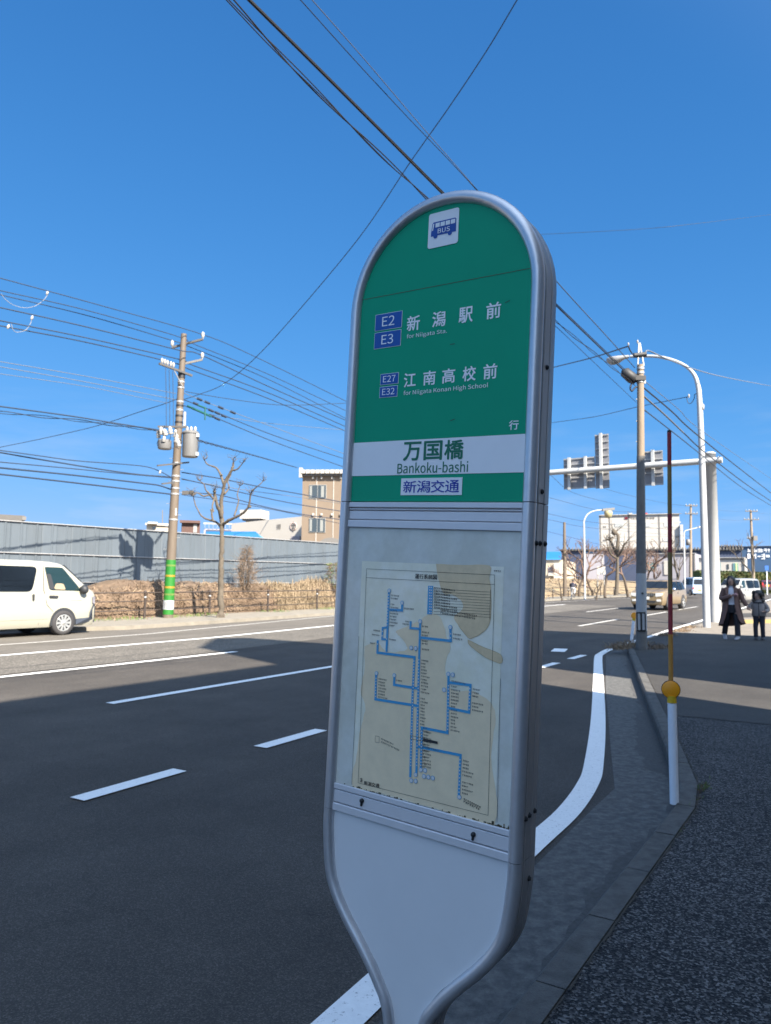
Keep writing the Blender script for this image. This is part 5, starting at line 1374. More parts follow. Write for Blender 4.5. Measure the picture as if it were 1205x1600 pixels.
# navy shed roofs in front of it, and the wings
r_ = thing('navy_warehouse', 'long dark navy shed with ribbed eave running behind the dry field', 'warehouse', Vector(atY(1000, 905, 150).xy.to_3d()))
fb = Facade(r_, 877.5, 905, 1160, 155, 146, 860, 25, M['navy'])
fb.panel('eave', M['joint'], 876, 857.5, 1160, 860.5, .6)
for k in range(58): x = 879 + k * 4.9; fb.panel('roof_rib', M['joint'], x, 855.5, x + 1.6, 858.5, .9)
fb.panel('pale_wall', M['grey_wall'], 912.5, 865.5, 944, 906, .3); fb.panel('fascia', M['blue_wall'], 913, 861.5, 944, 864, .35)
f = fb.panel('door', M['cream_wall'], 890, 884, 900, 905, .2); fb.panel('door_leaf', M['white_wall'], 894.5, 886, 897.5, 897, .26, f)
for x, y in ((886, 893), (902, 898)): fb.panel('stored_goods', M['blue_wall'], x, y, x + 4, 905, .6)
r_ = thing('grey_office', 'lilac-grey plastered office with one dark window beside the concrete pole', 'office', Vector(atY(1040, 905, 125).xy.to_3d()))
fb = Facade(r_, 1005, 905, 1087, 128, 124, 865, 10, M['grey_wall'])
fb.window(1011.5, 879, 1024.5, 892, 2, 'glass_teal')
for x, y in ((1030.5, 881), (1025, 887)): fb.panel('wall_lamp', M['white_wall'], x - 1, y - 1, x + 1, y + 1, .3)
fb.panel('downpipe', M['joint'], 1085, 866, 1086, 905, .2); fb.panel('door', M['white_wall'], 1038, 876, 1044, 898, .15); fb.panel('coping', M['galv'], 1004.5, 864, 1087.5, 866, .3)
r_ = thing('white_office_wing', 'low white flat-roofed office wing with green door above the hedge', 'office', Vector(atY(1130, 905, 124).xy.to_3d()))
fb = Facade(r_, 1087, 905, 1164.5, 130, 126.3, 871, 10, M['white_wall'])
fb.panel('roof_edge', M['galv'], 1086, 870.5, 1165, 872.2, .4); fb.panel('painted_shadow_strip', M['joint'], 1120, 873.5, 1165, 874.6, .12)  # shade under the roof edge painted as a raised dark strip
fb.panel('doorway', M['glass_teal'], 1121.5, 879, 1126, 892, .1); fb.panel('window', M['glass'], 1136.5, 881.5, 1139, 889, .1)
f = fb.panel('doorway', M['glass_teal'], 1145.5, 880, 1153.5, 892, .1); fb.panel('green_leaf', mat('green_door', (.45, .62, .25), .5), 1150, 880, 1152, 892, .15, f); fb.panel('downpipe', M['white_wall'], 1163.5, 874, 1164.5, 892, .25)
r_ = thing('navy_roofed_hall', 'hall with dark blue ribbed roof between the thick column and the lettered wall', 'hall', Vector(atY(1140, 905, 150).xy.to_3d()))
fb = Facade(r_, 1118, 905, 1160, 152, 149.5, 854, 18, M['navy'])
for k in range(9): x = 1123 + k * 4.4; fb.panel('roof_rib', M['joint'], x, 851.5, x + 1.8, 855, 1.0)
fb.panel('eave', M['navy'], 1118, 853, 1160, 856, .7); fb.panel('lower_fascia', M['joint'], 1122, 866, 1162, 870, .8)
r_ = thing('blue_lettered_building', 'blue clad building with two rows of big white lettering at the right edge', 'building', Vector(atY(1190, 905, 140).xy.to_3d()))
fb = Facade(r_, 1160, 905, 1260, 146, 140, 853.5, 25, M['blue_wall'])
fb.panel('coping', M['joint'], 1159.5, 852.6, 1260, 854, .3)
glyphs(fb, 1168.5, 857, 1204, 863, 7, M['signwhite'], 12, 'upper_lettering'); glyphs(fb, 1168, 865, 1183, 873, 2, M['signwhite'], 15, 'lower_lettering'); fb.panel('lower_lettering_dash', M['signwhite'], 1184, 868.5, 1188.5, 870.3, .06); glyphs(fb, 1190, 865, 1204, 873.5, 2, M['signwhite'], 19, 'lower_lettering')
r_ = thing('blue_roofed_factory', 'cream factory with bright blue roof at the left edge of the field view', 'factory', Vector(atY(866, 905, 130).xy.to_3d()))
fb = Facade(r_, 780, 905, 878, 134, 130, 875, 20, M['cream_wall'])
b = MB(); b.prism([fb.pt(780, 874.5, .4), fb.pt(877.5, 874.5, .4), fb.pt(877.5, 864.5, -4), fb.pt(780, 864.5, -4)], (0, .3, .3)); b.build('roof', M['blue_roof'], r_, r_.location)
fb.panel('doorway', M['grey_wall'], 857, 886, 866, 898, .1); fb.panel('annex', M['facade'], 866.5, 880, 877.5, 904, .8); fb.panel('white_crates', M['white_wall'], 858, 895, 866, 900, 1.0)
sbp = atY(939, 905, 80); sbp.z = .1
t_ = thing('white_signboard', 'white board on legs with a thin white lamp above it in the dry field', 'signboard', sbp)
b = MB(); b.box((atY(933, 898, 80) + atY(946, 885, 80)) / 2, (.9, .1, .85)); b.build('board', M['white_wall'], t_, sbp)
for x in (934, 944):
    b = MB(); b.tube([Vector((atY(x, 905, 80).x, 80.1, .1)), atY(x, 885, 80.1)], .05, 6); b.build('leg', M['white_wall'], t_, sbp)
b = MB(); b.tube([atY(941.5, 886, 80.1), atY(941, 868, 80.1)], .05, 6); b.build('pole', M['white_wall'], t_, sbp)
b = MB(); b.lathe([(.0, -.1), (.14, 0), (.14, .15), (.0, .22)], atY(941, 869, 80.1), (0, 0, 1), 10); b.build('lamp', M['porcelain'], t_, sbp)
# dry tufts on the near pavement edge
b = MB()
for cu, cv, n_, l in ((5.55, .93, 90, .05), (5.2, .93, 60, .04), (4.6, .89, 25, .03), (16.2, 4.3, 260, .28), (17.2, 4.2, 260, .26), (16.8, 3.6, 160, .2), (21, 4.3, 220, .2), (23, 4.3, 260, .2), (25, 4.45, 200, .18)):
    for i in range(n_):
        blade(b, rp(cu + random.gauss(0, .25 if l > .1 else .08), cv + random.gauss(0, .13 if l > .1 else .015), .108), Vector((random.gauss(0, .7), random.gauss(0, .7), .7)), random.uniform(.4, 1.2) * l, .010 if l > .1 else .004, random.choice((0, 1, 2, 2) if l > .1 else (2, 3)), .5)
tag(b.build('kerb_weeds', [M['straw'], M['straw_pale'], M['straw_dark'], M['weed']], fix=False), kind='stuff')
# dark soil joint between kerb and pavement
b = MB(); jl = [p for p in off(KF, -.133) if -7 < p[0] < 40]; jl = [(-6, jl[0][1])] + jl
for p, q_ in zip(jl, jl[1:]):
    k = max(2, int(math.hypot(q_[0] - p[0], q_[1] - p[1]) / .05))
    for i in range(k):
        if random.random() < .25: continue
        t0, t1 = i / k, (i + 1) / k; w0 = random.uniform(.003, .013)
        a0 = (p[0] + (q_[0] - p[0]) * t0, p[1] + (q_[1] - p[1]) * t0); a1 = (p[0] + (q_[0] - p[0]) * t1, p[1] + (q_[1] - p[1]) * t1)
        b.quad(rp(a0[0], a0[1] - w0, .1165), rp(a1[0], a1[1] - w0 * .8, .1165), rp(a1[0], a1[1], .1165), rp(a0[0], a0[1], .1165))
tag(b.build('kerb_joint', mat('joint_soil', (.045, .038, .028), .95)), kind='structure')
# ------------------------------------------------------------------ overhead cables: each runs in its own upright plane
def wire(label, pts, v, r=.014, m='wire', before=0.0, after=0.0, group='overhead cables', twist=0.0, name='overhead_cable'):
    P = []
    for p in pts:
        x, y = p[0], p[1]; vv = p[2] if len(p) > 2 else v
        P.append(atV(x, y, vv))
    P = crom(P, 7)
    if before: P = [P[0] + (P[0] - P[1]).normalized() * before] + P
    if after: P = P + [P[-1] + (P[-1] - P[-2]).normalized() * after]
    b = MB()
    if twist:
        L_ = 0; A_, B_ = [], []
        Q = []
        for a, c in zip(P, P[1:]):
            k = max(1, int((c - a).length / .12)); Q += [a.lerp(c, i / k) for i in range(k)]
        for i, p in enumerate(Q):
            if i: L_ += (Q[i] - Q[i - 1]).length
            o = VD * math.cos(L_ * 2.6) + Z3 * math.sin(L_ * 2.6)
            A_.append(p + o * twist); B_.append(p - o * twist)
        b.tube(A_, r, 5); b.tube(B_, r * .8, 5)
    else: b.tube(P, r, 5)
    o = b.build(name, M[m], None, P[0]); tag(o, label, 'cable', group); return o
V = AV
g1 = 'cables on the utility pole across the road'
wire('topmost cable over the right upper insulator of the utility pole', [(0, 434.5), (160, 478), (316, 522.5), (400, 558), (541, 627)], V - .5, .016, 'wire_blue', 15, 25, g1)
wire('second cable from the top, passing behind the pole head', [(0, 454), (140, 486), (282, 527), (304, 538), (420, 585), (541, 642)], V + .3, .016, 'wire_blue', 15, 25, g1)
wire('third cable from the top, fixed at the left upper insulator', [(0, 460.5), (140, 494), (269, 532), (294, 541), (420, 593), (541, 654)], V + .45, .016, 'wire_blue', 15, 25, g1)
wire('cable passing over the right lower insulator of the utility pole', [(0, 480.5), (140, 512), (279, 547), (315, 555), (420, 604), (541, 657)], V - .5, .020, 'wire_blue', 15, 25, g1)
wire('beaded cable ending above the slanted arm', [(0, 501), (140, 529), (282, 562), (302, 571), (420, 614), (541, 667)], V + .1, .020, 'wire_blue', 15, 25, g1)
wire('lowest of the beaded cables above the slanted arm', [(0, 509), (140, 536), (279, 569), (296, 577), (420, 623), (541, 674)], V + .2, .020, 'wire_blue', 15, 25, g1)
wire('upper of three thin cables left of the pole at mid height', [(0, 565), (140, 589), (275, 615)], V, .012, 'wire_grey', 15, 0, g1)
wire('middle of three thin cables left of the pole at mid height', [(0, 573), (140, 598), (274, 624.5)], V, .012, 'wire_grey', 15, 0, g1)
wire('lower of three thin cables left of the pole at mid height', [(0, 584), (140, 605), (262, 630)], V + .1, .010, 'wire_grey', 15, 0, g1)
wire('single dark cable running left from the switch gear', [(0, 635), (110, 650), (178, 661), (249, 672)], V - .2, .022, 'wire_blue', 15, 0, g1)
wire('twisted pair of cables just under the switch gear cable', [(0, 644), (130, 658), (249, 673.5)], V - .1, .014, 'wire_blue', 15, 0, g1, .035)
wire('thin cable rising from the lower left to the pole', [(0, 699, 30), (77, 683, 27.5), (153, 665, 25.2), (220, 643, 23), (257, 631, 21.7), (280, 622)], V, .014, 'wire_blue', 10, 0, g1)
wire('grey cable just below the gear bracket', [(0, 707), (75, 720), (197, 739), (271, 746)], V, .022, 'wire_blue', 15, 0, g1)
wire('cable with white joints left of the gear bracket', [(60, 712), (120, 720), (200, 726), (232, 730), (253, 738), (271, 748)], V - .1, .016, 'wire_blue', 12, 0, g1)
wire('dark cable crossing the sky low on the left, upper of two thick ones', [(0, 722), (100, 731), (186, 739.5), (270, 747)], V - .15, .016, 'wire_blue', 15, 0, g1)
wire('thick lower cable dipping to the pole clamp', [(0, 731), (110, 742), (227, 755.5), (250, 759), (270, 766)], V, .026, 'wire_blue', 15, 0, g1)
wire('lowest thick cable left of the utility pole', [(0, 741), (130, 756), (270, 772.5)], V, .026, 'wire_blue', 15, 0, g1)
wire('upper of the low cables right of the pole, reaching the tan block', [(284, 738), (345, 748), (408, 761), (480, 774), (541, 786)], V, .022, 'wire_blue', 0, 25, g1)
wire('second low cable right of the pole, threading the tree', [(284, 748), (345, 762), (410, 777), (471, 789), (541, 800)], V, .020, 'wire_blue', 0, 25, g1)
wire('third low cable right of the pole, threading the tree', [(284, 749), (330, 757), (400, 768), (468, 777), (541, 788)], V + .2, .012, 'wire_grey', 0, 25, g1)
wire('lowest cable right of the pole from the cable closure', [(302, 770), (345, 774), (410, 791), (468, 803), (541, 813)], V, .020, 'wire_blue', 0, 25, g1)
wire('thin sagging cable between the tree crown and the tan block', [(284, 773), (350, 783), (420, 795), (541, 820)], V + .3, .014, 'wire_blue', 0, 25, g1)
wire('upper near-level cable right of the pole at mid height', [(290, 612), (367, 624.6), (446, 633), (541, 630)], V - .1, .014, 'wire_blue', 0, 20, g1)
wire('topmost of three beaded cables sloping right from the pole', [(287, 614), (324, 629), (364, 644), (450, 676), (538, 709)], V - .1, .013, 'wire_grey', 0, 25, g1)
wire('middle of three beaded cables sloping right from the pole', [(286, 624), (340, 645), (430, 681), (538, 717)], V - .1, .018, 'wire_blue', 0, 25, g1)
wire('lowest of three beaded cables sloping right from the pole', [(286, 633), (340, 654), (430, 691), (538, 730)], V - .1, .018, 'wire_blue', 0, 25, g1)
wire('faint level cable below the beaded cables', [(330, 648), (361, 653), (422, 661.5), (538, 672)], V + 2, .012, 'wire_grey', 0, 20, g1)
wire('double lead from the transformer to the roof of the tan block', [(308, 688, V - .4), (394, 711, 30), (465, 731, 46)], V, .022, 'wire_blue', 0, 0, g1, .03)
# teal insulating covers and sleeves on the beaded cables
cv = thing('cable_cover', 'teal insulating covers clipped over the beaded cables right of the pole', 'cable cover', atV(320, 640, V - .1))
b = MB()
for pts in ([(309, 633), (322, 638)], [(300, 638), (330, 651)], [(293, 634), (325, 648)]): b.tube([atV(x, y, V - .14) for x, y in pts], .035, 6)
b.tube([atV(320.5, 636, V - .16), atV(320.5, 656, V - .16)], .03, 6); b.build('cover', M['teal'], cv, cv.location)
for x, y in ((324, 629), (340, 645.5), (330, 641.5), (331, 650), (340, 654.5), (350, 650), (345, 637), (364, 644.5), (312, 624), (306, 631)):
    b = MB(); a, c = atV(x - 3.5, y - 1.5, V - .1), atV(x + 3.5, y + 1.4, V - .1); b.tube([a, c], .05, 6); b.build('sleeve', M['wire_blue'], cv, cv.location)
for i, (pts, lb) in enumerate((([(2, 459), (8, 467), (20, 476), (38, 481), (55, 478), (68, 469), (75, 460)], 'big white looped jumper lead hanging from the left upper cables'), ([(18, 506), (20, 514), (26, 519), (40, 516), (48, 505), (50, 497)], 'small white looped jumper lead on the left lower cables'))):
    wire(lb, pts, V - .2, .008, 'wire_white', 0, 0, None, name='jumper_lead')
for i, (x, y, lb) in enumerate(((74, 458, 'white clamp on the topmost left cable'), (50, 497, 'white clamp on the left cable under the big loop'), (13, 511, 'white clamp at the small loop near the left edge'), (250, 738, 'white joint left of the gear bracket'))):
    b = MB(); b.lathe([(.0, -.07), (.035, -.05), (.04, .03), (.02, .07), (.0, .09)], atV(x, y, V - .2), (.3, 0, 1), 8)
    tag(b.build('cable_clamp', M['porcelain'], None, atV(x, y, V - .2)), lb, 'clamp', 'white cable clamps')
# service cable crossing the road overhead
cw = [(288, 624, V), (309, 617, V - .6), (348, 601, V - 1.6), (394, 564, V - 3.2), (454, 500, V - 5.6), (560, 373, V - 9), (640, 255, V - 11.6), (700, 170, V - 13.2), (760, 80, V - 14.6), (808, 0, V - 15.6)]
wire('black cable crossing the road from the far utility pole over the sign', cw, V, .013, 'wire_blue', 0, 8, None)
# near cables on the concrete pole line
NV = uv(P2)[1]; g2 = 'cables above the near pavement'
wire('heavy black main cable running over the sign to the splice case', [(389, 0), (500, 110), (600, 210), (690, 301), (780, 391), (873, 481), (974, 578)], NV, .0125, 'wire', 6, 0, g2)
wire('second strand of the main cable hugging its upper side', [(392, 0), (503, 110), (603, 210), (692, 299.5), (782, 390), (876, 481), (976, 577)], NV, .0075, 'wire', 6, 0, g2)
wire('twisted drop cables left of the heavy main cable', [(362, 0), (440, 85), (530, 178), (600, 246), (664, 307), (780, 420), (873, 506), (977, 590), (994, 604)], NV, .0065, 'wire', 6, 0, g2, .016)
wire('thin cable beside the twisted drop cables', [(354, 0), (432, 82), (525, 172), (610, 258), (668, 310), (780, 428), (872, 513), (994, 628.5)], NV - .05, .005, 'wire', 6, 0, g2)
wire('thin left strand of the pair above the sign top', [(470, 0), (560, 100), (640, 186), (745, 297), (875, 446), (950, 528), (992, 575)], NV + .1, .005, 'wire_blue', 6, 0, g2)
wire('thin right strand of the pair above the sign top', [(488, 0), (575, 99), (650, 187), (747, 298), (876, 446), (951, 528), (993, 575)], NV + .05, .0045, 'wire_grey', 6, 0, g2)
wire('heavy cable leaving the concrete pole to the right', [(1005, 605), (1050, 643), (1095, 684), (1189, 758), (1215, 778)], NV, .019, 'wire', 0, 12, g2)
wire('wrapped cable leaving the concrete pole just below the heavy one', [(1005, 618), (1040, 649), (1068, 676)], NV, .022, 'wire_grey', 0, 0, g2)
wire('thin continuation of the wrapped cable toward the lamp', [(1068, 676), (1103, 708), (1168, 758), (1215, 790)], NV, .018, 'wire', 0, 12, g2)
wire('lowest cable leaving the concrete pole behind the snow pole', [(1005, 639), (1050, 674), (1089, 705), (1160, 762), (1215, 796)], NV, .014, 'wire_blue', 0, 12, g2)
wire('faint upper cable leaving the concrete pole', [(1008, 596), (1060, 639), (1106, 680), (1215, 755)], NV + .1, .009, 'wire_grey', 0, 12, g2)
wire('service cable from the concrete pole top to the left across the road', [(869, 573, NV + 5), (925, 559, NV + 2.4), (982, 541, NV)], NV, .018, 'wire_blue', 22, 0, None)
wire('short jumper beside the pole top closure', [(982, 541), (985, 548), (990, 555)], NV, .014, 'wire_blue', 0, 0, None)
wire('service cable from the concrete pole top to the right', [(1009, 554), (1013.5, 548), (1045, 562), (1092, 579), (1145, 592), (1215, 605)], NV - .1, .016, 'wire_grey', 0, 6, None)
wire('thin feed cable to the street lamp from across the road', [(866, 660, 12), (930, 651, 9), (991, 637, 6.6), (1040, 627, 5.2), (1075, 620, 4.3)], NV, .012, 'wire_blue', 15, 0, None)
wire('lone cable across the sky at the right of the sign top', [(850, 366, 22), (1000, 358, 14), (1100, 348, 10), (1215, 334, 7)], NV, .018, 'wire_blue', 12, 8, None)
# far cables beyond
FVv = 27
g3 = 'distant cables beyond the gantry'
far = [([(860, 742), (894, 769), (950, 785), (994, 796)], 26, 'distant cable dipping under the left sign panel'), ([(905, 748), (960, 768), (1038, 786), (1080, 791)], 26, 'distant cable under the sign panels to the crossarm pole'),
       ([(860, 778), (935, 797), (991, 800), (1079, 803)], 26.5, 'distant cable grazing the white block roof'), ([(858, 803), (935, 817), (1079, 830)], 27, 'distant cable crossing the white block high'),
       ([(858, 812), (935, 826), (1079, 838)], 27.4, 'distant cable crossing the white block lower'), ([(858, 831), (935, 850), (960, 853)], 27.8, 'distant cable sloping to the navy shed'),
       ([(1121, 797), (1148, 799), (1174, 799)], 33, 'distant upper cable into the right crossarm pole'), ([(1121, 811), (1148, 813), (1174, 812)], 33, 'distant lower cable into the right crossarm pole'),
       ([(1174, 799), (1190, 802), (1215, 804)], 33, 'distant upper cable leaving the right crossarm pole'), ([(1174, 841), (1140, 846), (1110, 850)], 33, 'distant lowest cable at the right crossarm pole'), ([(1079, 803), (1100, 808), (1121, 811)], 30, 'distant cable between the two crossarm poles')]
for pts, v, lb in far: wire(lb, pts, v, .022, 'wire_blue', 0 if pts[0][0] > 900 else 20, 0, g3)
# ------------------------------------------------------------------ vehicles
class Car:
    """body lofted along its length; +x is forward, ground at z = 0"""
    def __init__(s, root, W, belt, tumble, stations, paint, zb=.22):
        s.root, s.W, s.belt, s.tumble, s.st = root, W, belt, tumble, stations   # (x, ztop, width factor, zbottom)
        rings = []
        for x, zt, wf, zbt in stations:
            w_ = W / 2 * wf; bl = min(belt, zt - .10)
            half = [(w_ * .55, zbt), (w_ * .93, zbt + .01), (w_, zbt + .14), (w_ * 1.005, (zbt + bl) / 2), (w_ * .992, bl)]
            if zt > belt + .2:
                ys = (W / 2 - (zt - .12 - belt) * tumble) * wf
                half += [(ys + (w_ * .992 - ys) * .45, belt + (zt - .12 - belt) * .5), (ys, zt - .12), (ys - .055, zt - .045), (ys - .16, zt - .008), (ys * .4, zt)]
            else:
                half += [(w_ * .985, bl + (zt - bl) * .35), (w_ * .965, bl + (zt - bl) * .62), (w_ * .92, zt - .02), (w_ * .80, zt - .004), (w_ * .4, zt)]
            ring = [Vector((x, -y, z)) for y, z in half] + [Vector((x, y, z)) for y, z in half[::-1]]
            rings.append(ring)
        b = MB(); b.loft(rings); s.body = b.build('body', paint, root, sharp=38)
    def wf(s, x):
        st = s.st
        for (x0, _, w0, _), (x1, _, w1, _) in zip(st, st[1:]):
            if (x0 - x) * (x1 - x) <= 0: return w0 + (w1 - w0) * ((x - x0) / (x1 - x0) if x1 != x0 else 0)
        return st[0][2]
    def zt(s, x):
        st = s.st
        for (x0, z0, _, _), (x1, z1, _, _) in zip(st, st[1:]):
            if (x0 - x) * (x1 - x) <= 0: return z0 + (z1 - z0) * ((x - x0) / (x1 - x0) if x1 != x0 else 0)
        return st[0][1]
    def sy(s, x, z):
        y = s.W / 2 * .998
        if z > s.belt: y = s.W / 2 - (z - s.belt) * s.tumble
        return y * s.wf(x)
    def side(s, name, m, pts, sides=(-1, 1), o=.008, parent=None):
        for sd in sides:
            b = MB(); n_ = len(pts); cx = sum(p[0] for p in pts) / n_; cz = sum(p[1] for p in pts) / n_
            P = [Vector((x, sd * (s.sy(x, z) + o), z)) for x, z in pts]
            b.add(P, [tuple(range(n_))]); b.prism(P, (0, -sd * .02, 0)); b.build(name, m, parent or s.root)
    def top(s, name, m, pts, o=.012):                    # on the slope of the windscreen or bonnet
        b = MB(); P = [Vector((x, y, s.zt(x) + o)) for x, y in pts]; b.prism(P, (-.012, 0, -.014)); b.build(name, m, s.root)
    def end(s, name, m, x, pts, t=.03, parent=None):     # block on the front or rear, pts = (y, z)
        b = MB(); b.prism([Vector((x, y, z)) for y, z in pts], (t, 0, 0)); return b.build(name, m, parent or s.root)
    def wheel(s, x, r=.32, wd=.19, spokes=10, inset=-.012, arch=1.0):
        for sd in (-1, 1):
            yo = sd * (s.W / 2 * s.wf(x) - inset); ax = Vector((0, sd, 0)); c = Vector((x, yo, r))
            b = MB(); n_ = 28; P = [Vector((x + (r * 1.17) * math.cos(2 * math.pi * k / n_), sd * (s.W / 2 * s.wf(x) + .006), r * 1.06 + (r * 1.17) * math.sin(2 * math.pi * k / n_))) for k in range(n_) if r * 1.06 + (r * 1.17) * math.sin(2 * math.pi * k / n_) > .2]
            b.prism(P, (0, -sd * .05, 0)); b.build('wheel_arch', M['trim'], s.root)
            b = MB(); b.lathe([(r * .66, -wd), (r * .94, -wd), (r, -wd + .03), (r, -.02), (r * .96, .022), (r * .72, .034), (r * .66, .02)], c, ax, 30)
            wh = b.build('wheel', M['tyre'], s.root)
            b = MB(); b.lathe([(.0, -.05), (r * .66, -.05)], c, ax, 24); b.build('wheel_well', M['trim'], wh)
            b = MB(); b.lathe([(r * .60, .012), (r * .68, .026), (r * .69, .01), (r * .62, -.03)], c, ax, 30); b.lathe([(.0, .028), (.055, .026), (.075, .0)], c, ax, 14)
            for k in range(spokes):
                a = 2 * math.pi * k / spokes; d = Vector((math.cos(a), 0, math.sin(a))); t_ = Vector((-math.sin(a), 0, math.cos(a)))
                b.prism([c + d * .05 - t_ * .022 + ax * .004, c + d * r * .63 - t_ * .032 + ax * .004, c + d * r * .63 + t_ * .032 + ax * .004, c + d * .05 + t_ * .022 + ax * .004], ax * .016)
            b.build('rim', M['rim'], wh)
    def mirror(s, x, z, m, sz=(.10, .10, .22), sides=(-1, 1), dy=.10):
        for sd in sides:
            b = MB(); y = sd * (s.sy(x, z) + dy)
            b.lathe([(.0, -sz[0] / 2), (.7 * sz[1], -sz[0] / 2), (sz[1], 0), (.75 * sz[1], sz[0] / 2), (.0, sz[0] / 2)], Vector((x, y, z)), (1, 0, .1), 14)
            b.tube([Vector((x, sd * (s.sy(x, z - .08) - .02), z - .10)), Vector((x, y, z - .03))], .025, 6); b.build('mirror', m, s.root)

def heading(d): return math.atan2(d.y, d.x)
def round_poly(pts, r=.04, k=3):
    o = []
    n_ = len(pts)
    for i in range(n_):
        a, b_, c = Vector(pts[i - 1]), Vector(pts[i]), Vector(pts[(i + 1) % n_])
        u, v = (a - b_), (c - b_); ru = min(r, u.length * .4); rv = min(r, v.length * .4)
        p0, p1 = b_ + u.normalized() * ru, b_ + v.normalized() * rv
        for j in range(k + 1):
            t = j / k; q_ = p0 * (1 - t) ** 2 + b_ * 2 * t * (1 - t) + p1 * t * t; o.append((q_.x, q_.y))
    return o

def make_van(label, loc, rot, paint, group=None, name='van', bumper=None):
    t = thing(name, label, 'van', loc, rot, group)
    st = [(2.36, 1.02, .86, .30), (2.345, 1.10, .93, .24), (2.29, 1.17, .965, .22), (2.12, 1.30, .985, .22), (1.95, 1.43, .99, .22), (1.42, 1.87, 1, .22), (1.30, 1.915, 1, .22), (1.05, 1.95, 1, .22), (.5, 1.975, 1, .22), (-1.2, 1.985, 1, .22), (-2.15, 1.955, 1, .22), (-2.28, 1.90, .985, .24), (-2.33, 1.80, .97, .26)]
    c = Car(t, 1.70, 1.05, .16, st, paint)
    # front door glass, sliding door and rear side glass
    c.side('door_glass', M['carglass_teal'], round_poly([(1.34, 1.79), (.82, 1.80), (.95, 1.20), (1.86, 1.17), (1.80, 1.28)], .05), o=.010)
    c.side('side_glass', M['carglass'], round_poly([(.62, 1.80), (-.95, 1.82), (-.95, 1.17), (.44, 1.16)], .14), o=.010)
    c.side('rear_side_glass', M['carglass'], round_poly([(-1.03, 1.82), (-2.1, 1.80), (-2.14, 1.19), (-1.03, 1.17)], .10), o=.010)
    c.side('door_seam', M['joint'], [(.80, 1.84), (.785, 1.84), (.765, 1.20), (.865, .80), (1.05, .62), (1.06, .63), (.88, .81), (.782, 1.20)], o=.006)
    c.side('door_seam', M['joint'], [(.66, 1.84), (.655, 1.84), (.655, .32), (.66, .32)], o=.006); c.side('door_seam', M['joint'], [(-1.0, 1.84), (-1.005, 1.84), (-1.005, .32), (-1.0, .32)], o=.006)
    c.side('body_crease', M['joint'], [(1.9, .915), (-2.2, .92), (-2.2, .914), (1.9, .909)], o=.004)
    c.side('body_crease', M['joint'], [(.9, .44), (-1.2, .44), (-1.2, .434), (.9, .434)], o=.004)
    c.side('door_handle', M['trim'], round_poly([(.92, 1.055), (.92, .995), (1.17, .985), (1.17, 1.045)], .02), o=.03)
    c.side('door_handle', M['trim'], round_poly([(.44, 1.09), (.50, 1.09), (.50, .93), (.455, .93)], .02), o=.03)
    c.side('front_bumper', M['bumper'], [(2.26, .80), (2.37, .80), (2.385, .62), (2.37, .34), (1.72, .27), (1.72, .42), (2.14, .44), (2.16, .60)], o=.05)
    c.side('headlamp_side', M['grey_wall'], round_poly([(2.23, 1.02), (2.335, 1.0), (2.36, .82), (2.24, .82)], .03), o=.035)
    c.top('windscreen', M['carglass'], [(1.98, -.70), (1.98, .70), (1.45, .655), (1.45, -.655)])
    # front: grille, lamps, bumper, plate
    c.end('grille', M['trim'], 2.345, [(-.42, .86), (.42, .86), (.42, .94), (-.42, .94)], .03)
    for sd in (-1, 1):
        c.end('headlamp', M['lamp'], 2.335, round_poly([(sd * .44, .82), (sd * .73, .84), (sd * .735, 1.02), (sd * .46, .98)], .03), .04)
        c.end('fog_lamp', M['lamp'], 2.37, round_poly([(sd * .52, .44), (sd * .66, .44), (sd * .66, .52), (sd * .52, .52)], .03), .03)
        b = MB(); b.tube([Vector((1.97, sd * .1, 1.435)), Vector((1.82, sd * .6, 1.565))], .012, 5); b.build('wiper', M['trim'], t)
    c.end('bumper_face', bumper or paint, 2.33, [(-.76, .30), (.76, .30), (.78, .74), (-.78, .74)], .05)
    c.end('air_intake', M['trim'], 2.375, [(-.40, .36), (.40, .36), (.44, .54), (-.44, .54)], .015)
    c.end('number_plate', M['plate_white'], 2.385, [(-.165, .56), (.165, .56), (.165, .72), (-.165, .72)], .012)
    # rear
    c.end('rear_glass', M['carglass'], -2.345, [(-.66, 1.2), (.66, 1.2), (.60, 1.72), (-.60, 1.72)], .012)
    for sd in (-1, 1): c.end('tail_lamp', M['taillamp'], -2.36, [(sd * .70, .75), (sd * .80, .75), (sd * .80, 1.15), (sd * .70, 1.15)], .03)
    c.end('rear_bumper', M['bumper'], -2.39, [(-.78, .3), (.78, .3), (.78, .52), (-.78, .52)], .07)
    c.wheel(1.36, .325, .19, 10); c.wheel(-1.21, .325, .19, 10)
    return t, c
vp = gnd(98, 992.5); vu, vv = uv(vp)
van1, cv1 = make_van('cream white van with dark glass parked across the road at the left edge', rp(vu - 1.36, vv + .86, 0), heading(UD), M['van_white'], bumper=M['bumper'])
cv1.mirror(1.90, 1.20, M['trim'], (.16, .13, .2))
b = MB(); b.prism([Vector((x, -(cv1.sy(x, z) + .0185), z)) for x, z in round_poly([(1.34, 1.36), (1.12, 1.37), (1.06, 1.22), (1.40, 1.20)], .05)], (0, .006, 0)); b.build('dashboard_item', M['straw_pale'], van1)
b = MB(); b.prism([Vector((x, -(cv1.sy(x, z) + .0185), z)) for x, z in round_poly([(.98, 1.62), (.86, 1.62), (.93, 1.22), (1.08, 1.21)], .05)], (0, .006, 0)); b.build('seat_back', M['trim'], van1)
# seats seen through the sliding door glass are hidden by its tint; the door glass shows a pale dashboard note
cv1.side('painted_reflection', M['curtain'], round_poly([(.36, 1.68), (.02, 1.68), (.10, 1.22), (.32, 1.22)], .06), (-1,), .0075)  # pale patch painted on the side glass as a reflection

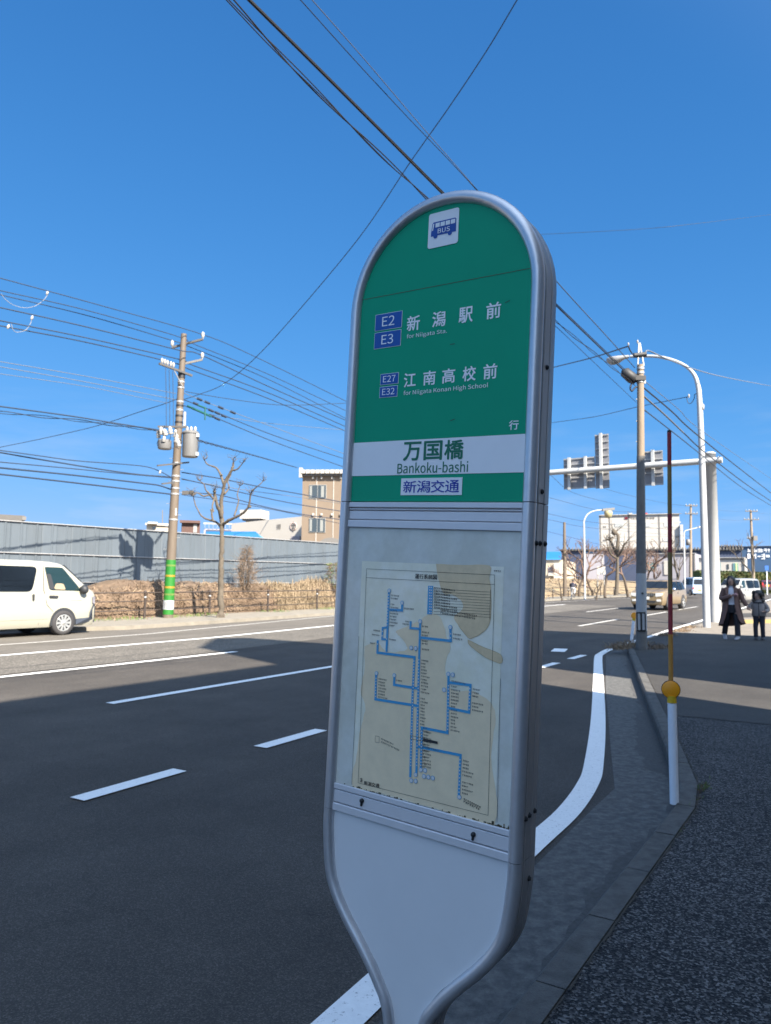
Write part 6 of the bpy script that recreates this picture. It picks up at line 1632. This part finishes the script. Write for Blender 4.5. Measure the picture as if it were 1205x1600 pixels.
def face_cam(p, deg=0.0):                                # heading towards the camera, turned by deg
    a = math.atan2(-p.y, -p.x); return a + R(deg)
# second van, coming towards us behind the woman and the child
p = atY(1155, 905, 62); p.z = 0
van2, cv2 = make_van('white van driving towards the viewer behind the woman and child', p, face_cam(p, -21), M['van_white2'])
cv2.mirror(1.95, 1.32, M['van_white2'], (.14, .13, .2))

# gold off-roader
p = atY(1030, 905, 43.5); p.z = 0
suv = thing('car', 'gold off-road car with bright headlamps driving towards the viewer behind the concrete pole', 'car', p, face_cam(p, -17))
st = [(2.36, .78, .82, .36), (2.33, .92, .92, .30), (2.22, 1.02, .96, .28), (2.0, 1.08, .985, .28), (1.10, 1.16, 1, .28), (.98, 1.19, 1, .28), (.42, 1.63, 1, .28), (.25, 1.70, 1, .28), (-.4, 1.735, 1, .28), (-1.5, 1.71, 1, .28), (-1.85, 1.66, .99, .28), (-2.2, 1.20, .97, .30), (-2.3, 1.05, .95, .34)]
c = Car(suv, 1.88, 1.08, .26, st, M['gold'])
c.top('windscreen', M['carglass'], [(.95, -.74), (.95, .74), (.45, .60), (.45, -.60)])
c.side('door_glass', M['carglass'], round_poly([(.30, 1.60), (-.45, 1.63), (-.45, 1.12), (.72, 1.13)], .06), o=.010); c.side('rear_door_glass', M['carglass'], round_poly([(-.52, 1.63), (-1.35, 1.60), (-1.30, 1.13), (-.52, 1.12)], .06), o=.010)
c.side('quarter_glass', M['carglass'], round_poly([(-1.42, 1.59), (-1.72, 1.55), (-1.92, 1.18), (-1.38, 1.14)], .05), o=.010)
c.side('door_seam', M['joint'], [(-.48, 1.10), (-.49, 1.10), (-.49, .42), (-.48, .42)], o=.006); c.side('door_handle', M['chrome'], round_poly([(-.2, .98), (-.4, .98), (-.4, .94), (-.2, .94)], .01), o=.02); c.side('sill', M['trim'], [(1.0, .34), (-1.1, .34), (-1.1, .28), (1.0, .28)], o=.012)
f = c.end('grille', M['trim'], 2.335, round_poly([(-.42, .78), (.42, .78), (.46, .95), (-.46, .95)], .03), .05)
for k in range(8): y = -.385 + .11 * k; c.end('grille_bar', M['chrome'], 2.385, [(y - .02, .79), (y + .02, .79), (y + .02, .94), (y - .02, .94)], .012, f)
for sd in (-1, 1):
    c.end('headlamp', M['lamp'], 2.28, round_poly([(sd * .50, .76), (sd * .84, .80), (sd * .86, .97), (sd * .50, .97)], .04), .09)
    c.end('fog_lamp', M['lamp'], 2.36, round_poly([(sd * .56, .50), (sd * .80, .50), (sd * .80, .62), (sd * .56, .62)], .03), .04)
c.end('bumper_face', M['gold'], 2.31, round_poly([(-.86, .40), (.86, .40), (.88, .74), (-.88, .74)], .05), .06); c.end('air_intake', M['trim'], 2.37, [(-.48, .43), (.48, .43), (.50, .54), (-.50, .54)], .015)
c.end('number_plate', M['plate_white'], 2.385, [(-.165, .60), (.165, .60), (.165, .76), (-.165, .76)], .012)
c.end('rear_glass', M['carglass'], -2.22, [(-.6, 1.15), (.6, 1.15), (.55, 1.22), (-.55, 1.22)], .012)
c.wheel(1.40, .38, .24, 6); c.wheel(-1.38, .38, .24, 6); c.mirror(.72, 1.16, M['chrome'], (.14, .12, .2))
for sd in (-1, 1):
    b = MB(); b.tube([Vector((.2, sd * .62, 1.76)), Vector((-1.5, sd * .62, 1.77))], .02, 6); b.build('roof_rail', M['trim'], suv)

# pale blue box-shaped light van going away
p = atY(1082, 905, 78); p.z = .28
away = heading(Vector((p.x, p.y, 0)))
kei = thing('car', 'pale blue boxy microvan driving away beside the street lamp', 'car', p, away + R(23))
st = [(1.69, .80, .86, .26), (1.66, .95, .94, .22), (1.4, 1.05, .98, .2), (1.15, 1.14, 1, .2), (.72, 1.76, 1, .2), (.55, 1.86, 1, .2), (0, 1.89, 1, .2), (-1.3, 1.88, 1, .2), (-1.62, 1.84, .99, .2), (-1.69, 1.72, .97, .24)]
c = Car(kei, 1.48, 1.0, .14, st, M['kei'])
c.end('rear_glass', M['carglass'], -1.715, round_poly([(-.60, 1.15), (.60, 1.15), (.54, 1.68), (-.54, 1.68)], .08), .03)
c.end('number_plate', M['plate_yellow'], -1.725, [(-.165, .46), (.165, .46), (.165, .64), (-.165, .64)], .02); c.end('rear_bumper', M['kei'], -1.75, round_poly([(-.72, .24), (.72, .24), (.72, .46), (-.72, .46)], .05), .09)
for sd in (-1, 1): c.end('tail_lamp', M['taillamp'], -1.72, round_poly([(sd * .58, .66), (sd * .71, .66), (sd * .71, .86), (sd * .58, .86)], .02), .04)
c.side('door_glass', M['carglass'], round_poly([(.70, 1.68), (.05, 1.72), (.05, 1.10), (1.02, 1.10)], .05), o=.010); c.side('side_glass', M['carglass'], round_poly([(-.02, 1.72), (-.78, 1.72), (-.78, 1.10), (-.02, 1.10)], .05), o=.010); c.side('rear_side_glass', M['carglass'], round_poly([(-.86, 1.72), (-1.50, 1.70), (-1.55, 1.12), (-.86, 1.10)], .05), o=.010)
c.top('windscreen', M['carglass'], [(1.12, -.6), (1.12, .6), (.75, .55), (.75, -.55)])
c.wheel(1.15, .27, .16, 8); c.wheel(-1.15, .27, .16, 8); c.mirror(.95, 1.15, M['kei'], (.1, .09, .2))

# dark red small car far off
p = atY(1194, 905, 112); p.z = .45
rc_ = thing('car', 'small dark red and black hatchback going away at the right edge', 'car', p, heading(Vector((p.x, p.y, 0))) + R(14))
st = [(1.7, .75, .86, .24), (1.6, .9, .95, .2), (1.0, 1.0, 1, .2), (.45, 1.52, 1, .2), (.1, 1.62, 1, .2), (-1.2, 1.62, 1, .2), (-1.55, 1.55, .98, .2), (-1.7, 1.0, .96, .24)]
c = Car(rc_, 1.48, .95, .18, st, M['darkred'])
b = MB(); b.prism([Vector((-1.62, y, z)) for y, z in round_poly([(-.6, 1.05), (.6, 1.05), (.54, 1.5), (-.54, 1.5)], .06)], (-.10, 0, 0)); b.build('rear_glass', M['carglass'], rc_)
c.end('number_plate', M['plate_yellow'], -1.76, [(-.22, .74), (.22, .74), (.22, .98), (-.22, .98)], .03); c.end('rear_bumper', M['trim'], -1.77, [(-.7, .24), (.7, .24), (.7, .62), (-.7, .62)], .1)
for sd in (-1, 1): c.end('tail_lamp', M['taillamp'], -1.75, [(sd * .55, .9), (sd * .72, .9), (sd * .72, 1.3), (sd * .55, 1.3)], .12)
c.side('door_glass', M['carglass'], round_poly([(.4, 1.46), (-1.3, 1.48), (-1.4, 1.0), (.85, 1.0)], .05), o=.010); c.top('windscreen', M['carglass'], [(.95, -.6), (.95, .6), (.5, .54), (.5, -.54)])
c.wheel(1.1, .28, .16, 6); c.wheel(-1.1, .28, .16, 6)
# ------------------------------------------------------------------ people
def skin_body(joints, edges, sub=2):
    """one continuous surface grown over a skeleton: joints = {name: (x, y, z, radius)}"""
    names = list(joints); idx = {k: i for i, k in enumerate(names)}
    me = bpy.data.meshes.new('figure'); me.from_pydata([joints[k][:3] for k in names], [(idx[a], idx[c]) for a, c in edges], [])
    ob = bpy.data.objects.new('figure', me); C.objects.link(ob)
    ob.modifiers.new('skin', 'SKIN'); sv = me.skin_vertices[0].data
    for k in names: r_ = joints[k][3]; sv[idx[k]].radius = (r_, r_) if not isinstance(r_, tuple) else r_
    sv[0].use_root = True
    m2 = ob.modifiers.new('sub', 'SUBSURF'); m2.levels = sub; m2.render_levels = sub
    dg = bpy.context.evaluated_depsgraph_get(); out_ = bpy.data.meshes.new_from_object(ob.evaluated_get(dg))
    vs = [v.co.copy() for v in out_.vertices]; fs = [tuple(p.vertices) for p in out_.polygons]
    bpy.data.objects.remove(ob); bpy.data.meshes.remove(me); bpy.data.meshes.remove(out_)
    return vs, fs
def ellip(b, c, r, n=14, k=9, m=0, lo=-1.0, hi=1.0):
    c = Vector(c); rings = []
    for i in range(k):
        t = lo + (hi - lo) * i / (k - 1); t = max(-.999, min(.999, t)); w_ = math.sqrt(1 - t * t)
        rings.append([c + Vector((r[0] * w_ * math.cos(2 * math.pi * j / n), r[1] * w_ * math.sin(2 * math.pi * j / n), r[2] * t)) for j in range(n)])
    b.loft(rings, m)
def head(b, c, s, turn=0.0, tilt=0.0):                     # skull, jaw, nose and ears; faces -y
    rot = Matrix.Rotation(turn, 3, 'Z') @ Matrix.Rotation(tilt, 3, 'X'); c = Vector(c); rings = []
    prof = [(-1.0, .30, .34, -.22), (-.92, .50, .52, -.18), (-.75, .62, .66, -.12), (-.5, .74, .78, -.06), (-.2, .80, .90, -.02), (.1, .82, .97, .02), (.4, .79, .96, .05), (.7, .62, .78, .06), (.9, .36, .46, .06), (.99, .10, .12, .06)]
    for z, rx, ry, oy in prof:
        ring = []
        for j in range(16):
            a = 2 * math.pi * j / 16; x, y = rx * math.cos(a) * .095, ry * math.sin(a) * .105 + oy * .1
            if abs(a - 1.5 * math.pi) < .1 and -.45 < z < .15: y -= .016
            ring.append(c + rot @ Vector((x * s, y * s, z * .118 * s)))
        rings.append(ring)
    b.loft(rings)
    b.add(*_nose(c, rot, s), 0, True)
    for sd in (-1, 1):
        e = MB(); ellip(e, (0, 0, 0), (.012 * s, .022 * s, .032 * s), 8, 6); b.add([c + rot @ (Vector(v) + Vector((sd * .080 * s, .01 * s, -.01 * s))) for v in e.v], e.f, 0, True)
    return rot
def _nose(c, rot, s):
    P = [(-.012, -.098, .012), (.012, -.098, .012), (.016, -.100, -.032), (-.016, -.100, -.032), (0, -.128, -.028)]
    return [c + rot @ (Vector(p) * s) for p in P], [(0, 1, 4), (1, 2, 4), (2, 3, 4), (3, 0, 4)]
def face_parts(root, c, rot, s):
    for nm, m, pts in (('eye', M['hair'], [(sd * .034, -.100, .002) for sd in (-1, 1)]),):
        for p in pts:
            b = MB(); e = MB(); ellip(e, (0, 0, 0), (.014 * s, .006 * s, .007 * s), 8, 5); b.add([Vector(c) + rot @ (Vector(v) + Vector(p) * s) for v in e.v], e.f, 0, True); b.build(nm, m, root)
    b = MB(); e = MB(); ellip(e, (0, 0, 0), (.022 * s, .006 * s, .006 * s), 8, 5); b.add([Vector(c) + rot @ (Vector(v) + Vector((0, -.098, -.062)) * s) for v in e.v], e.f, 0, True); b.build('mouth', mat('lips', (.30, .11, .10), .5), root)
def hand(b, wrist, d, palm_n, s=1.0, curl=.5):             # palm with four fingers and a thumb
    d = Vector(d).normalized(); n = Vector(palm_n); n = (n - d * n.dot(d)).normalized(); sd = d.cross(n)
    w = Vector(wrist); pl = .085 * s; rings = []
    for t, hw, ht_ in ((0, .022, .016), (.3, .032, .016), (.7, .040, .014), (1.0, .038, .011)):
        c = w + d * pl * t; rings.append([c + sd * (hw * s * math.cos(k * math.pi / 5)) + n * (ht_ * s * math.sin(k * math.pi / 5)) for k in range(10)])
    b.loft(rings)
    for k, (o, l) in enumerate(((-.029, .062), (-.010, .074), (.010, .069), (.028, .054))):
        p = w + d * pl * .95 + sd * o * s; P = [p]; dd = d
        for j in range(3):
            dd = (dd + n * curl * (.5 + .25 * j)).normalized(); P.append(P[-1] + dd * l * s * (.45, .32, .23)[j])
        b.tube(P, [.0088 * s, .0085 * s, .0078 * s, .0055 * s], 7)
    p = w + d * pl * .25 + sd * -.030 * s; P = [p, p + (d * .5 - sd * .8 + n * .3).normalized() * .034 * s, p + (d * .75 - sd * .55 + n * .6).normalized() * .06 * s, p + (d * .85 - sd * .4 + n * .8).normalized() * .078 * s]
    b.tube(P, [.0115 * s, .0105 * s, .009 * s, .006 * s], 7)
def sleeve_tube(b, pts, rr, m=0): b.tube(crom(pts, 4), [rr[0] + (rr[1] - rr[0]) * i / (4 * (len(pts) - 1)) for i in range(4 * (len(pts) - 1) + 1)], 12, m)
def ringz(cx, cy, z, rx, ry, n=24, ph=0.0): return [Vector((cx + rx * math.cos(2 * math.pi * k / n + ph), cy + ry * math.sin(2 * math.pi * k / n + ph), z)) for k in range(n)]
def shoe(root, m, p, yaw, l=.24, pitch=0.0, ms=None):
    b = MB(); rot = Matrix.Rotation(yaw, 3, 'Z') @ Matrix.Rotation(pitch, 3, 'X'); p = Vector(p); rings = []
    for y, w_, h in ((.30, .030, .05), (.22, .040, .075), (.0, .040, .085), (-.30, .044, .062), (-.60, .046, .045), (-.80, .034, .032), (-.86, .018, .02)):
        rings.append([p + rot @ Vector((w_ * math.cos(a), y * l, max(0, h * (.5 + .55 * math.sin(a))))) for a in [k * math.pi / 6 for k in range(12)]])
    b.loft(rings); b.build('shoe', m, root)

# ---- woman in the long coat
wb = gnd(1145, 998.5, .122); wy = wb.y
woman = thing('person', 'woman in a long brown open coat and black trousers holding a child by the hand', 'person', wb, -math.atan2(wb.x, wb.y))
k_ = 1 / 713.0 / 12.68 * 12.68
def wx(X, Z): return ((X - 440) / 713.0 * (wb.length / 25.0) * 1.0, (1372 - Z) / 713.0)
J = {'pelvis': (0, .0, .84, .115), 'waist': (.0, .0, .98, .10), 'chest': (-.005, .0, 1.16, .115), 'neckb': (.0, .0, 1.29, .055), 'neck': (.0, -.01, 1.36, .045),
     'shr': (-.15, .0, 1.255, .05), 'elr': (-.215, -.06, 1.02, .036), 'wrr': (.02, -.21, 1.09, .026),
     'shl': (.15, .0, 1.255, .05), 'ell': (.25, -.01, 1.01, .036), 'wrl': (.345, -.06, .83, .026),
     'hir': (-.09, .0, .80, .085), 'knr': (-.13, .06, .46, .052), 'anr': (-.185, .22, .115, .034),
     'hil': (.09, .0, .80, .085), 'knl': (.115, -.06, .45, .052), 'anl': (.12, -.10, .09, .034)}
E_ = [('pelvis', 'waist'), ('waist', 'chest'), ('chest', 'neckb'), ('neckb', 'neck'), ('chest', 'shr'), ('shr', 'elr'), ('elr', 'wrr'), ('chest', 'shl'), ('shl', 'ell'), ('ell', 'wrl'), ('pelvis', 'hir'), ('hir', 'knr'), ('knr', 'anr'), ('pelvis', 'hil'), ('hil', 'knl'), ('knl', 'anl')]
vs, fs = skin_body(J, E_); b = MB(); b.add(vs, fs, 0, True)
hc = (.005, -.035, 1.455); rot = head(b, hc, 1.0, R(-18), R(6))
hand(b, (.02, -.21, 1.09), (.9, -.25, .15), (0, -.6, -.5), .95, .5); hand(b, (.345, -.06, .83), (.45, -.2, -.9), (.8, 0, .3), .95, .55)
b.build('body', M['skin'], woman); face_parts(woman, hc, rot, 1.0)
b = MB()                                                   # hair to the shoulders, parted over the face
for i in range(9):
    t = i / 8; z = 1.585 - .30 * t; rx = (.04, .085, .102, .108, .112, .118, .120, .112, .085)[i]; ry = (.04, .09, .112, .118, .112, .105, .10, .095, .07)[i]
    gap = (0, 0, .05, .55, .72, .76, .72, .55, .4)[i]; ring = []
    for k in range(22):
        a = -math.pi / 2 + gap + (2 * math.pi - 2 * gap) * k / 21; ring.append(Vector((.005 + rx * math.cos(a) + .008 * math.sin(z * 40 + k), -.015 + ry * math.sin(a), z)))
    if i == 0: R0 = []
    R0.append(ring)
b.loft(R0, closed=False, caps=False); inner = [[Vector((.005 + (p.x - .005) * .9, -.015 + (p.y + .015) * .9, p.z - .004)) for p in r_] for r_ in R0]; b.loft(inner, closed=False, caps=False); b.poly(R0[0])
b.build('hair', M['hair'], woman)
b = MB()                                                   # shirt
b.loft([ringz(0, 0, .74, .15, .115), ringz(0, 0, .85, .148, .118), ringz(0, 0, 1.0, .135, .11), ringz(0, 0, 1.16, .15, .125), ringz(0, 0, 1.25, .13, .095), ringz(0, -.005, 1.31, .062, .06), ringz(0, -.01, 1.345, .056, .056)]); b.build('shirt', M['shirt'], woman)
b = MB()
for sd, h, kn, an in ((-1, J['hir'], J['knr'], J['anr']), (1, J['hil'], J['knl'], J['anl'])):
    P = [Vector((h[0] * .8, h[1], .79)), Vector(h[:3]) - Vector((0, 0, .12)), Vector(kn[:3]), Vector(an[:3]).lerp(Vector(kn[:3]), .35), Vector(an[:3]) + Vector((0, 0, .005))]
    b.tube(crom(P, 4), [.098 - .030 * min(1, i / 8) for i in range(17)], 14)
b.loft([ringz(0, 0, .66, .145, .12), ringz(0, 0, .78, .155, .125), ringz(0, 0, .86, .152, .122)]); b.build('trousers', M['black_cloth'], woman)
b = MB()                                                   # coat: open in front, flaring to the hem
rows = [(1.315, .075, .075, .50), (1.275, .165, .105, .42), (1.20, .195, .135, .36), (1.05, .195, .145, .34), (.88, .20, .155, .36), (.70, .235, .18, .46), (.52, .275, .205, .60), (.36, .315, .23, .74)]
def coat_ring(z, rx, ry, gap, e=0.0, n=30):
    o = []
    for k in range(n):
        a = -math.pi / 2 + gap + (2 * math.pi - 2 * gap) * k / (n - 1); fold = .010 * math.sin(a * 9 + z * 3) * max(0, 1.1 - z)
        o.append(Vector(((rx - e + fold) * math.cos(a) - .03 * max(0, .9 - z) * .5, (ry - e + fold) * math.sin(a) + .02, z - (.05 * math.sin(a * 1.0) if z < .4 else 0) + (.03 * math.cos(a) if z < .4 else 0))))
    return o
b.loft([coat_ring(*r_) for r_ in rows], closed=False, caps=False); b.loft([coat_ring(*r_, .012) for r_ in rows], closed=False, caps=False)
A_, B_ = [coat_ring(*r_) for r_ in rows], [coat_ring(*r_, .012) for r_ in rows]
for i in range(len(rows) - 1):
    for k in (0, -1): b.quad(A_[i][k], A_[i + 1][k], B_[i + 1][k], B_[i][k])
for k in range(29): b.quad(A_[-1][k], A_[-1][k + 1], B_[-1][k + 1], B_[-1][k])
sleeve_tube(b, [(-.145, .0, 1.255), (-.20, -.02, 1.13), (-.225, -.07, 1.01), (-.11, -.165, 1.04), (.0, -.20, 1.085)], (.072, .052)); sleeve_tube(b, [(.145, .0, 1.255), (.215, 0, 1.12), (.255, -.015, 1.0), (.335, -.055, .85)], (.070, .050))
for sd in (-1, 1): b.prism([Vector((sd * .05, -.075, 1.33)), Vector((sd * .145, -.105, 1.27)), Vector((sd * .12, -.150, 1.13)), Vector((sd * .075, -.150, 1.02))], (0, -.012, .004))
b.build('coat', M['coat'], woman)
b = MB(); ellip(b, (.10, -.235, 1.11), (.055, .04, .045), 10, 7); b.build('held_pouch', mat('dusty_pink', (.30, .16, .17), .8), woman)
shoe(woman, M['shoe_white'], (-.185, .20, .055), .12, .24, .45); shoe(woman, M['shoe_white'], (.12, -.11, .0), -.25, .25)

# ---- child
cb = gnd(1187.5, 999.5, .122)
child = thing('person', 'small child in a grey jacket and dark trousers walking hand in hand with the woman', 'person', cb, -math.atan2(cb.x, cb.y))
hw = woman.location + Matrix.Rotation(woman.rotation_euler.z, 3, 'Z') @ Vector((.385, -.075, .755)); hl2 = Matrix.Rotation(-child.rotation_euler.z, 3, 'Z') @ (hw - child.location)
J = {'pelvis': (0, 0, .60, .085), 'waist': (0, 0, .70, .08), 'chest': (0, 0, .84, .09), 'neckb': (0, 0, .94, .045), 'neck': (0, -.01, .985, .038),
     'shr': (-.11, 0, .905, .04), 'elr': (-.21, -.02, .81, .03), 'wrr': (hl2.x + .045, hl2.y, hl2.z + .035, .021),
     'shl': (.11, 0, .905, .04), 'ell': (.20, -.02, .74, .03), 'wrl': (.13, -.13, .70, .021),
     'hir': (-.065, 0, .56, .062), 'knr': (-.085, -.03, .32, .04), 'anr': (-.085, -.01, .07, .028), 'hil': (.065, 0, .56, .062), 'knl': (.07, -.01, .32, .04), 'anl': (.075, .03, .07, .028)}
vs, fs = skin_body(J, E_); b = MB(); b.add(vs, fs, 0, True); hc = (-.005, -.02, 1.10); rot = head(b, hc, .95, R(-40), 0)
hand(b, J['wrr'][:3], (-.85, -.1, -.5), (0, -.7, .5), .7, .6); hand(b, J['wrl'][:3], (-.8, -.5, .0), (0, -.2, 1), .7, .5)
b.build('body', M['skin'], child); face_parts(child, hc, rot, .95)
b = MB(); R0 = []
for i in range(7):
    t = i / 6; z = 1.235 - .20 * t; rx = (.035, .09, .112, .120, .116, .105, .085)[i]; ry = (.035, .092, .115, .12, .115, .10, .08)[i]; gap = (0, 0, .05, .5, .7, .8, .9)[i]
    R0.append([Vector((rx * math.cos(a), -.01 + ry * math.sin(a), z)) for a in [-math.pi / 2 - .5 + gap + (2 * math.pi - 2 * gap) * k / 21 for k in range(22)]])
b.loft(R0, closed=False, caps=False); b.poly(R0[0])
for i in range(220):
    a = random.uniform(-.6, 3.9); z = random.uniform(1.08, 1.22); blade(b, Vector((.105 * math.cos(a), -.01 + .108 * math.sin(a), z)), Vector((math.cos(a), math.sin(a), -.8)), .06, .018, 0, .3)
b.build('hair', M['hair'], child)
b = MB()
for k in range(20):
    a = -.35 + 3.8 * k / 19; ellip(b, (.115 * math.cos(a), .0 + .115 * math.sin(a), .985 + .05 * math.sin(a * 1.0)), (.042, .042, .045), 8, 6)
b.build('hood', M['fur'], child)
b = MB(); b.loft([ringz(0, 0, .585, .150, .115), ringz(0, 0, .60, .165, .125), ringz(0, 0, .72, .158, .122), ringz(0, 0, .84, .150, .118), ringz(0, 0, .92, .125, .095), ringz(0, -.005, .965, .075, .07), ringz(0, -.01, 1.0, .07, .068)])
sleeve_tube(b, [(-.11, 0, .90), (-.165, -.01, .86), (-.21, -.02, .815), tuple(Vector(J['wrr'][:3]))], (.058, .042)); sleeve_tube(b, [(.11, 0, .90), (.17, 0, .83), (.205, -.02, .74), (.145, -.12, .70)], (.058, .042)); b.build('jacket', M['jacket'], child)
b = MB(); b.loft([ringz(0, 0, .90, .137, .109), ringz(0, 0, .935, .12, .096)], caps=False); b.box((0, -.122, .76), (.016, .012, .34)); b.build('jacket_trim', M['black_cloth'], child)
b = MB()
for h, kn, an in ((J['hir'], J['knr'], J['anr']), (J['hil'], J['knl'], J['anl'])):
    P = [Vector(h[:3]) + Vector((0, 0, .05)), Vector(h[:3]) - Vector((0, 0, .1)), Vector(kn[:3]), Vector(an[:3])]; b.tube(crom(P, 4), [.082 - .03 * min(1, i / 9) for i in range(13)], 12)
b.build('trousers', M['navy_cloth'], child)
shoe(child, M['trim'], (-.085, -.02, 0), .1, .19); shoe(child, M['trim'], (.075, .02, 0), -.1, .19)

# ---- cyclist far off on the opposite pavement, seen from behind
bb = gnd(895.5, 934.5, .11); bt = heading(Vector((bb.x, bb.y, 0)))
bike = thing('bicycle', 'bicycle ridden away along the far pavement', 'bicycle', bb, bt - R(12))
def wheel_ring(x, r=.33):
    b = MB(); b.tube([Vector((x + r * math.cos(a), 0, r + r * math.sin(a))) for a in [2 * math.pi * k / 24 for k in range(25)]], .02, 6, caps=False)
    w_ = b.build('wheel', M['tyre'], bike); b = MB()
    for k in range(10): a = math.pi * k / 10; b.tube([Vector((x + .31 * math.cos(a), 0, r + .31 * math.sin(a))), Vector((x - .31 * math.cos(a), 0, r - .31 * math.sin(a)))], .004, 4)
    b.build('spokes', M['chrome'], w_)
wheel_ring(-.52); wheel_ring(.52)
b = MB()
for a, c in (((-.52, 0, .33), (-.08, 0, .30)), ((-.08, 0, .30), (-.22, 0, .80)), ((-.08, 0, .30), (.38, 0, .75)), ((-.52, 0, .33), (-.2, 0, .72)), ((.52, 0, .33), (.38, 0, .92))): b.tube([Vector(a), Vector(c)], .018, 6)
b.build('frame', M['galv'], bike)
b = MB(); b.tube(crom([Vector((.22, -.28, .98)), Vector((.36, -.18, 1.0)), Vector((.38, 0, .95)), Vector((.36, .18, 1.0)), Vector((.22, .28, .98))], 4), .014, 6); b.build('handlebar', M['chrome'], bike)
b = MB(); ellip(b, (-.24, 0, .84), (.13, .09, .05), 10, 6); b.build('saddle', M['trim'], bike)
b = MB(); b.box((-.62, 0, .74), (.34, .26, .04)); b.build('carrier', M['galv'], bike)
rid = thing('person', 'cyclist in a dark jacket and pale trousers riding away on the far pavement', 'person', bb, bt - R(12))
J = {'pelvis': (-.22, 0, .94, .12), 'waist': (-.17, 0, 1.08, .12), 'chest': (-.06, 0, 1.26, .13), 'neckb': (.02, 0, 1.37, .06), 'neck': (.05, 0, 1.42, .05),
     'shr': (-.03, -.17, 1.32, .055), 'elr': (.08, -.28, 1.12, .042), 'wrr': (.24, -.26, 1.02, .03), 'shl': (-.03, .17, 1.32, .055), 'ell': (.08, .28, 1.12, .042), 'wrl': (.24, .26, 1.02, .03),
     'hir': (-.2, -.1, .90, .09), 'knr': (.18, -.13, .78, .06), 'anr': (-.02, -.12, .42, .04), 'hil': (-.2, .1, .90, .09), 'knl': (.10, .13, .62, .06), 'anl': (-.08, .12, .26, .04)}
vs, fs = skin_body(J, E_, 1); b = MB(); b.add(vs, fs, 0, True); head(b, (.09, 0, 1.52), 1.0, R(90), 0)
hand(b, J['wrr'][:3], (1, 0, -.2), (0, 0, -1), .9, .7); hand(b, J['wrl'][:3], (1, 0, -.2), (0, 0, -1), .9, .7); b.build('body', M['skin'], rid)
b = MB(); ellip(b, (.075, 0, 1.55), (.115, .105, .12), 12, 8, 0, -.35, 1); b.build('hair', M['hair'], rid)
b = MB(); P = [Vector(J[k][:3]) for k in ('pelvis', 'waist', 'chest', 'neckb')]; b.tube(crom(P, 4), [.19, .2, .205, .21, .215, .22, .22, .21, .2, .17, .13, .10, .08], 14)
for sd in ('r', 'l'): sleeve_tube(b, [J['sh' + sd][:3], J['el' + sd][:3], J['wr' + sd][:3]], (.085, .055))
b.build('jacket', M['navy_cloth'], rid)
b = MB()
for sd in ('r', 'l'): b.tube(crom([Vector(J[k + sd][:3]) for k in ('hi', 'kn', 'an')], 4), [.115 - .05 * i / 8 for i in range(9)], 12)
ellip(b, (-.22, 0, .93), (.17, .19, .13), 14, 8); b.build('trousers', M['cuff'], rid)
for sd in ('r', 'l'): p = Vector(J['an' + sd][:3]); shoe(rid, M['trim'], (p.x, p.y, p.z - .09), R(90), .24)
